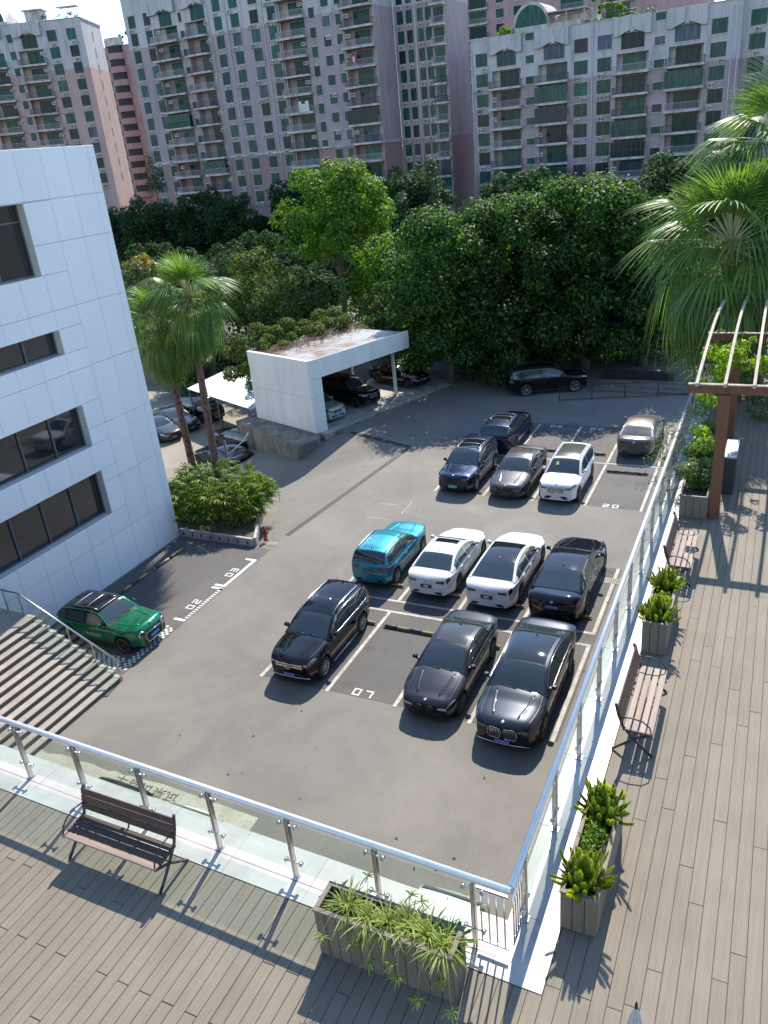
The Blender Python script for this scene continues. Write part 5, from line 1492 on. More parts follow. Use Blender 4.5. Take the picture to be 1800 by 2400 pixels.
        s.plateface('hood_edge_gap', hl+0.002, [(-s.W*0.34, s.nose-0.085), (s.W*0.34, s.nose-0.085), (s.W*0.34, s.nose-0.075), (-s.W*0.34, s.nose-0.075)], M_TRIM)
        # lower grille / rear diffuser
        z0 = s.zbot(hl)+0.06
        s.plateface('lower_intake', hl+0.012, [(-s.W*0.30, z0), (s.W*0.30, z0), (s.W*0.24, z0+0.14), (-s.W*0.24, z0+0.14)], M_TRIM)
        z0 = s.zbot(-hl)+0.03
        s.plateface('rear_valance', -hl-0.012, [(-s.W*0.33, z0), (s.W*0.33, z0), (s.W*0.29, z0+0.10), (-s.W*0.29, z0+0.10)], M_TRIM)
    def mirror_mat(s): return getattr(s, 'mm', s.mat)
    def plateface(s, name, x, poly, mat, thick=0.02, parent=None):
        g = MB(); n = len(poly); dx = thick if x > 0 else -thick
        bend = lambda y: -0.115*(y/(s.W/2))**2*(1 if x > 0 else -1)
        v = [(x+bend(p[0]), p[0], p[1]) for p in poly]+[(x-dx*2+bend(p[0]), p[0], p[1]) for p in poly]
        f = [tuple(range(n)), tuple(range(n, 2*n))[::-1]]+[(i, n+i, n+(i+1) % n, (i+1) % n) for i in range(n)]
        if x < 0: f = [q[::-1] for q in f]
        g.add(v, f); return g.build(name, mat, parent or s.t)
    # optional features
    def roof_panel(s, a, b, mat=M_ROOFG, v0=1.16):
        C = s.cum; k = s.keys; c0 = C[k[1]]+(C[k[2]]-C[k[1]])*a; c1 = C[k[1]]+(C[k[2]]-C[k[1]])*b
        return s.cpatch('roof_glass', c0, c1, v0, 2.0, mat, 0.006, both=True)
    def roof_frame(s, a, b, v0=1.18, mat=None):
        C = s.cum; k = s.keys; g = MB()
        cs = [C[k[1]]+(C[k[2]]-C[k[1]])*q for q in (a, (a+b)/2, b)]
        off = Vector((0, 0, 0.012))
        for c in cs:
            P = [s.cpt(c, v)+off for v in np.linspace(v0, 2, 5)]; P = P+[Vector((p.x, -p.y, p.z)) for p in P[-2::-1]]; g.tube(P, 0.011, 5)
        for sd in (1, -1):
            P = [s.cpt(c, v0)+off for c in np.linspace(cs[0], cs[2], 6)]; g.tube([(p.x, sd*p.y, p.z) for p in P], 0.011, 5)
        g.build('sunroof_frame', mat or M_RIMS, s.t)
    def roof_rails(s, mat):
        C = s.cum; k = s.keys
        for sd in (1, -1):
            g = MB(); P = [s.cpt(c, 1.10)+Vector((0, 0, 0.05)) for c in np.linspace(C[k[1]]+0.06, C[k[2]]+0.02, 8)]
            P[0].z -= 0.04; P[-1].z -= 0.04
            g.tube([(p.x, sd*p.y, p.z) for p in P], 0.018, 6); g.build('roof_rail', mat, s.t)
    def roof_ribs(s, n=4):
        C = s.cum; k = s.keys
        for i in range(n):
            v = 1.42+0.5*(i/(n-1) if n > 1 else 0); 
            for sd in ((1, -1)):
                if sd < 0 and i == n-1 and False: continue
                g = MB(); P = [s.cpt(c, v)+Vector((0, 0, 0.003)) for c in np.linspace(C[k[1]]+0.25, C[k[2]]-0.15, 6)]
                g.tube([(p.x, sd*p.y, p.z) for p in P], 0.013, 5, flat=0.8); g.build('roof_rib', s.mat, s.t)
    def chrome_windows(s, mat=M_CHR):
        for sd in (1, -1):
            lo = [s.cpt(c, 0.07) for c in np.linspace(s.wa-0.02, s.we+0.02, 10)]; up = [s.cpt(c, 0.90) for c in np.linspace(s.we+0.02, s.wa, 10)]
            P = lo+up+[lo[0]]; g = MB(); g.tube([(p.x, sd*(p.y+0.010), p.z) for p in P], 0.0075, 5, caps=False); g.build('window_trim', mat, s.t)
    def kidney(s, h=0.26, w=0.33, z=None, chrome=True, bars=7):
        hl = s.L/2; z0 = (z or s.nose-0.30)
        gr = empty('grille', (0, 0, 0), 0, s.t)
        for sd in (1, -1):
            y0, y1 = 0.025, 0.025+w
            poly = [(sd*(y0+0.05), z0), (sd*(y1-0.06), z0), (sd*y1, z0+0.09), (sd*(y1-0.015), z0+h-0.05), (sd*(y1-0.09), z0+h), (sd*(y0+0.05), z0+h-0.02), (sd*y0, z0+h*0.72)]
            if sd < 0: poly = poly[::-1]
            s.plateface('grille_opening', hl+0.016, poly, M_TRIM, parent=gr)
            g = MB(); b = lambda y: hl+0.030-0.115*(y/(s.W/2))**2
            P = [(b(p[0]), p[0], p[1]) for p in poly]; g.tube(P+[P[0]], 0.011, 5, caps=False); g.build('grille_surround', M_CHR if chrome else M_TRIM, gr)
            g = MB()
            for i in range(bars):
                y = sd*(y0+0.06+(w-0.13)*i/(bars-1)); g.box(b(y)-0.01, b(y)+0.008, y-0.007, y+0.007, z0+0.03, z0+h-0.04)
            g.build('grille_bars', M_CHR if chrome else M_RIMD, gr)
        roundel(s.t, (hl-0.115, 0, s.zt(hl-0.12)+0.050), (0, 0.35, 0))
    def tail_badge(s): roundel(s.t, (-s.L/2-0.014, 0, s.tail-0.055), (0, -PI/2+0.25, 0))
    def lightbar(s, mat=M_TAILD):
        hl = s.L/2; s.plateface('light_bar', -hl-0.014, [(-s.W*0.36, s.tail-0.125), (s.W*0.36, s.tail-0.125), (s.W*0.36, s.tail-0.085), (-s.W*0.36, s.tail-0.085)], mat)
    def front_plate(s, kind='blue', txt='', z=None): plate(s.t, kind, txt, (s.L/2+0.030, 0, z or s.zbot(s.L/2)+0.16), 0)
    def rear_plate(s, kind='blue', txt='', z=None): plate(s.t, kind, txt, (-s.L/2-0.030, 0, z or s.tail-0.30), PI)
    def chrome_lip(s, z=None, x=1, mat=M_CHR):
        hl = s.L/2*x; z0 = z or (s.zbot(hl)+0.035); sg = 1 if x > 0 else -1
        P = [(hl+sg*(0.03-0.13*(y/(s.W/2))**2), y, z0) for y in np.linspace(-s.W*0.40, s.W*0.40, 9)]
        g = MB(); g.tube(P, 0.014, 5); g.build('bumper_trim', mat, s.t)
FD, BK = -PI/2, PI/2
P_BLACK = paint('black_paint', (0.0035, 0.004, 0.005), 0.0, 0.4)
P_GRAPH = paint('graphite_paint', (0.022, 0.025, 0.031), 0.45, 0.38, 0.012)
P_CHAR = paint('charcoal_metallic', (0.026, 0.030, 0.038), 0.5, 0.36, 0.01)
P_TEAL = paint('teal_paint', (0.03, 0.235, 0.30), 0.45, 0.33)
P_WHITE = paint('white_paint', (0.70, 0.70, 0.695), 0.0, 0.35)
P_NAVY = paint('navy_paint', (0.0045, 0.006, 0.014), 0.1, 0.35)
P_BLUE = paint('dark_blue_paint', (0.008, 0.016, 0.045), 0.3, 0.35)
P_GREY = paint('grey_paint', (0.045, 0.047, 0.054), 0.4, 0.4, 0.05)
P_DUST = paint('dusty_brown_grey_paint', (0.095, 0.092, 0.098), 0.5, 0.36, 0.13)
P_GREEN = paint('british_green_paint', (0.008, 0.135, 0.06), 0.45, 0.3)
P_WDUST = paint('dusty_white_paint', (0.70, 0.69, 0.67), 0.0, 0.4, 0.10)
P_BRONZE = paint('dark_bronze_paint', (0.045, 0.036, 0.032), 0.5, 0.3)
P_SILV = paint('pale_green_silver_paint', (0.42, 0.46, 0.43), 0.4, 0.35)
def fcar(name, label, L, W, H, kind, mat, x, yfront, **kw): return Car(name, label, L, W, H, kind, mat, (x, yfront+L/2), FD, **kw)
def bcar(name, label, L, W, H, kind, mat, x, yrear, **kw): return Car(name, label, L, W, H, kind, mat, (x, yrear+L/2), BK, **kw)
G1 = 'cars parked in the marked bays'
c = fcar('parked_suv', 'boxy black SUV with silver grille and ribbed roof, facing the camera left of bay 07', 4.62, 1.87, 1.69, 'suv', P_BLACK, -13.22, 17.62, wb=2.80, fo=0.78, R=0.365, rim='multi', group=G1, lamps='clear', dark_tail=False, nose=0.97, tail=1.04)
c.roof_rails(M_CHR); c.roof_ribs(); c.front_plate('blue', '川A·B1133')
hl = c.L/2; gr = empty('grille', (0, 0, 0), 0, c.t)
c.plateface('grille_opening', hl+0.014, [(-0.50, 0.66), (0.50, 0.66), (0.56, 0.88), (-0.56, 0.88)], M_TRIM, parent=gr)
for z in (0.71, 0.80): c.plateface('grille_bar', hl+0.028, [(-0.50, z), (0.50, z), (0.52, z+0.045), (-0.52, z+0.045)], M_CHR, parent=gr)
g = MB(); P = [(hl+0.05, 0.105*math.cos(a), 0.775+0.105*math.sin(a)) for a in np.linspace(0, 2*PI, 21)]; g.tube(P, 0.014, 6, caps=False)
for a in (PI/2, PI/2+2*PI/3, PI/2+4*PI/3): g.tube([(hl+0.05, 0, 0.775), (hl+0.05, 0.1*math.cos(a), 0.775+0.1*math.sin(a))], [0.02, 0.006], 6)
g.build('emblem', M_CHR, gr); c.chrome_lip(0.36); c.chrome_windows()
for sd in (1, -1):
    g = MB(); g.tube([(c.xf-0.5, sd*(c.W/2+0.03), 0.30), (c.xr+0.5, sd*(c.W/2+0.03), 0.30)], 0.035, 8, flat=0.5); g.build('side_step', M_RIMS, c.t)
c = fcar('parked_sedan', 'matt black sedan facing the camera between bay 07 and the large limousine', 4.90, 1.86, 1.46, 'sedan', P_GRAPH, -8.27, 17.30, wb=3.0, fo=0.82, R=0.335, rim='dark', group=G1, lamps='clear', lv=(5.0, 5.6))
c.kidney(0.17, 0.30, 0.52, chrome=False); c.roof_panel(0.10, 0.86, plain('grey_roof_glass', (0.05, 0.055, 0.06), 0.1), 1.22); c.chrome_windows(M_TRIM)
c = fcar('parked_limousine', 'large black limousine with tall chrome double grille, next to the railing', 5.50, 1.99, 1.55, 'sedan', P_CHAR, -5.72, 16.90, wb=3.28, fo=0.93, R=0.375, rim='dark', group=G1, lamps='smoked', nose=0.88, tail=1.02)
c.kidney(0.36, 0.40, 0.46); c.roof_panel(0.03, 0.97, M_ROOFG, 1.14); c.chrome_windows(); c.front_plate('blue', '川A·JM37R', 0.36); c.chrome_lip(0.28)
c = bcar('parked_crossover', 'teal crossover with red tail lamps seen from behind, leftmost of its row', 4.38, 1.80, 1.64, 'suv', P_TEAL, -13.38, 23.95, wb=2.72, fo=0.88, R=0.34, rim='multi', group=G1, lamps='clear', dark_tail=False, tail=1.10)
c.roof_rails(M_RIMS); c.roof_ribs(); c.plateface('number_plate', -c.L/2-0.03, [(-0.23, 0.80), (0.23, 0.80), (0.23, 0.94), (-0.23, 0.94)], plain('grey_plate', (0.10, 0.14, 0.16), 0.5))
c = bcar('parked_sedan', 'white sedan with small sunroof seen from behind, beside the teal crossover', 4.90, 1.86, 1.46, 'sedan', P_WHITE, -10.85, 23.80, wb=2.92, fo=0.82, R=0.335, rim='dark', group=G1)
c.roof_panel(0.06, 0.40, M_ROOFG, 1.26); c.rear_plate('dealer'); c.tail_badge(); c.chrome_windows(M_TRIM)
c = bcar('parked_sedan', 'white sedan with full black glass roof seen from behind, next to the navy limousine', 5.25, 1.93, 1.52, 'sedan', P_WHITE, -8.40, 23.62, wb=3.12, fo=0.90, R=0.36, rim='dark', group=G1)
c.roof_panel(-0.02, 1.02, M_ROOFG, 1.10); c.rear_plate('dealer'); c.tail_badge(); c.chrome_windows(M_TRIM)
c = bcar('parked_limousine', 'dark navy limousine with blue rear plate, nearest the railing in the middle row', 5.50, 1.99, 1.55, 'sedan', P_NAVY, -5.98, 23.52, wb=3.24, fo=0.95, R=0.37, rim='dark', group=G1, tail=1.04)
c.roof_panel(-0.02, 1.02, M_ROOFG, 1.12); c.rear_plate('blue', '川A·87G0N', 0.80); c.tail_badge(); c.lightbar(); c.chrome_windows(M_TRIM)
c = fcar('parked_suv', 'dark blue SUV with green number plate, left end of the far front row', 4.80, 1.92, 1.69, 'suv', P_BLUE, -13.36, 33.35, wb=2.95, fo=0.86, R=0.37, rim='silver', group=G1, nose=0.98)
c.kidney(0.24, 0.33, 0.66, chrome=False); c.front_plate('green', '川A·F18260', 0.50); c.roof_frame(0.06, 0.62); c.roof_panel(0.06, 0.62, M_ROOFG, 1.2)
c = fcar('parked_sedan', 'dusty dark grey sedan between the dark blue SUV and the white crossover', 4.92, 1.87, 1.48, 'sedan', P_GREY, -10.70, 33.25, wb=2.95, fo=0.84, R=0.34, rim='dark', group=G1)
c.kidney(0.17, 0.30, 0.53, chrome=False); c.roof_panel(0.08, 0.80, M_CGLD, 1.22)
c = fcar('parked_crossover', 'dusty white crossover with double grille, beside the empty bay 20', 4.68, 1.88, 1.66, 'suv', P_WDUST, -8.28, 33.35, wb=2.84, fo=0.86, R=0.36, rim='dark', group=G1, nose=1.0)
c.kidney(0.27, 0.34, 0.66); c.roof_panel(0.08, 0.86, M_CGLD, 1.18); c.roof_rails(P_WDUST)
g = MB(); p = c.cpt(c.cum[1]+0.12, 1.55); g.box(-0.002, 0.002, -0.06, 0.06, -0.09, 0.09); g.build('windscreen_sticker', plain('yellow_sticker', (0.6, 0.6, 0.2), 0.6), c.t, (p.x+0.015, -p.y, p.z+0.02), (0, -0.95, 0))
c = bcar('parked_suv', 'dark blue SUV with sunroof frame, in the tree shade behind the green plated SUV', 4.80, 1.92, 1.68, 'suv', P_BLUE, -13.05, 38.85, wb=2.9, fo=0.86, R=0.37, rim='dark', group=G1, dark_tail=False)
c.roof_frame(0.1, 0.62); c.roof_panel(0.1, 0.62, M_ROOFG, 1.2); c.tail_badge()
c = bcar('parked_sedan', 'dust covered brown grey sedan with chrome window line, behind bay 20 by the railing', 5.15, 1.90, 1.49, 'sedan', P_DUST, -5.83, 39.75, wb=3.1, fo=0.88, R=0.345, rim='dark', group=G1, glass=M_CGLD, tail=1.02)
c.chrome_windows(); c.tail_badge()
c = Car('parked_suv', 'long black SUV side on in the deep shade under the trees', 5.25, 2.02, 1.82, 'suv', P_BLACK, (-13.35, 51.1), rad(26), wb=3.2, fo=0.9, R=0.41, rim='silver', nose=1.05)
c.chrome_windows(); c.roof_rails(M_TRIM); c.kidney(0.3, 0.36, 0.66)
c = Car('parked_hatchback', 'green hatchback with black roof and round headlamps beside the stair', 4.12, 1.77, 1.48, 'hatch', P_GREEN, (-21.40, 18.14), 0.0, wb=2.60, fo=0.80, R=0.325, rim='dark', lamps=None, nose=0.92, dark_tail=False)
hl = c.L/2
C_ = c.cum; k_ = c.keys
c.cpatch('pillar_trim', C_[k_[0]]+0.12, c.we+0.12, 0.05, 0.94, P_BLACK, 0.004, side=1, nu=10); c.cpatch('pillar_trim', C_[k_[0]]+0.12, c.we+0.12, 0.05, 0.94, P_BLACK, 0.004, side=-1, nu=10)
c.cpatch('black_roof', C_[k_[1]]-0.02, C_[k_[2]]+0.03, 0.93, 2.0, P_BLACK, 0.006, both=True, nu=10, nv=8); c.roof_panel(0.04, 0.72, M_ROOFG, 1.25).location = (0, 0, 0.006); c.roof_frame(0.04, 0.72, 1.25)
for sd in (1, -1):
    g = MB(); g.lathe([(0.135, -0.05), (0.135, 0.02), (0.115, 0.035)], 20, 0, 'x'); g.lathe([(0.115, 0.03), (0.0, 0.05)], 20, 1, 'x'); g.lathe([(0.085, 0.055), (0.06, 0.055)], 20, 0, 'x')
    g.build('headlight', [M_CHR, M_HEADD], c.t, (hl-0.035, sd*0.56, 0.755), (0, -0.25, sd*0.30))
poly = [(-0.40, 0.44), (-0.34, 0.36), (0.34, 0.36), (0.40, 0.44), (0.45, 0.60), (0.38, 0.72), (-0.38, 0.72), (-0.45, 0.60)]
gr = empty('grille', (0, 0, 0), 0, c.t); c.plateface('grille_opening', hl+0.014, poly, M_TRIM, parent=gr)
g = MB(); P = [(hl+0.03-0.115*(p[0]/(c.W/2))**2, p[0], p[1]) for p in poly]; g.tube(P+[P[0]], 0.014, 6, caps=False); g.build('grille_surround', M_CHR, gr)
c.front_plate('blue', '川A·BX7T0', 0.54); roundel(c.t, (hl-0.10, 0, c.zt(hl-0.12)+0.045), (0, 0.5, 0))
g = MB(); g.box(-0.45, 0.35, -0.001, 0.001, 0.0, 0.035); g.box(-0.35, 0.30, -0.001, 0.001, -0.07, -0.045); g.build('door_lettering', plain('pale_decal', (0.30, 0.36, 0.33), 0.5), c.t, (-0.05, -(c.W/2+0.007), 0.60))
# carport cars
def cp(lx, ly): p = CP.matrix_basis @ Vector((lx, ly, 0)); return (p.x, p.y)
CP.matrix_basis  # local frame of the carport
_cm = Matrix.Translation((-24.95, 40.05, 0)) @ Matrix.Rotation(CA, 4, 'Z')
def cploc(lx, ly): p = _cm @ Vector((lx, ly, 0)); return (p.x, p.y)
c = Car('parked_crossover', 'pale green silver crossover peeking out of the white carport', 4.5, 1.85, 1.6, 'suv', P_SILV, cploc(-0.55-2.25, 2.45), CA, rim='dark', R=0.35, z=0.035, nose=0.95); c.kidney(0.22, 0.3, 0.62); c.front_plate('blue', '川A·D5')
c = Car('parked_suv', 'black SUV in the dark middle of the carport', 4.9, 1.95, 1.75, 'suv', P_BLACK, cploc(-0.8-2.45, 5.9), CA, rim='dark', R=0.38, z=0.035, lamps='clear'); c.kidney(0.26, 0.33, 0.66)
c = Car('parked_sedan', 'dark car beyond the thin carport post under the trees', 4.9, 1.88, 1.48, 'sedan', P_BLACK, cploc(-0.7-2.45, 10.9), CA, rim='dark', R=0.34, z=0.035, lamps='clear'); c.kidney(0.2, 0.3, 0.52)
# cars down in the sunken yard behind the palms
def yard(px, py, zc=0.35): p = at(250+px/3.687, 500+py/3.687, -2.26+zc); return p
h_ = Vector((math.cos(rad(-20)), math.sin(rad(-20)), 0))
for (nm, lab, px, py, L, W_, H_, kd, mt) in (('parked_sedan', 'bronze dark sedan nearest the white block in the sunken yard', 590, 1935, 4.9, 1.87, 1.47, 'sedan', P_BRONZE), ('parked_sedan', 'dark bronze sedan behind the left palm trunk in the sunken yard', 745, 1855, 4.9, 1.87, 1.47, 'sedan', P_BRONZE), ('parked_suv', 'black SUV under the pale canopy in the sunken yard', 960, 1765, 4.9, 1.95, 1.7, 'suv', P_BLACK)):
    f = yard(px, py); c_ = f-h_*(L/2)
    c = Car(nm, lab, L, W_, H_, kd, mt, (c_.x, c_.y), rad(-20), z=-2.26, rim='dark', lamps='clear', group='cars in the sunken yard'); c.chrome_windows(); c.front_plate('blue', '川A·5')
f = yard(1075, 2010); c_ = f+h_*(-2.45)
c = Car('parked_coupe', 'black coupe seen from its flank behind the palm trunks, tail to the right', 4.75, 1.88, 1.43, 'sedan', P_BLACK, (-31.6, 39.0), rad(163), z=-2.15, rim='dark', dark_tail=False, group='cars in the sunken yard')
c = Car('parked_suv', 'black SUV with its tail at the concrete wedge in the sunken yard', 4.7, 1.9, 1.66, 'suv', P_BLACK, (-32.4, 42.0), rad(163), z=-2.2, rim='dark', dark_tail=False, group='cars in the sunken yard'); c.rear_plate('blue', '川A·9')
# cars tucked under the terrace edge: only their tails show through the glass
for (x, lab, mt, kd, tl) in ((-14.2, 'dark car tail seen through the glass behind the bench back, over the black lettering', P_BLACK, 'suv', 1.05), (-11.95, 'white car tail seen through the glass right of the bench back', P_WHITE, 'hatch', 1.0), (-4.95, 'pale car tail seen through the glass above the spider plant box', P_SILV, 'hatch', 1.0)):
    c = Car('parked_hatchback', lab, 4.3, 1.8, 1.6 if kd == 'suv' else 1.52, kd, mt, (x, 11.28-2.15), FD, rim='dark', tail=tl, group='cars under the terrace edge')
p = at(1795, 872); c = Car('parked_van', 'white van glimpsed through the pergola beyond the terrace end', 4.9, 1.9, 1.95, 'suv', P_WHITE, (p.x+1.8, p.y+0.6), rad(184), rim='silver', R=0.34)
# ------------------------------------------------------------------ vegetation
F_FICUS = foliage('ficus_leaves', [(0.0, (0.010, 0.037, 0.010)), (0.55, (0.023, 0.074, 0.014)), (0.85, (0.055, 0.135, 0.022)), (1.0, (0.15, 0.25, 0.04))], rough=0.6, spec=0.22)
F_PALE = foliage('camphor_leaves', [(0.0, (0.035, 0.10, 0.012)), (0.5, (0.075, 0.18, 0.02)), (0.85, (0.13, 0.25, 0.028)), (1.0, (0.22, 0.33, 0.035))], rough=0.6, spec=0.22)
F_DARK = foliage('dark_tree_leaves', [(0.0, (0.012, 0.035, 0.014)), (0.6, (0.022, 0.058, 0.02)), (1.0, (0.05, 0.10, 0.03))], rough=0.65, spec=0.15)
F_MIX = foliage('mixed_scrub_leaves', [(0.0, (0.025, 0.06, 0.016)), (0.5, (0.05, 0.105, 0.025)), (0.8, (0.09, 0.13, 0.03)), (0.95, (0.17, 0.17, 0.05)), (1.0, (0.16, 0.10, 0.05))], rough=0.65, spec=0.15)
F_YEL = foliage('yellow_tree_leaves', [(0.0, (0.10, 0.11, 0.02)), (0.6, (0.22, 0.18, 0.03)), (1.0, (0.32, 0.25, 0.05))])
F_CON = foliage('conifer_leaves', [(0.0, (0.022, 0.05, 0.026)), (0.6, (0.045, 0.085, 0.045)), (1.0, (0.09, 0.14, 0.07))])
F_PALM = foliage('palm_leaves', [(0.0, (0.05, 0.11, 0.022)), (0.5, (0.085, 0.165, 0.035)), (0.9, (0.13, 0.22, 0.05)), (1.0, (0.22, 0.28, 0.10))], rough=0.42, trans=0.36, spec=0.35)
F_DEAD = foliage('dry_palm_leaves', [(0.0, (0.07, 0.06, 0.03)), (0.6, (0.13, 0.11, 0.05)), (1.0, (0.19, 0.17, 0.08))], trans=0.2)
F_RHAP = foliage('lady_palm_leaves', [(0.0, (0.03, 0.08, 0.012)), (0.5, (0.085, 0.16, 0.018)), (0.85, (0.17, 0.24, 0.022)), (1.0, (0.28, 0.32, 0.05))], trans=0.35, rough=.55, spec=.25)
F_FERN = foliage('foxtail_leaves', [(0.0, (0.12, 0.19, 0.02)), (0.5, (0.22, 0.30, 0.03)), (1.0, (0.36, 0.42, 0.06))], trans=0.55, rough=0.6, spec=0.2, objrnd=0.28)
F_SPID = foliage('spider_plant_leaves', [(0.0, (0.13, 0.19, 0.03)), (0.5, (0.23, 0.30, 0.06)), (1.0, (0.42, 0.46, 0.17))], trans=0.4)
F_VINE = foliage('vine_leaves', [(0.0, (0.07, 0.16, 0.012)), (0.5, (0.13, 0.25, 0.02)), (1.0, (0.24, 0.35, 0.04))], trans=0.45)
F_SHRUB = foliage('shrub_leaves', [(0.0, (0.02, 0.055, 0.016)), (0.5, (0.045, 0.10, 0.022)), (1.0, (0.10, 0.17, 0.04))], trans=0.35)
F_LITTER = foliage('leaf_litter', [(0.0, (0.05, 0.03, 0.018)), (0.5, (0.10, 0.06, 0.035)), (1.0, (0.2, 0.14, 0.07))], trans=0.1, rough=0.8)
M_BARK = speckled('bark', (0.07, 0.055, 0.042), (0.15, 0.125, 0.10), 5, 0.9, 0.5, stretch=(1, 1, 0.3), bdist=0.03)
M_PBARK = speckled('palm_bark', (0.09, 0.05, 0.036), (0.20, 0.125, 0.09), 6, 0.9, 0.6, stretch=(1, 1, 2.0), bdist=0.04)
M_PET = plain('palm_petiole', (0.36, 0.35, 0.17), 0.4)

def leaf_quads(C, D, U, l, w, droop):
    """diamond leaves: centre C, direction D, up U"""
    S_ = np.cross(D, U); S_ /= (np.linalg.norm(S_, axis=1, keepdims=True)+1e-9)
    Nn = np.cross(S_, D)
    l = l[:, None]; w = w[:, None]
    a = C-D*l*0.5; t = C+D*l*0.5-Nn*l*droop; b = C+S_*w*0.5+Nn*w*0.12; c = C-S_*w*0.5+Nn*w*0.12
    V = np.stack([a, b, t, c], 1).reshape(-1, 3); n = len(C)
    F = np.arange(n*4).reshape(n, 4)
    return V, F
def blob_leaves(blobs, n, size, rs, wr=0.5, up=0.5, shell=(0.72, 1.06), bottom=0.35):
    B = np.array([b[:3] for b in blobs]); R = np.array([b[3] for b in blobs]); P = R**2/np.sum(R**2)
    idx = rs.choice(len(B), n, p=P)
    d = rs.normal(size=(n, 3)); d[:, 2] = np.where(d[:, 2] < 0, d[:, 2]*bottom, d[:, 2]); d /= np.linalg.norm(d, axis=1, keepdims=True)
    r = R[idx]*rs.uniform(shell[0], shell[1], n)*rs.uniform(0.86, 1.0, n)
    C = B[idx]+d*r[:, None]*np.array([1, 1, 0.86])
    U = d*0.6+np.array([0, 0, up])+rs.normal(size=(n, 3))*0.38; U /= np.linalg.norm(U, axis=1, keepdims=True)
    D = d*0.75+rs.normal(size=(n, 3))*0.7; D -= U*np.sum(D*U, 1, keepdims=True); D /= (np.linalg.norm(D, axis=1, keepdims=True)+1e-9)
    l = size*rs.uniform(0.65, 1.3, n)
    return leaf_quads(C, D, U, l, l*wr*rs.uniform(0.8, 1.2, n), 0.18)
def crown_blobs(rad_, rs, n, br=(0.2, 0.34), core=4, flat=-0.35, dome=False):
    rx, ry, rz = rad_; m = (rx+ry+rz)/3; out = []
    for i in range(n):
        for _ in range(30):
            d = rs.normal(size=3); d /= np.linalg.norm(d)
            if d[2] > flat: break
        k = rs.uniform(0.62, 0.95)
        if dome:
            a = rs.uniform(0, 2*PI); zz = rs.uniform(-0.9, 0.93); h_ = math.sqrt(1-max(0, zz)**2)*(1 if zz > -0.5 else 0.93)*math.sqrt(rs.uniform(0.35, 0.95)); out.append((math.cos(a)*h_*rx, math.sin(a)*h_*ry, zz*rz, m*rs.uniform(*br))); continue
        out.append((d[0]*rx*k, d[1]*ry*k, d[2]*rz*k, m*rs.uniform(*br)))
    for i in range(core): out.append((rs.uniform(-.35, .35)*rx, rs.uniform(-.35, .35)*ry, rs.uniform(-.4, .4)*rz, m*0.42))
    return out
def crown_mesh(name, rad_, seed, nblob, nleaf, size, mat, **kw):
    rs = np.random.RandomState(seed); bl = crown_blobs(rad_, rs, nblob, kw.pop('br', (0.2, 0.34)), flat=kw.pop('flat', -0.35), dome=kw.pop('dome', False))
    V, F = blob_leaves(bl, nleaf, size, rs, **kw)
    return make_mesh(name, V, F, [mat]), bl
def trunk_mesh(h, r, blobs, seed, zc):
    rs = random.Random(seed); g = MB()
    P = [(0, 0, -0.3)]
    for k in range(1, 6): P.append((rs.uniform(-.15, .15)*h*0.1, rs.uniform(-.15, .15)*h*0.1, h*k/5))
    g.tube(P, [r*1.25, r, r*0.9, r*0.8, r*0.7, r*0.55], 9)
    for b in rs.sample(blobs, min(9, len(blobs))):
        s = Vector(P[rs.randint(3, 5)]); e = Vector((b[0], b[1], b[2]+zc)); m = s.lerp(e, 0.5)+Vector((rs.uniform(-.3, .3), rs.uniform(-.3, .3), 0.3))
        g.tube([s, m, e], [r*0.42, r*0.27, r*0.1], 6)
    return g.mesh('trunk', M_BARK)
def tree(label, x, y, zc, rad_, seed, mat, nleaf=9000, nblob=46, size=0.34, tr=0.28, z0=0.0, name='broadleaf_tree', group='trees between the lot and the apartment blocks', **kw):
    t = empty(name, (x, y, z0)); tag(t, label, 'tree', group)
    me, bl = crown_mesh('crown', rad_, seed, nblob, nleaf, size, mat, **kw)
    inst('crown', me, t, (0, 0, zc-z0)); inst('trunk', trunk_mesh(max(1.0, zc-z0-rad_[2]*0.25), tr, bl, seed, zc-z0), t)
    return t
G_T = 'trees between the lot and the apartment blocks'
# big dark trees over the far side of the lot
for i, (x, y, zc, r_, lab) in enumerate((
    (-20.4, 52.0, 6.2, (4.1, 3.7, 5.4), 'leftmost of the dense dark ficus trees, over the carport end'),
    (-16.2, 54.2, 6.2, (4.4, 4.0, 5.8), 'dense ficus hanging lowest, just right of the carport post'),
    (-11.9, 56.6, 6.9, (4.9, 4.1, 5.6), 'tallest dense ficus above the long black SUV'),
    (-8.2, 58.0, 5.9, (3.6, 3.8, 5.4), 'rightmost dense ficus beside the big fan palm'),
    (-14.3, 59.0, 5.6, (4.4, 3.4, 5.4), 'dense ficus filling the gap between the two tallest ones'),
    (-18.6, 57.6, 5.8, (4.2, 3.4, 5.4), 'dense ficus filling the gap behind the lowest hanging one'),
    (-19.5, 61.5, 5.6, (5.0, 4.0, 6.0), 'dense ficus standing behind the leftmost pair'),
    (-13.0, 63.0, 6.2, (5.0, 4.0, 6.2), 'dense ficus standing behind the tallest one'),
    (-25.6, 61.0, 4.2, (4.2, 3.6, 4.6), 'dense low ficus behind the far end of the carport roof'),
    (-7.2, 66.5, 4.0, (3.6, 3.2, 4.4), 'low dark ficus behind the rightmost one'))):
    tree(lab, x, y, zc, r_, 100+i, F_FICUS, 31000 if i < 4 else 13000, 100, 0.30, 0.34, group=G_T, br=(0.18, 0.29), name='ficus_tree', bottom=0.6, dome=True, shell=(0.62, 1.22))
tree('tall light green tree behind the carport, brightest crown in the middle', -36.5, 66.5, 9.6, (5.4, 4.8, 5.6), 120, F_PALE, 17000, 60, 0.36, 0.3, group=G_T, br=(0.17, 0.29), name='camphor_tree')
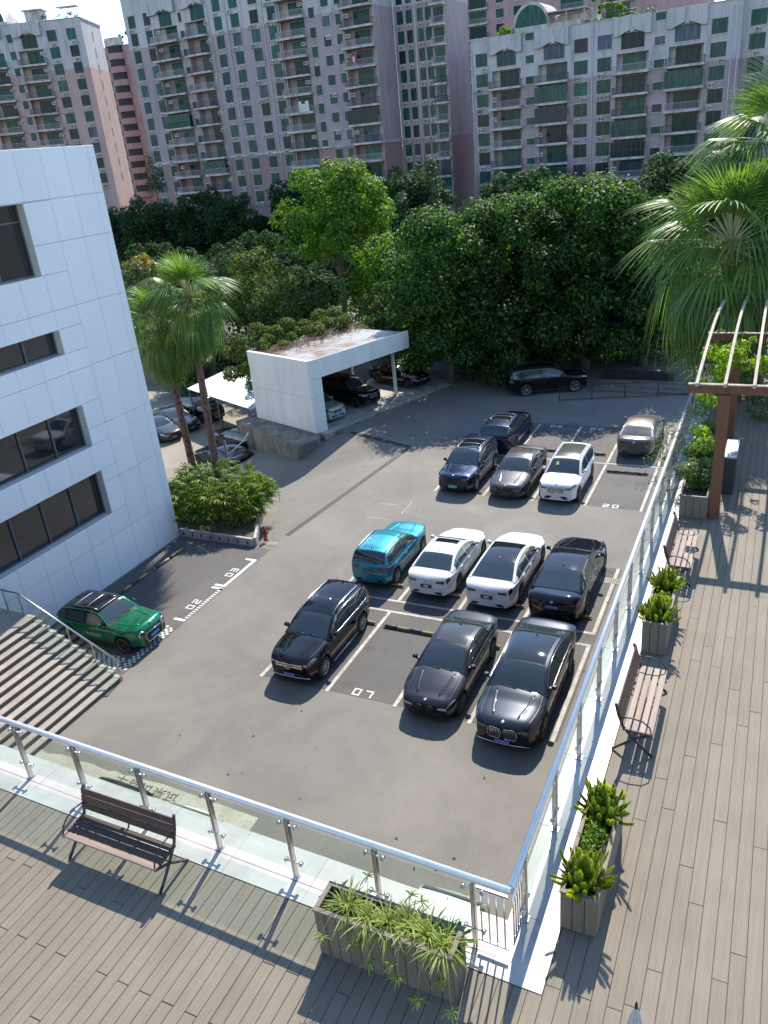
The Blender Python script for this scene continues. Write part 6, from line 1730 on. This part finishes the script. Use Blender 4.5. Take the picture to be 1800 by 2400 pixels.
for i, (x, y, zc, r_, m_, lab, nl) in enumerate((
    (-30.5, 62.5, 5.0, (3.8, 3.5, 4.2), F_PALE, 'lower green tree at the right foot of the tall light green tree', 8000),
    (-42.5, 61.5, 4.6, (3.9, 3.5, 4.0), F_MIX, 'rounded bushy tree right of the left palms', 8000),
    (-37.5, 58.5, 2.8, (4.2, 3.2, 3.3), F_MIX, 'mid green bush below the tall light green tree', 8000),
    (-48.5, 66.0, 4.5, (4.2, 4, 4.4), F_DARK, 'dark bushy tree behind the left palm crowns', 7000),
    (-27.5, 57.5, 3.0, (3.2, 2.8, 3.0), F_MIX, 'scrubby tree pressed against the back of the carport', 7000),
    (-45.0, 54.5, 0.8, (4.5, 3.0, 3.2), F_DARK, 'dark shrub mass behind the sunken yard canopy', 7000),
    (-56.0, 62.0, 3.5, (5, 4, 4.5), F_DARK, 'dark tree at the corner of the white block, behind the palms', 7000),
    (-33.0, 48.5, 1.0, (1.9, 2.6, 2.9), F_SHRUB, 'shrub growing up the left wall of the carport', 5500))):
    tree(lab, x, y, zc, r_, 140+i, m_, nl, 40, 0.32, 0.18, z0=-2.3, group=G_T, bottom=0.8, flat=-0.8)
tree('small yellow leaved tree beside the white block edge', -66.5, 74.0, 4.8, (2.3, 2.2, 2.3), 160, F_YEL, 2600, 26, 0.36, 0.15, z0=-2.3, group=G_T)
# background belt at the foot of the apartment blocks (shared crowns)
protos = []
for k, m_ in enumerate((F_DARK, F_DARK, F_DARK)):
    me, bl = crown_mesh('crown', (6.0, 5.5, 6.0), 170+k, 52, 8500, 0.55, m_, br=(0.18, 0.3), bottom=0.7, flat=-0.8)
    protos.append((me, trunk_mesh(6.0, 0.32, bl, 170+k, 7.0)))
belt = [(-104, 112, 4.5, 1.0), (-95, 110, 5.0, 1.05), (-86, 113, 5.5, 1.1), (-77, 110, 5.0, 1.0), (-68, 114, 6.0, 1.1), (-59, 111, 5.0, 1.05), (-50, 113, 6.5, 1.1), (-33, 112, 5.5, 1.05), (-24, 108, 4.5, 1.0), (-14, 111, 5.5, 1.1), (-5, 106, 4.0, 1.0), (4, 110, 4.5, 1.1), (14, 108, 5, 1.1),
        (-80, 92, 1.6, 0.85), (-70, 90, 1.2, 0.8), (-62, 93, 2.2, 0.85), (-54, 88, 1.2, 0.8), (-46, 90, 2.4, 0.85), (-28, 88, 2.5, 0.85), (-18, 86, 2.6, 0.85), (-7, 84, 1.6, 0.8), (3, 88, 2.0, 0.9), (-46, 76, 1.2, 0.7), (-56, 78, 1.2, 0.75), (-3.5, 76, 2.4, 0.62), (2.5, 72, 2.2, 0.62)]
ORD = ('leftmost', 'second from the left', 'third from the left', 'fourth from the left', 'fifth from the left', 'sixth from the left', 'seventh from the left', 'eighth from the left', 'ninth from the left')
def belt_key(b): return (b[1] > 100, b[0] < -44)
BELT = {(True, True): 'dark trees in the far belt below the centre block', (True, False): 'dark trees in the far belt below the domed block', (False, True): 'dark nearer trees left of the light green tree', (False, False): 'dark nearer trees behind the ficus row'}
for i, (x, y, zc, s) in enumerate(belt):
    me, tm = protos[i % 3]
    t = empty('belt_tree', (x, y, -2.4), random.uniform(0, 6.28))
    grp_ = BELT[belt_key(belt[i])]; pos_ = sorted([b for b in belt if belt_key(b) == belt_key(belt[i])], key=lambda b: b[0]/b[1]).index(belt[i])
    tag(t, ORD[pos_]+' of the '+grp_, 'tree', grp_)
    inst('crown', me, t, (0, 0, zc+2.4), scale=(s, s, s)); inst('trunk', tm, t, (0, 0, 0), scale=(s, s, (zc+2.4)/7.0))
def conifer(label, x, y, ztop, r, seed, z0=-2.4, n=5200):
    rs = np.random.RandomState(seed); H = ztop-z0; bl = []
    for k in range(60):
        t_ = rs.uniform(0.12, 1.0); rr_ = r*(1-t_)**0.75*rs.uniform(.4, 1); a = rs.uniform(0, 6.28); bl.append((rr_*math.cos(a), rr_*math.sin(a), H*t_-0.3, 0.25*r+0.35*r*(1-t_)))
    V, F = blob_leaves(bl, n, 0.42, rs, wr=0.4, up=0.25)
    t = empty('conifer', (x, y, z0)); tag(t, label, 'tree', 'conifers before the apartment blocks')
    inst('crown', make_mesh('crown', V, F, [F_CON]), t)
    g = MB(); g.tube([(0, 0, 0), (0, 0, H*0.9)], [0.3, 0.06], 8); g.build('trunk', M_BARK, t)
conifer('tall pointed conifer beside the sunlit flank of the left block', -101.0, 120, 18.3, 3.6, 201)
conifer('paler conifer at the right foot of the centre block', -44.6, 110, 13.6, 3.4, 202)
conifer('shorter conifer left of the paler one', -47.5, 106, 9.8, 2.8, 203)
conifer('silvery tree below the tall conifer on the left', -99.0, 112, 11.5, 4.5, 204)

def hedge(label, x0, x1, y0, y1, z0, z1, seed, n, mat=F_DARK):
    rs = np.random.RandomState(seed); cx, cy = (x0+x1)/2, (y0+y1)/2
    bl = [(rs.uniform(x0, x1)-cx, rs.uniform(y0, y1)-cy, rs.uniform(0.1, z1-z0), rs.uniform(.6, 1.0)) for _ in range(int((x1-x0)*4))]
    V, F = blob_leaves(bl, n, 0.30, rs, up=.4, bottom=.9); t = empty('hedge', (cx, cy, z0)); tag(t, label, 'hedge', 'dark hedges under the trees')
    inst('foliage', make_mesh('foliage', V, F, [mat]), t)
    g = MB(); rr_ = random.Random(seed)
    for k in range(16):
        b = rr_.choice(bl); g.tube([(b[0], b[1], -0.05), (b[0], b[1], b[2])], [0.05, 0.02], 5)
    g.build('stems', M_BARK, t)
hedge('dark hedge filling the shade behind the ficus trunks', -21.5, -8.0, 59.0, 61.5, 0.0, 3.6, 211, 9000)
hedge('dark hedge behind the far gate frame', -8.0, 12.0, 67.0, 70.0, 0.0, 4.2, 212, 8000)
hedge('dark hedge at the back end of the carport', -26.5, -20.5, 57.5, 60, 0.0, 4.5, 213, 5000)
# ------------------------------------------------------------------ palms
def frond_mesh(Lp, Rf, seed, nseg=34, spread=122, droop=0.5, mat=F_PALM, bend=0.18):
    rs = random.Random(seed); g = MB()
    P = [Vector((Lp*t, 0, -bend*Lp*t*t)) for t in np.linspace(0, 1, 6)]
    g.tube([tuple(p) for p in P], [0.045, 0.035, 0.028, 0.022, 0.018, 0.014], 5, 1, flat=0.6)
    b = P[-1]; ex = (P[-1]-P[-2]).normalized(); ey = Vector((0, 1, 0)); ez = ex.cross(ey)
    if ez.z < 0: ez = -ez
    for i in range(nseg):
        a = rad(-spread+2*spread*(i+0.5)/nseg); dirv = ex*math.cos(a)+ey*math.sin(a); side = -ex*math.sin(a)+ey*math.cos(a)
        R_ = Rf*(0.80+0.20*math.cos(a*0.8))*rs.uniform(0.9, 1.06); hw = math.tan(rad(spread)/nseg)*0.82
        rows = []; jit = rs.uniform(0.75, 1.45)
        for k, r_ in enumerate((0.03, 0.25, 0.45, 0.6, 0.75, 0.88, 1.0)):
            rr_ = R_*r_; w = hw*rr_ if r_ <= 0.5 else hw*R_*0.5*(1-((r_-0.5)/0.5)**1.2)*1.0+0.003
            dd_ = max(0, r_-0.40); dz = -droop*R_*1.5*dd_**1.55*jit-0.10*R_*abs(math.sin(a))*r_; rr_ = rr_*(1-0.28*min(1.3, droop)*dd_)
            c = b+dirv*rr_+Vector((0, 0, dz))*1.0; fold = 0.25*w
            rows.append([tuple(c-side*w-ez*fold*0), tuple(c+ez*fold), tuple(c+side*w-ez*fold*0)])
        g.grid(rows, 0, False)
    return g.mesh('frond', [mat, M_PET])
FR = {'young': [frond_mesh(1.0, 1.25, 1, droop=0.2, bend=0.02, spread=90), frond_mesh(1.05, 1.2, 2, droop=0.4, bend=0.05, spread=100)],
      'mid': [frond_mesh(1.25, 1.3, 3, droop=0.6), frond_mesh(1.2, 1.25, 4, droop=0.85, bend=0.25), frond_mesh(1.3, 1.3, 5, droop=0.72)],
      'old': [frond_mesh(1.25, 1.25, 6, droop=1.45, bend=0.35), frond_mesh(1.2, 1.25, 7, droop=1.7, bend=0.4)],
      'dead': [frond_mesh(1.1, 1.2, 8, droop=1.2, bend=0.4, mat=F_DEAD, nseg=16)]}
def palm(label, x, y, z0, zh, sc, seed, n=52, r=0.2, lean=(0, 0), dead=4):
    rs = random.Random(seed); t = empty('fan_palm', (x, y, z0)); tag(t, label, 'palm tree', 'fan palms')
    H = zh-z0; hx, hy = lean
    g = MB(); P = []; R_ = []
    for k in range(26):
        u = k/25; P.append((hx*u*u, hy*u*u, H*u-0.1)); R_.append((r*1.25 if k == 0 else r*(1.0-0.18*u))*(1.06 if k % 2 else 0.95))
    g.tube(P, R_, 12)
    for k in range(110):
        u = rs.uniform(0.22, 0.99); a = rs.uniform(0, 6.28); rr_ = r*(1-0.18*u); c = Vector((hx*u*u+rr_*math.cos(a), hy*u*u+rr_*math.sin(a), H*u)); o = Vector((math.cos(a), math.sin(a), 0)); s_ = Vector((-o.y, o.x, 0))*0.05
        L_ = rs.uniform(.08, .2)
        g.add([tuple(c-s_-o*.02), tuple(c+s_-o*.02), tuple(c+o*0.07+Vector((0, 0, L_))+s_*.4), tuple(c+o*0.07+Vector((0, 0, L_))-s_*.4)], [(0, 1, 2, 3), (3, 2, 1, 0)])
    g.build('trunk', M_PBARK, t)
    for i in range(n):
        q = i/(n-1); el = 80-142*q**0.95+rs.uniform(-7, 7); az = i*2.39996+rs.uniform(-.2, .2)
        kind = 'young' if q < 0.2 else 'mid' if q < 0.55 else 'old' if i < n-dead else 'dead'
        me = rs.choice(FR[kind]); s = sc*rs.uniform(0.9, 1.1)*(0.85 if kind == 'dead' else 1)
        inst('frond', me, t, (hx, hy, H-0.55*q*sc*0.9), (0, -rad(el), az), (s, s, s))
    return t
palm('left fan palm of the pair by the white block, crown half behind the wall', -25.75, 29.3, -1.0, 9.4, 0.90, 301, n=52, lean=(-0.5, 0.2))
palm('right fan palm of the pair rising from the lady palm bush', -24.55, 29.6, -1.0, 10.55, 0.92, 302, n=58, lean=(0.05, 0.25))
palm('large fan palm at the right edge above the pergola', -1.45, 28.6, 0.0, 12.25, 1.28, 303, n=70, r=0.24)
palm('second fan palm at the upper right corner, partly out of frame', -0.30, 31.4, 0.0, 14.9, 1.22, 304, n=56, r=0.22)

# ------------------------------------------------------------------ lady palm bush in the raised bed
def rhapis_leaf(seed):
    rs = random.Random(seed); g = MB(); n = rs.choice((8, 9, 10))
    g.tube([(0, 0, 0), (0.28, 0, 0.02)], [0.007, 0.005], 4, 0)
    for i in range(n):
        a = rad(-105+210*i/(n-1)); c, s = math.cos(a), math.sin(a); L_ = 0.36*rs.uniform(.85, 1.1)*(0.85+.15*math.cos(a)); rows = []
        for u, w in ((0, .006), (.3, .026), (.65, .026), (.9, .016), (1, .004)):
            p = Vector((0.28+c*L_*u, s*L_*u, 0.02-0.16*L_*u*u*3)); sd = Vector((-s, c, 0))*w; rows.append([tuple(p-sd), tuple(p+sd)])
        g.grid(rows, 0, False)
    return g.mesh('leaf', F_RHAP)
RL = [rhapis_leaf(k) for k in range(5)]
RB2 = empty('lady_palm_bush', (-23.8, 28.3, 0.262)); tag(RB2, 'large rounded lady palm bush around the palm trunks', 'bush')
rs_ = random.Random(9); rows = 0
for i in range(300):
    a = rs_.uniform(0, 6.28); q = rs_.random()
    el = math.acos(1-q*1.0) if i % 3 else rs_.uniform(0.9, 1.55)
    dx, dy, dz = math.sin(el)*math.cos(a), math.sin(el)*math.sin(a), math.cos(el)
    kx = 2.6 if dx > 0 else 2.6; ky = 2.2
    k = rs_.uniform(.72, 1.0)
    p = (dx*kx*k, dy*ky*k, 0.3+dz*1.95*k+0.15*rs_.random())
    inst('leaf', RL[i % 5], RB2, p, (rs_.uniform(-.4, .4), -rad(rs_.uniform(5, 55))*(1 if dz > .3 else .5), math.atan2(dy, dx)+rs_.uniform(-.7, .7)), (1.1, 1.1, 1.1))
g = MB()
for i in range(60):
    x, y = rs_.uniform(-2.3, 2.5), rs_.uniform(-1.7, 1.8); h = 2.0*math.sqrt(max(0.1, 1-(x/3)**2-(y/2.3)**2)); g.tube([(x, y, 0), (x+rs_.uniform(-.1, .1), y+rs_.uniform(-.1, .1), h)], 0.014, 4)
g.build('stems', M_BARK, RB2)
bl = [(rs_.uniform(-2.0, 2.2), rs_.uniform(-1.4, 1.5), rs_.uniform(.4, 1.2), 0.75) for _ in range(22)]
bl += [(math.cos(a)*2.0, math.sin(a)*1.4, rs_.uniform(.5, 1.5), .6) for a in np.linspace(0, 6.28, 18)]
V, F = blob_leaves(bl, 13000, 0.26, np.random.RandomState(5), wr=0.2, up=.3, bottom=.9); tag(inst('inner_foliage', make_mesh('inner_foliage', V, F, [F_RHAP]), RB2), kind='stuff')

# ------------------------------------------------------------------ foxtail ferns
def plume(seed, L_=0.5, bend=0.25):
    rs = random.Random(seed); g = MB(); n = 10
    ax = [Vector((L_*t, 0, bend*L_*t*t)) for t in np.linspace(0, 1, n)]
    rr_ = lambda t: 0.036*min(1.0, t/0.22+0.35)*(1 if t < .80 else math.sqrt(max(0.0, 1-((t-.80)/.20)**2))+0.04)
    g.tube([tuple(p) for p in ax], [rr_(i/(n-1))*0.36+0.001 for i in range(n)], 6)
    for k in range(330):
        t = k/330; i = min(n-2, int(t*(n-1))); c = ax[i].lerp(ax[i+1], t*(n-1)-i); a = k*2.39996; r_ = rr_(t)*rs.uniform(.8, 1.25)
        o = Vector((0.45, math.cos(a), math.sin(a))).normalized(); s_ = Vector((0, -math.sin(a), math.cos(a)))*0.0058
        tip = c+o*r_*1.15; g.add([tuple(c-s_*1.6), tuple(c+s_*1.6), tuple(tip)], [(0, 1, 2)])
    return g.mesh('plume', F_FERN)
PLM = [plume(1, .36, .1), plume(2, .42, .3), plume(3, .32, .2), plume(4, .44, .4)]
def fern(label, x, y, z, seed, sc=1.0, n=118):
    rs = random.Random(seed); t = empty('foxtail_fern', (x, y, z)); tag(t, label, 'fern', 'foxtail ferns in the planters')
    for i in range(n):
        q = i/(n-1); el = 86-74*q**0.95+rs.uniform(-8, 8); az = i*2.39996+rs.uniform(-.3, .3); s = sc*rs.uniform(.6, 1.0)*(1.0-0.18*q)
        inst('plume', PLM[i % 4], t, (0.11*q*math.cos(az), 0.11*q*math.sin(az), 0), (0, -rad(el), az), (s, s, s*1.0))
fern('bushy foxtail fern at the near end of the nearest right planter', -1.34, 6.72, ZD+0.52, 1, 1.12)
fern('bushy foxtail fern at the far end of the nearest right planter', -1.33, 7.85, ZD+0.52, 2, 1.12)
fern('foxtail fern at the near end of the planter between the benches', -1.32, 12.62, ZD+0.55, 3, 1.1)
fern('foxtail fern at the far end of the planter between the benches', -1.31, 13.72, ZD+0.55, 4, 1.05)
def leafbox(name, label, cat, x0, x1, y0, y1, z0, z1, n, size, mat, seed, br=0.14, nb=26, group=None, wr=0.5, loc=None):
    rs = np.random.RandomState(seed); cx, cy = (x0+x1)/2, (y0+y1)/2
    bl = [(rs.uniform(x0, x1)-cx, rs.uniform(y0, y1)-cy, rs.uniform(z0, z1)-z0, br*rs.uniform(.6, 1.3)) for _ in range(nb)]
    V, F = blob_leaves(bl, n, size, rs, wr=wr, up=.4, bottom=.8)
    t = empty(name, (cx, cy, z0)); tag(t, label, cat, group)
    inst('foliage', make_mesh('foliage', V, F, [mat]), t)
    g = MB(); rr_ = random.Random(seed)
    for k in range(8):
        b = bl[k % len(bl)]; g.tube([(b[0]*.6, b[1]*.8, -0.05), (b[0]*.8, b[1]*.9, b[2]*.5), (b[0], b[1], b[2])], [0.008, 0.006, 0.003], 4)
    g.build('stems', M_BARK, t); return t
leafbox('ground_cover', 'small leafy plants between the ferns of the nearest right planter', 'plant', -1.46, -1.2, 7.1, 7.5, ZD+.53, ZD+.64, 900, 0.045, F_VINE, 31, .09)
leafbox('ground_cover', 'small leafy plants between the ferns of the second planter', 'plant', -1.44, -1.18, 13.0, 13.35, ZD+.56, ZD+.68, 900, 0.045, F_VINE, 32, .09)
leafbox('leafy_shrub', 'dense green shrubs overflowing the planter beside the pergola post', 'shrub', -1.62, -1.02, 18.15, 21.8, ZD+.52, ZD+1.0, 9000, 0.062, F_SHRUB, 33, .22, 34)
leafbox('climbing_vine', 'bright green vine climbing between post and railing under the pergola', 'vine', -1.6, -1.05, 19.8, 23.5, ZD+1.0, ZD+2.3, 3600, 0.085, F_VINE, 34, .22, 26)
leafbox('climbing_vine', 'bright green vine draped over the pergola beam and rafters', 'vine', -1.55, 0.1, 20.6, 23.2, ZD+2.6, ZD+3.3, 1900, 0.10, F_VINE, 35, .2, 18)
leafbox('leafy_shrub', 'dark shrubs at the far end of the terrace beyond the pergola', 'shrub', -1.2, 1.6, 25.0, 27.0, ZD+.3, ZD+2.3, 6000, 0.10, F_SHRUB, 36, .4, 30)
leafbox('leafy_shrub', 'spindly branch hanging over the railing above the dusty sedan', 'shrub', -2.5, -1.95, 17.6, 21.5, ZD+.6, ZD+1.15, 1100, 0.05, F_SHRUB, 37, .18, 26)
# dry twigs trailing along the railing by the pergola
g = MB(); rr = random.Random(3)
for k in range(46):
    y = rr.uniform(18.5, 24.5); p = Vector((-1.75+rr.uniform(-.3, .3), y, rr.uniform(.3, 1.6))); P = [p]
    for j in range(4): p = p+Vector((rr.uniform(-.25, .2), rr.uniform(-.4, .5), rr.uniform(-.3, .18))); P.append(Vector((p.x, p.y, max(.05, p.z))))
    g.tube([tuple(q) for q in P], [0.008, 0.007, 0.006, 0.004, 0.003], 4)
tag(g.build('dry_vine', plain('dry_twig', (0.16, 0.135, 0.105), 0.9), None, (0, 0, ZD)), 'tangle of dry grey twigs along the railing beside the pergola', 'vine')

# ------------------------------------------------------------------ spider plants in the near planter
def blades(seed, n, L0, L1, w, el0=25, el1=80):
    rs = random.Random(seed); g = MB()
    for i in range(n):
        az = rs.uniform(0, 6.28); el = rad(rs.uniform(el0, el1)); L_ = rs.uniform(L0, L1); d = Vector((math.cos(az), math.sin(az), 0)); s_ = Vector((-d.y, d.x, 0)); rows = []; curl = rs.uniform(.5, 1.2)
        for u in (0, .25, .5, .75, 1):
            p = d*(L_*math.cos(el)*u+0.15*L_*u*u)+Vector((0, 0, L_*math.sin(el)*u-curl*L_*0.75*u*u)); ww = w*(0.7+0.6*u*(1-u)*2)*(1 if u < .9 else .15); rows.append([tuple(p-s_*ww), tuple(p+Vector((0, 0, -ww*.35))), tuple(p+s_*ww)])
        g.grid(rows, 0, False)
    return g
SPM = [blades(60+k, 165, .26, .52, 0.0066, 35, 85).mesh('leaves', F_SPID) for k in range(3)]
BABY = blades(70, 13, .06, .12, 0.007, 0, 60).mesh('plantlet', F_SPID)
rs_ = random.Random(17)
for k, x in enumerate((-3.72, -3.45, -3.2, -2.95, -2.72, -2.52)):
    t = empty('spider_plant', (x, 5.30+rs_.uniform(-.05, .05), ZD+0.62)); tag(t, ORD[k]+' of the arching spider plants in the near planter', 'spider plant', 'spider plants in the near planter')
    inst('leaves', SPM[k % 3], t, rot=(0, 0, rs_.uniform(0, 6)), scale=(1.0, 1.0, 1.0 if k % 2 else 1.12))
    for j in range(2):
        az = -PI/2+rs_.uniform(-.9, .9) if (j == 0 or k > 3) else rs_.uniform(0, 6.28); d = Vector((math.cos(az), math.sin(az), 0)); L_ = rs_.uniform(.28, .5); dz = rs_.uniform(-.42, .02) if az < 0 else rs_.uniform(0, .2)
        P = [Vector((0, 0, .05)), d*L_*.5+Vector((0, 0, .24)), d*L_*.9+Vector((0, 0, .12)), d*L_+Vector((0, 0, dz))]
        g = MB(); g.tube([tuple(p) for p in P], 0.0022, 4); o = g.build('runner', M_PET, t); inst('plantlet', BABY, o, tuple(P[-1]), (0, 0, az), (1.1,)*3)
for (x, lab) in ((-3.95, 'dark strap leaved plant at the left end of the near planter'), (-2.44, 'dark strap leaved plant at the right end of the near planter')):
    t = empty('strap_leaf_plant', (x, 5.38, ZD+0.62)); tag(t, lab, 'plant')
    blades(int(-x*100), 14, .26, .36, 0.022, 35, 75).build('leaves', F_SHRUB, t)

# ------------------------------------------------------------------ litter, roof scrub, roof gardens
def litter_on_roof(rs):
    return None
rs = np.random.RandomState(8); n = 2600; V = []; F = []
for i in range(n):
    lx = -6.4+abs(rs.normal())*0.95; ly = rs.uniform(0.4, 9.4)
    if lx > -0.4: continue
    p = _cm @ Vector((lx, ly, 4.43+0.03*rs.rand()-0.04*(-lx)/6)); a = rs.uniform(0, 6.28); l = rs.uniform(.05, .13); c_, s_ = math.cos(a)*l, math.sin(a)*l; b = len(V)
    V += [(p.x-c_, p.y-s_, p.z), (p.x-s_*.45, p.y+c_*.45, p.z+.03), (p.x+c_, p.y+s_, p.z+.01), (p.x+s_*.45, p.y-c_*.45, p.z+.02)]; F.append((b, b+1, b+2, b+3))
tag(inst('leaf_litter', make_mesh('leaf_litter', V, F, [F_LITTER])), 'brown fallen leaves along the back of the carport roof', 'leaf litter', kind='stuff')
V = []; F = []
for i in range(420):
    if i < 300: x, y = rs.uniform(-21, -3), rs.uniform(40, 52)
    else: x, y = rs.uniform(-16, -3), rs.uniform(12, 40)
    a = rs.uniform(0, 6.28); l = rs.uniform(.025, .06); c_, s_ = math.cos(a)*l, math.sin(a)*l; b = len(V)
    V += [(x-c_, y-s_, .014), (x-s_*.5, y+c_*.5, .026), (x+c_, y+s_, .016), (x+s_*.5, y-c_*.5, .022)]; F.append((b, b+1, b+2, b+3))
tag(inst('fallen_leaves', make_mesh('fallen_leaves', V, F, [F_LITTER])), 'scattered dry leaves on the asphalt', 'leaf litter', kind='stuff')
for i_, (ly0, ly1, lab, sd_) in enumerate(((-0.4, 3.2, 'twiggy scrub over the back left corner of the carport roof', 42), (3.2, 6.4, 'yellow green scrub spilling over the middle of the carport roof edge', 41), (6.4, 10.5, 'green scrub over the far end of the carport roof edge', 43))):
    q = _cm @ Vector((-7.3, (ly0+ly1)/2, 0)); t = leafbox('roof_scrub', lab, 'shrub', -1.5, 2.0, -(ly1-ly0)/2, (ly1-ly0)/2, 2.6, 5.2, 6000, 0.2, F_MIX, sd_, .55, 26); t.location = (q.x, q.y, 2.6); t.rotation_euler.z = CA
def roofplants(B, u0, u1, y0, y1, z0, z1, label, n, seed, mat=F_SHRUB, size=0.32):
    q = B.matrix_basis if False else (Matrix.Translation(B.location) @ Matrix.Rotation(B.rotation_euler.z, 4, 'Z'))
    p = q @ Vector(((u0+u1)/2, (y0+y1)/2, z0)); t = leafbox('roof_garden_plants', label, 'roof plants', -(u1-u0)/2, (u1-u0)/2, -(y1-y0)/2, (y1-y0)/2, z0, z1, n, size, mat, seed, 0.5, 22)
    t.location = p; t.rotation_euler.z = B.rotation_euler.z
roofplants(RB_, 15.5, 21.5, 1.0, 3.5, 29.0, 33.5, 'dense potted greenery on the roof right of the dome', 3200, 51, F_PALE)
roofplants(RB_, 0.8, 3.6, 0.6, 1.6, 28.9, 31.0, 'small bright tree on the roof left of the dome', 900, 52, F_PALE)
roofplants(RB_, 21.5, 26, 0.8, 2.5, 28.8, 30.2, 'low greenery along the roof rail of the domed block', 900, 53)
roofplants(CB_, -6.4, 0.5, 0.5, 3, 45.6, 47.6, 'shrubs fringing the left roof corner of the centre block', 1500, 54)
roofplants(LB_, 6.3, 13.5, 0.6, 1.8, 43.3, 45.4, 'sparse shrubs on the roof edge of the left block', 800, 55)
roofplants(MBK, -2.5, wm-1, 1.0, 3, ztm-2.2, ztm+1.2, 'bright roof greenery on the slim salmon block', 1800, 56, F_PALE, 0.5)
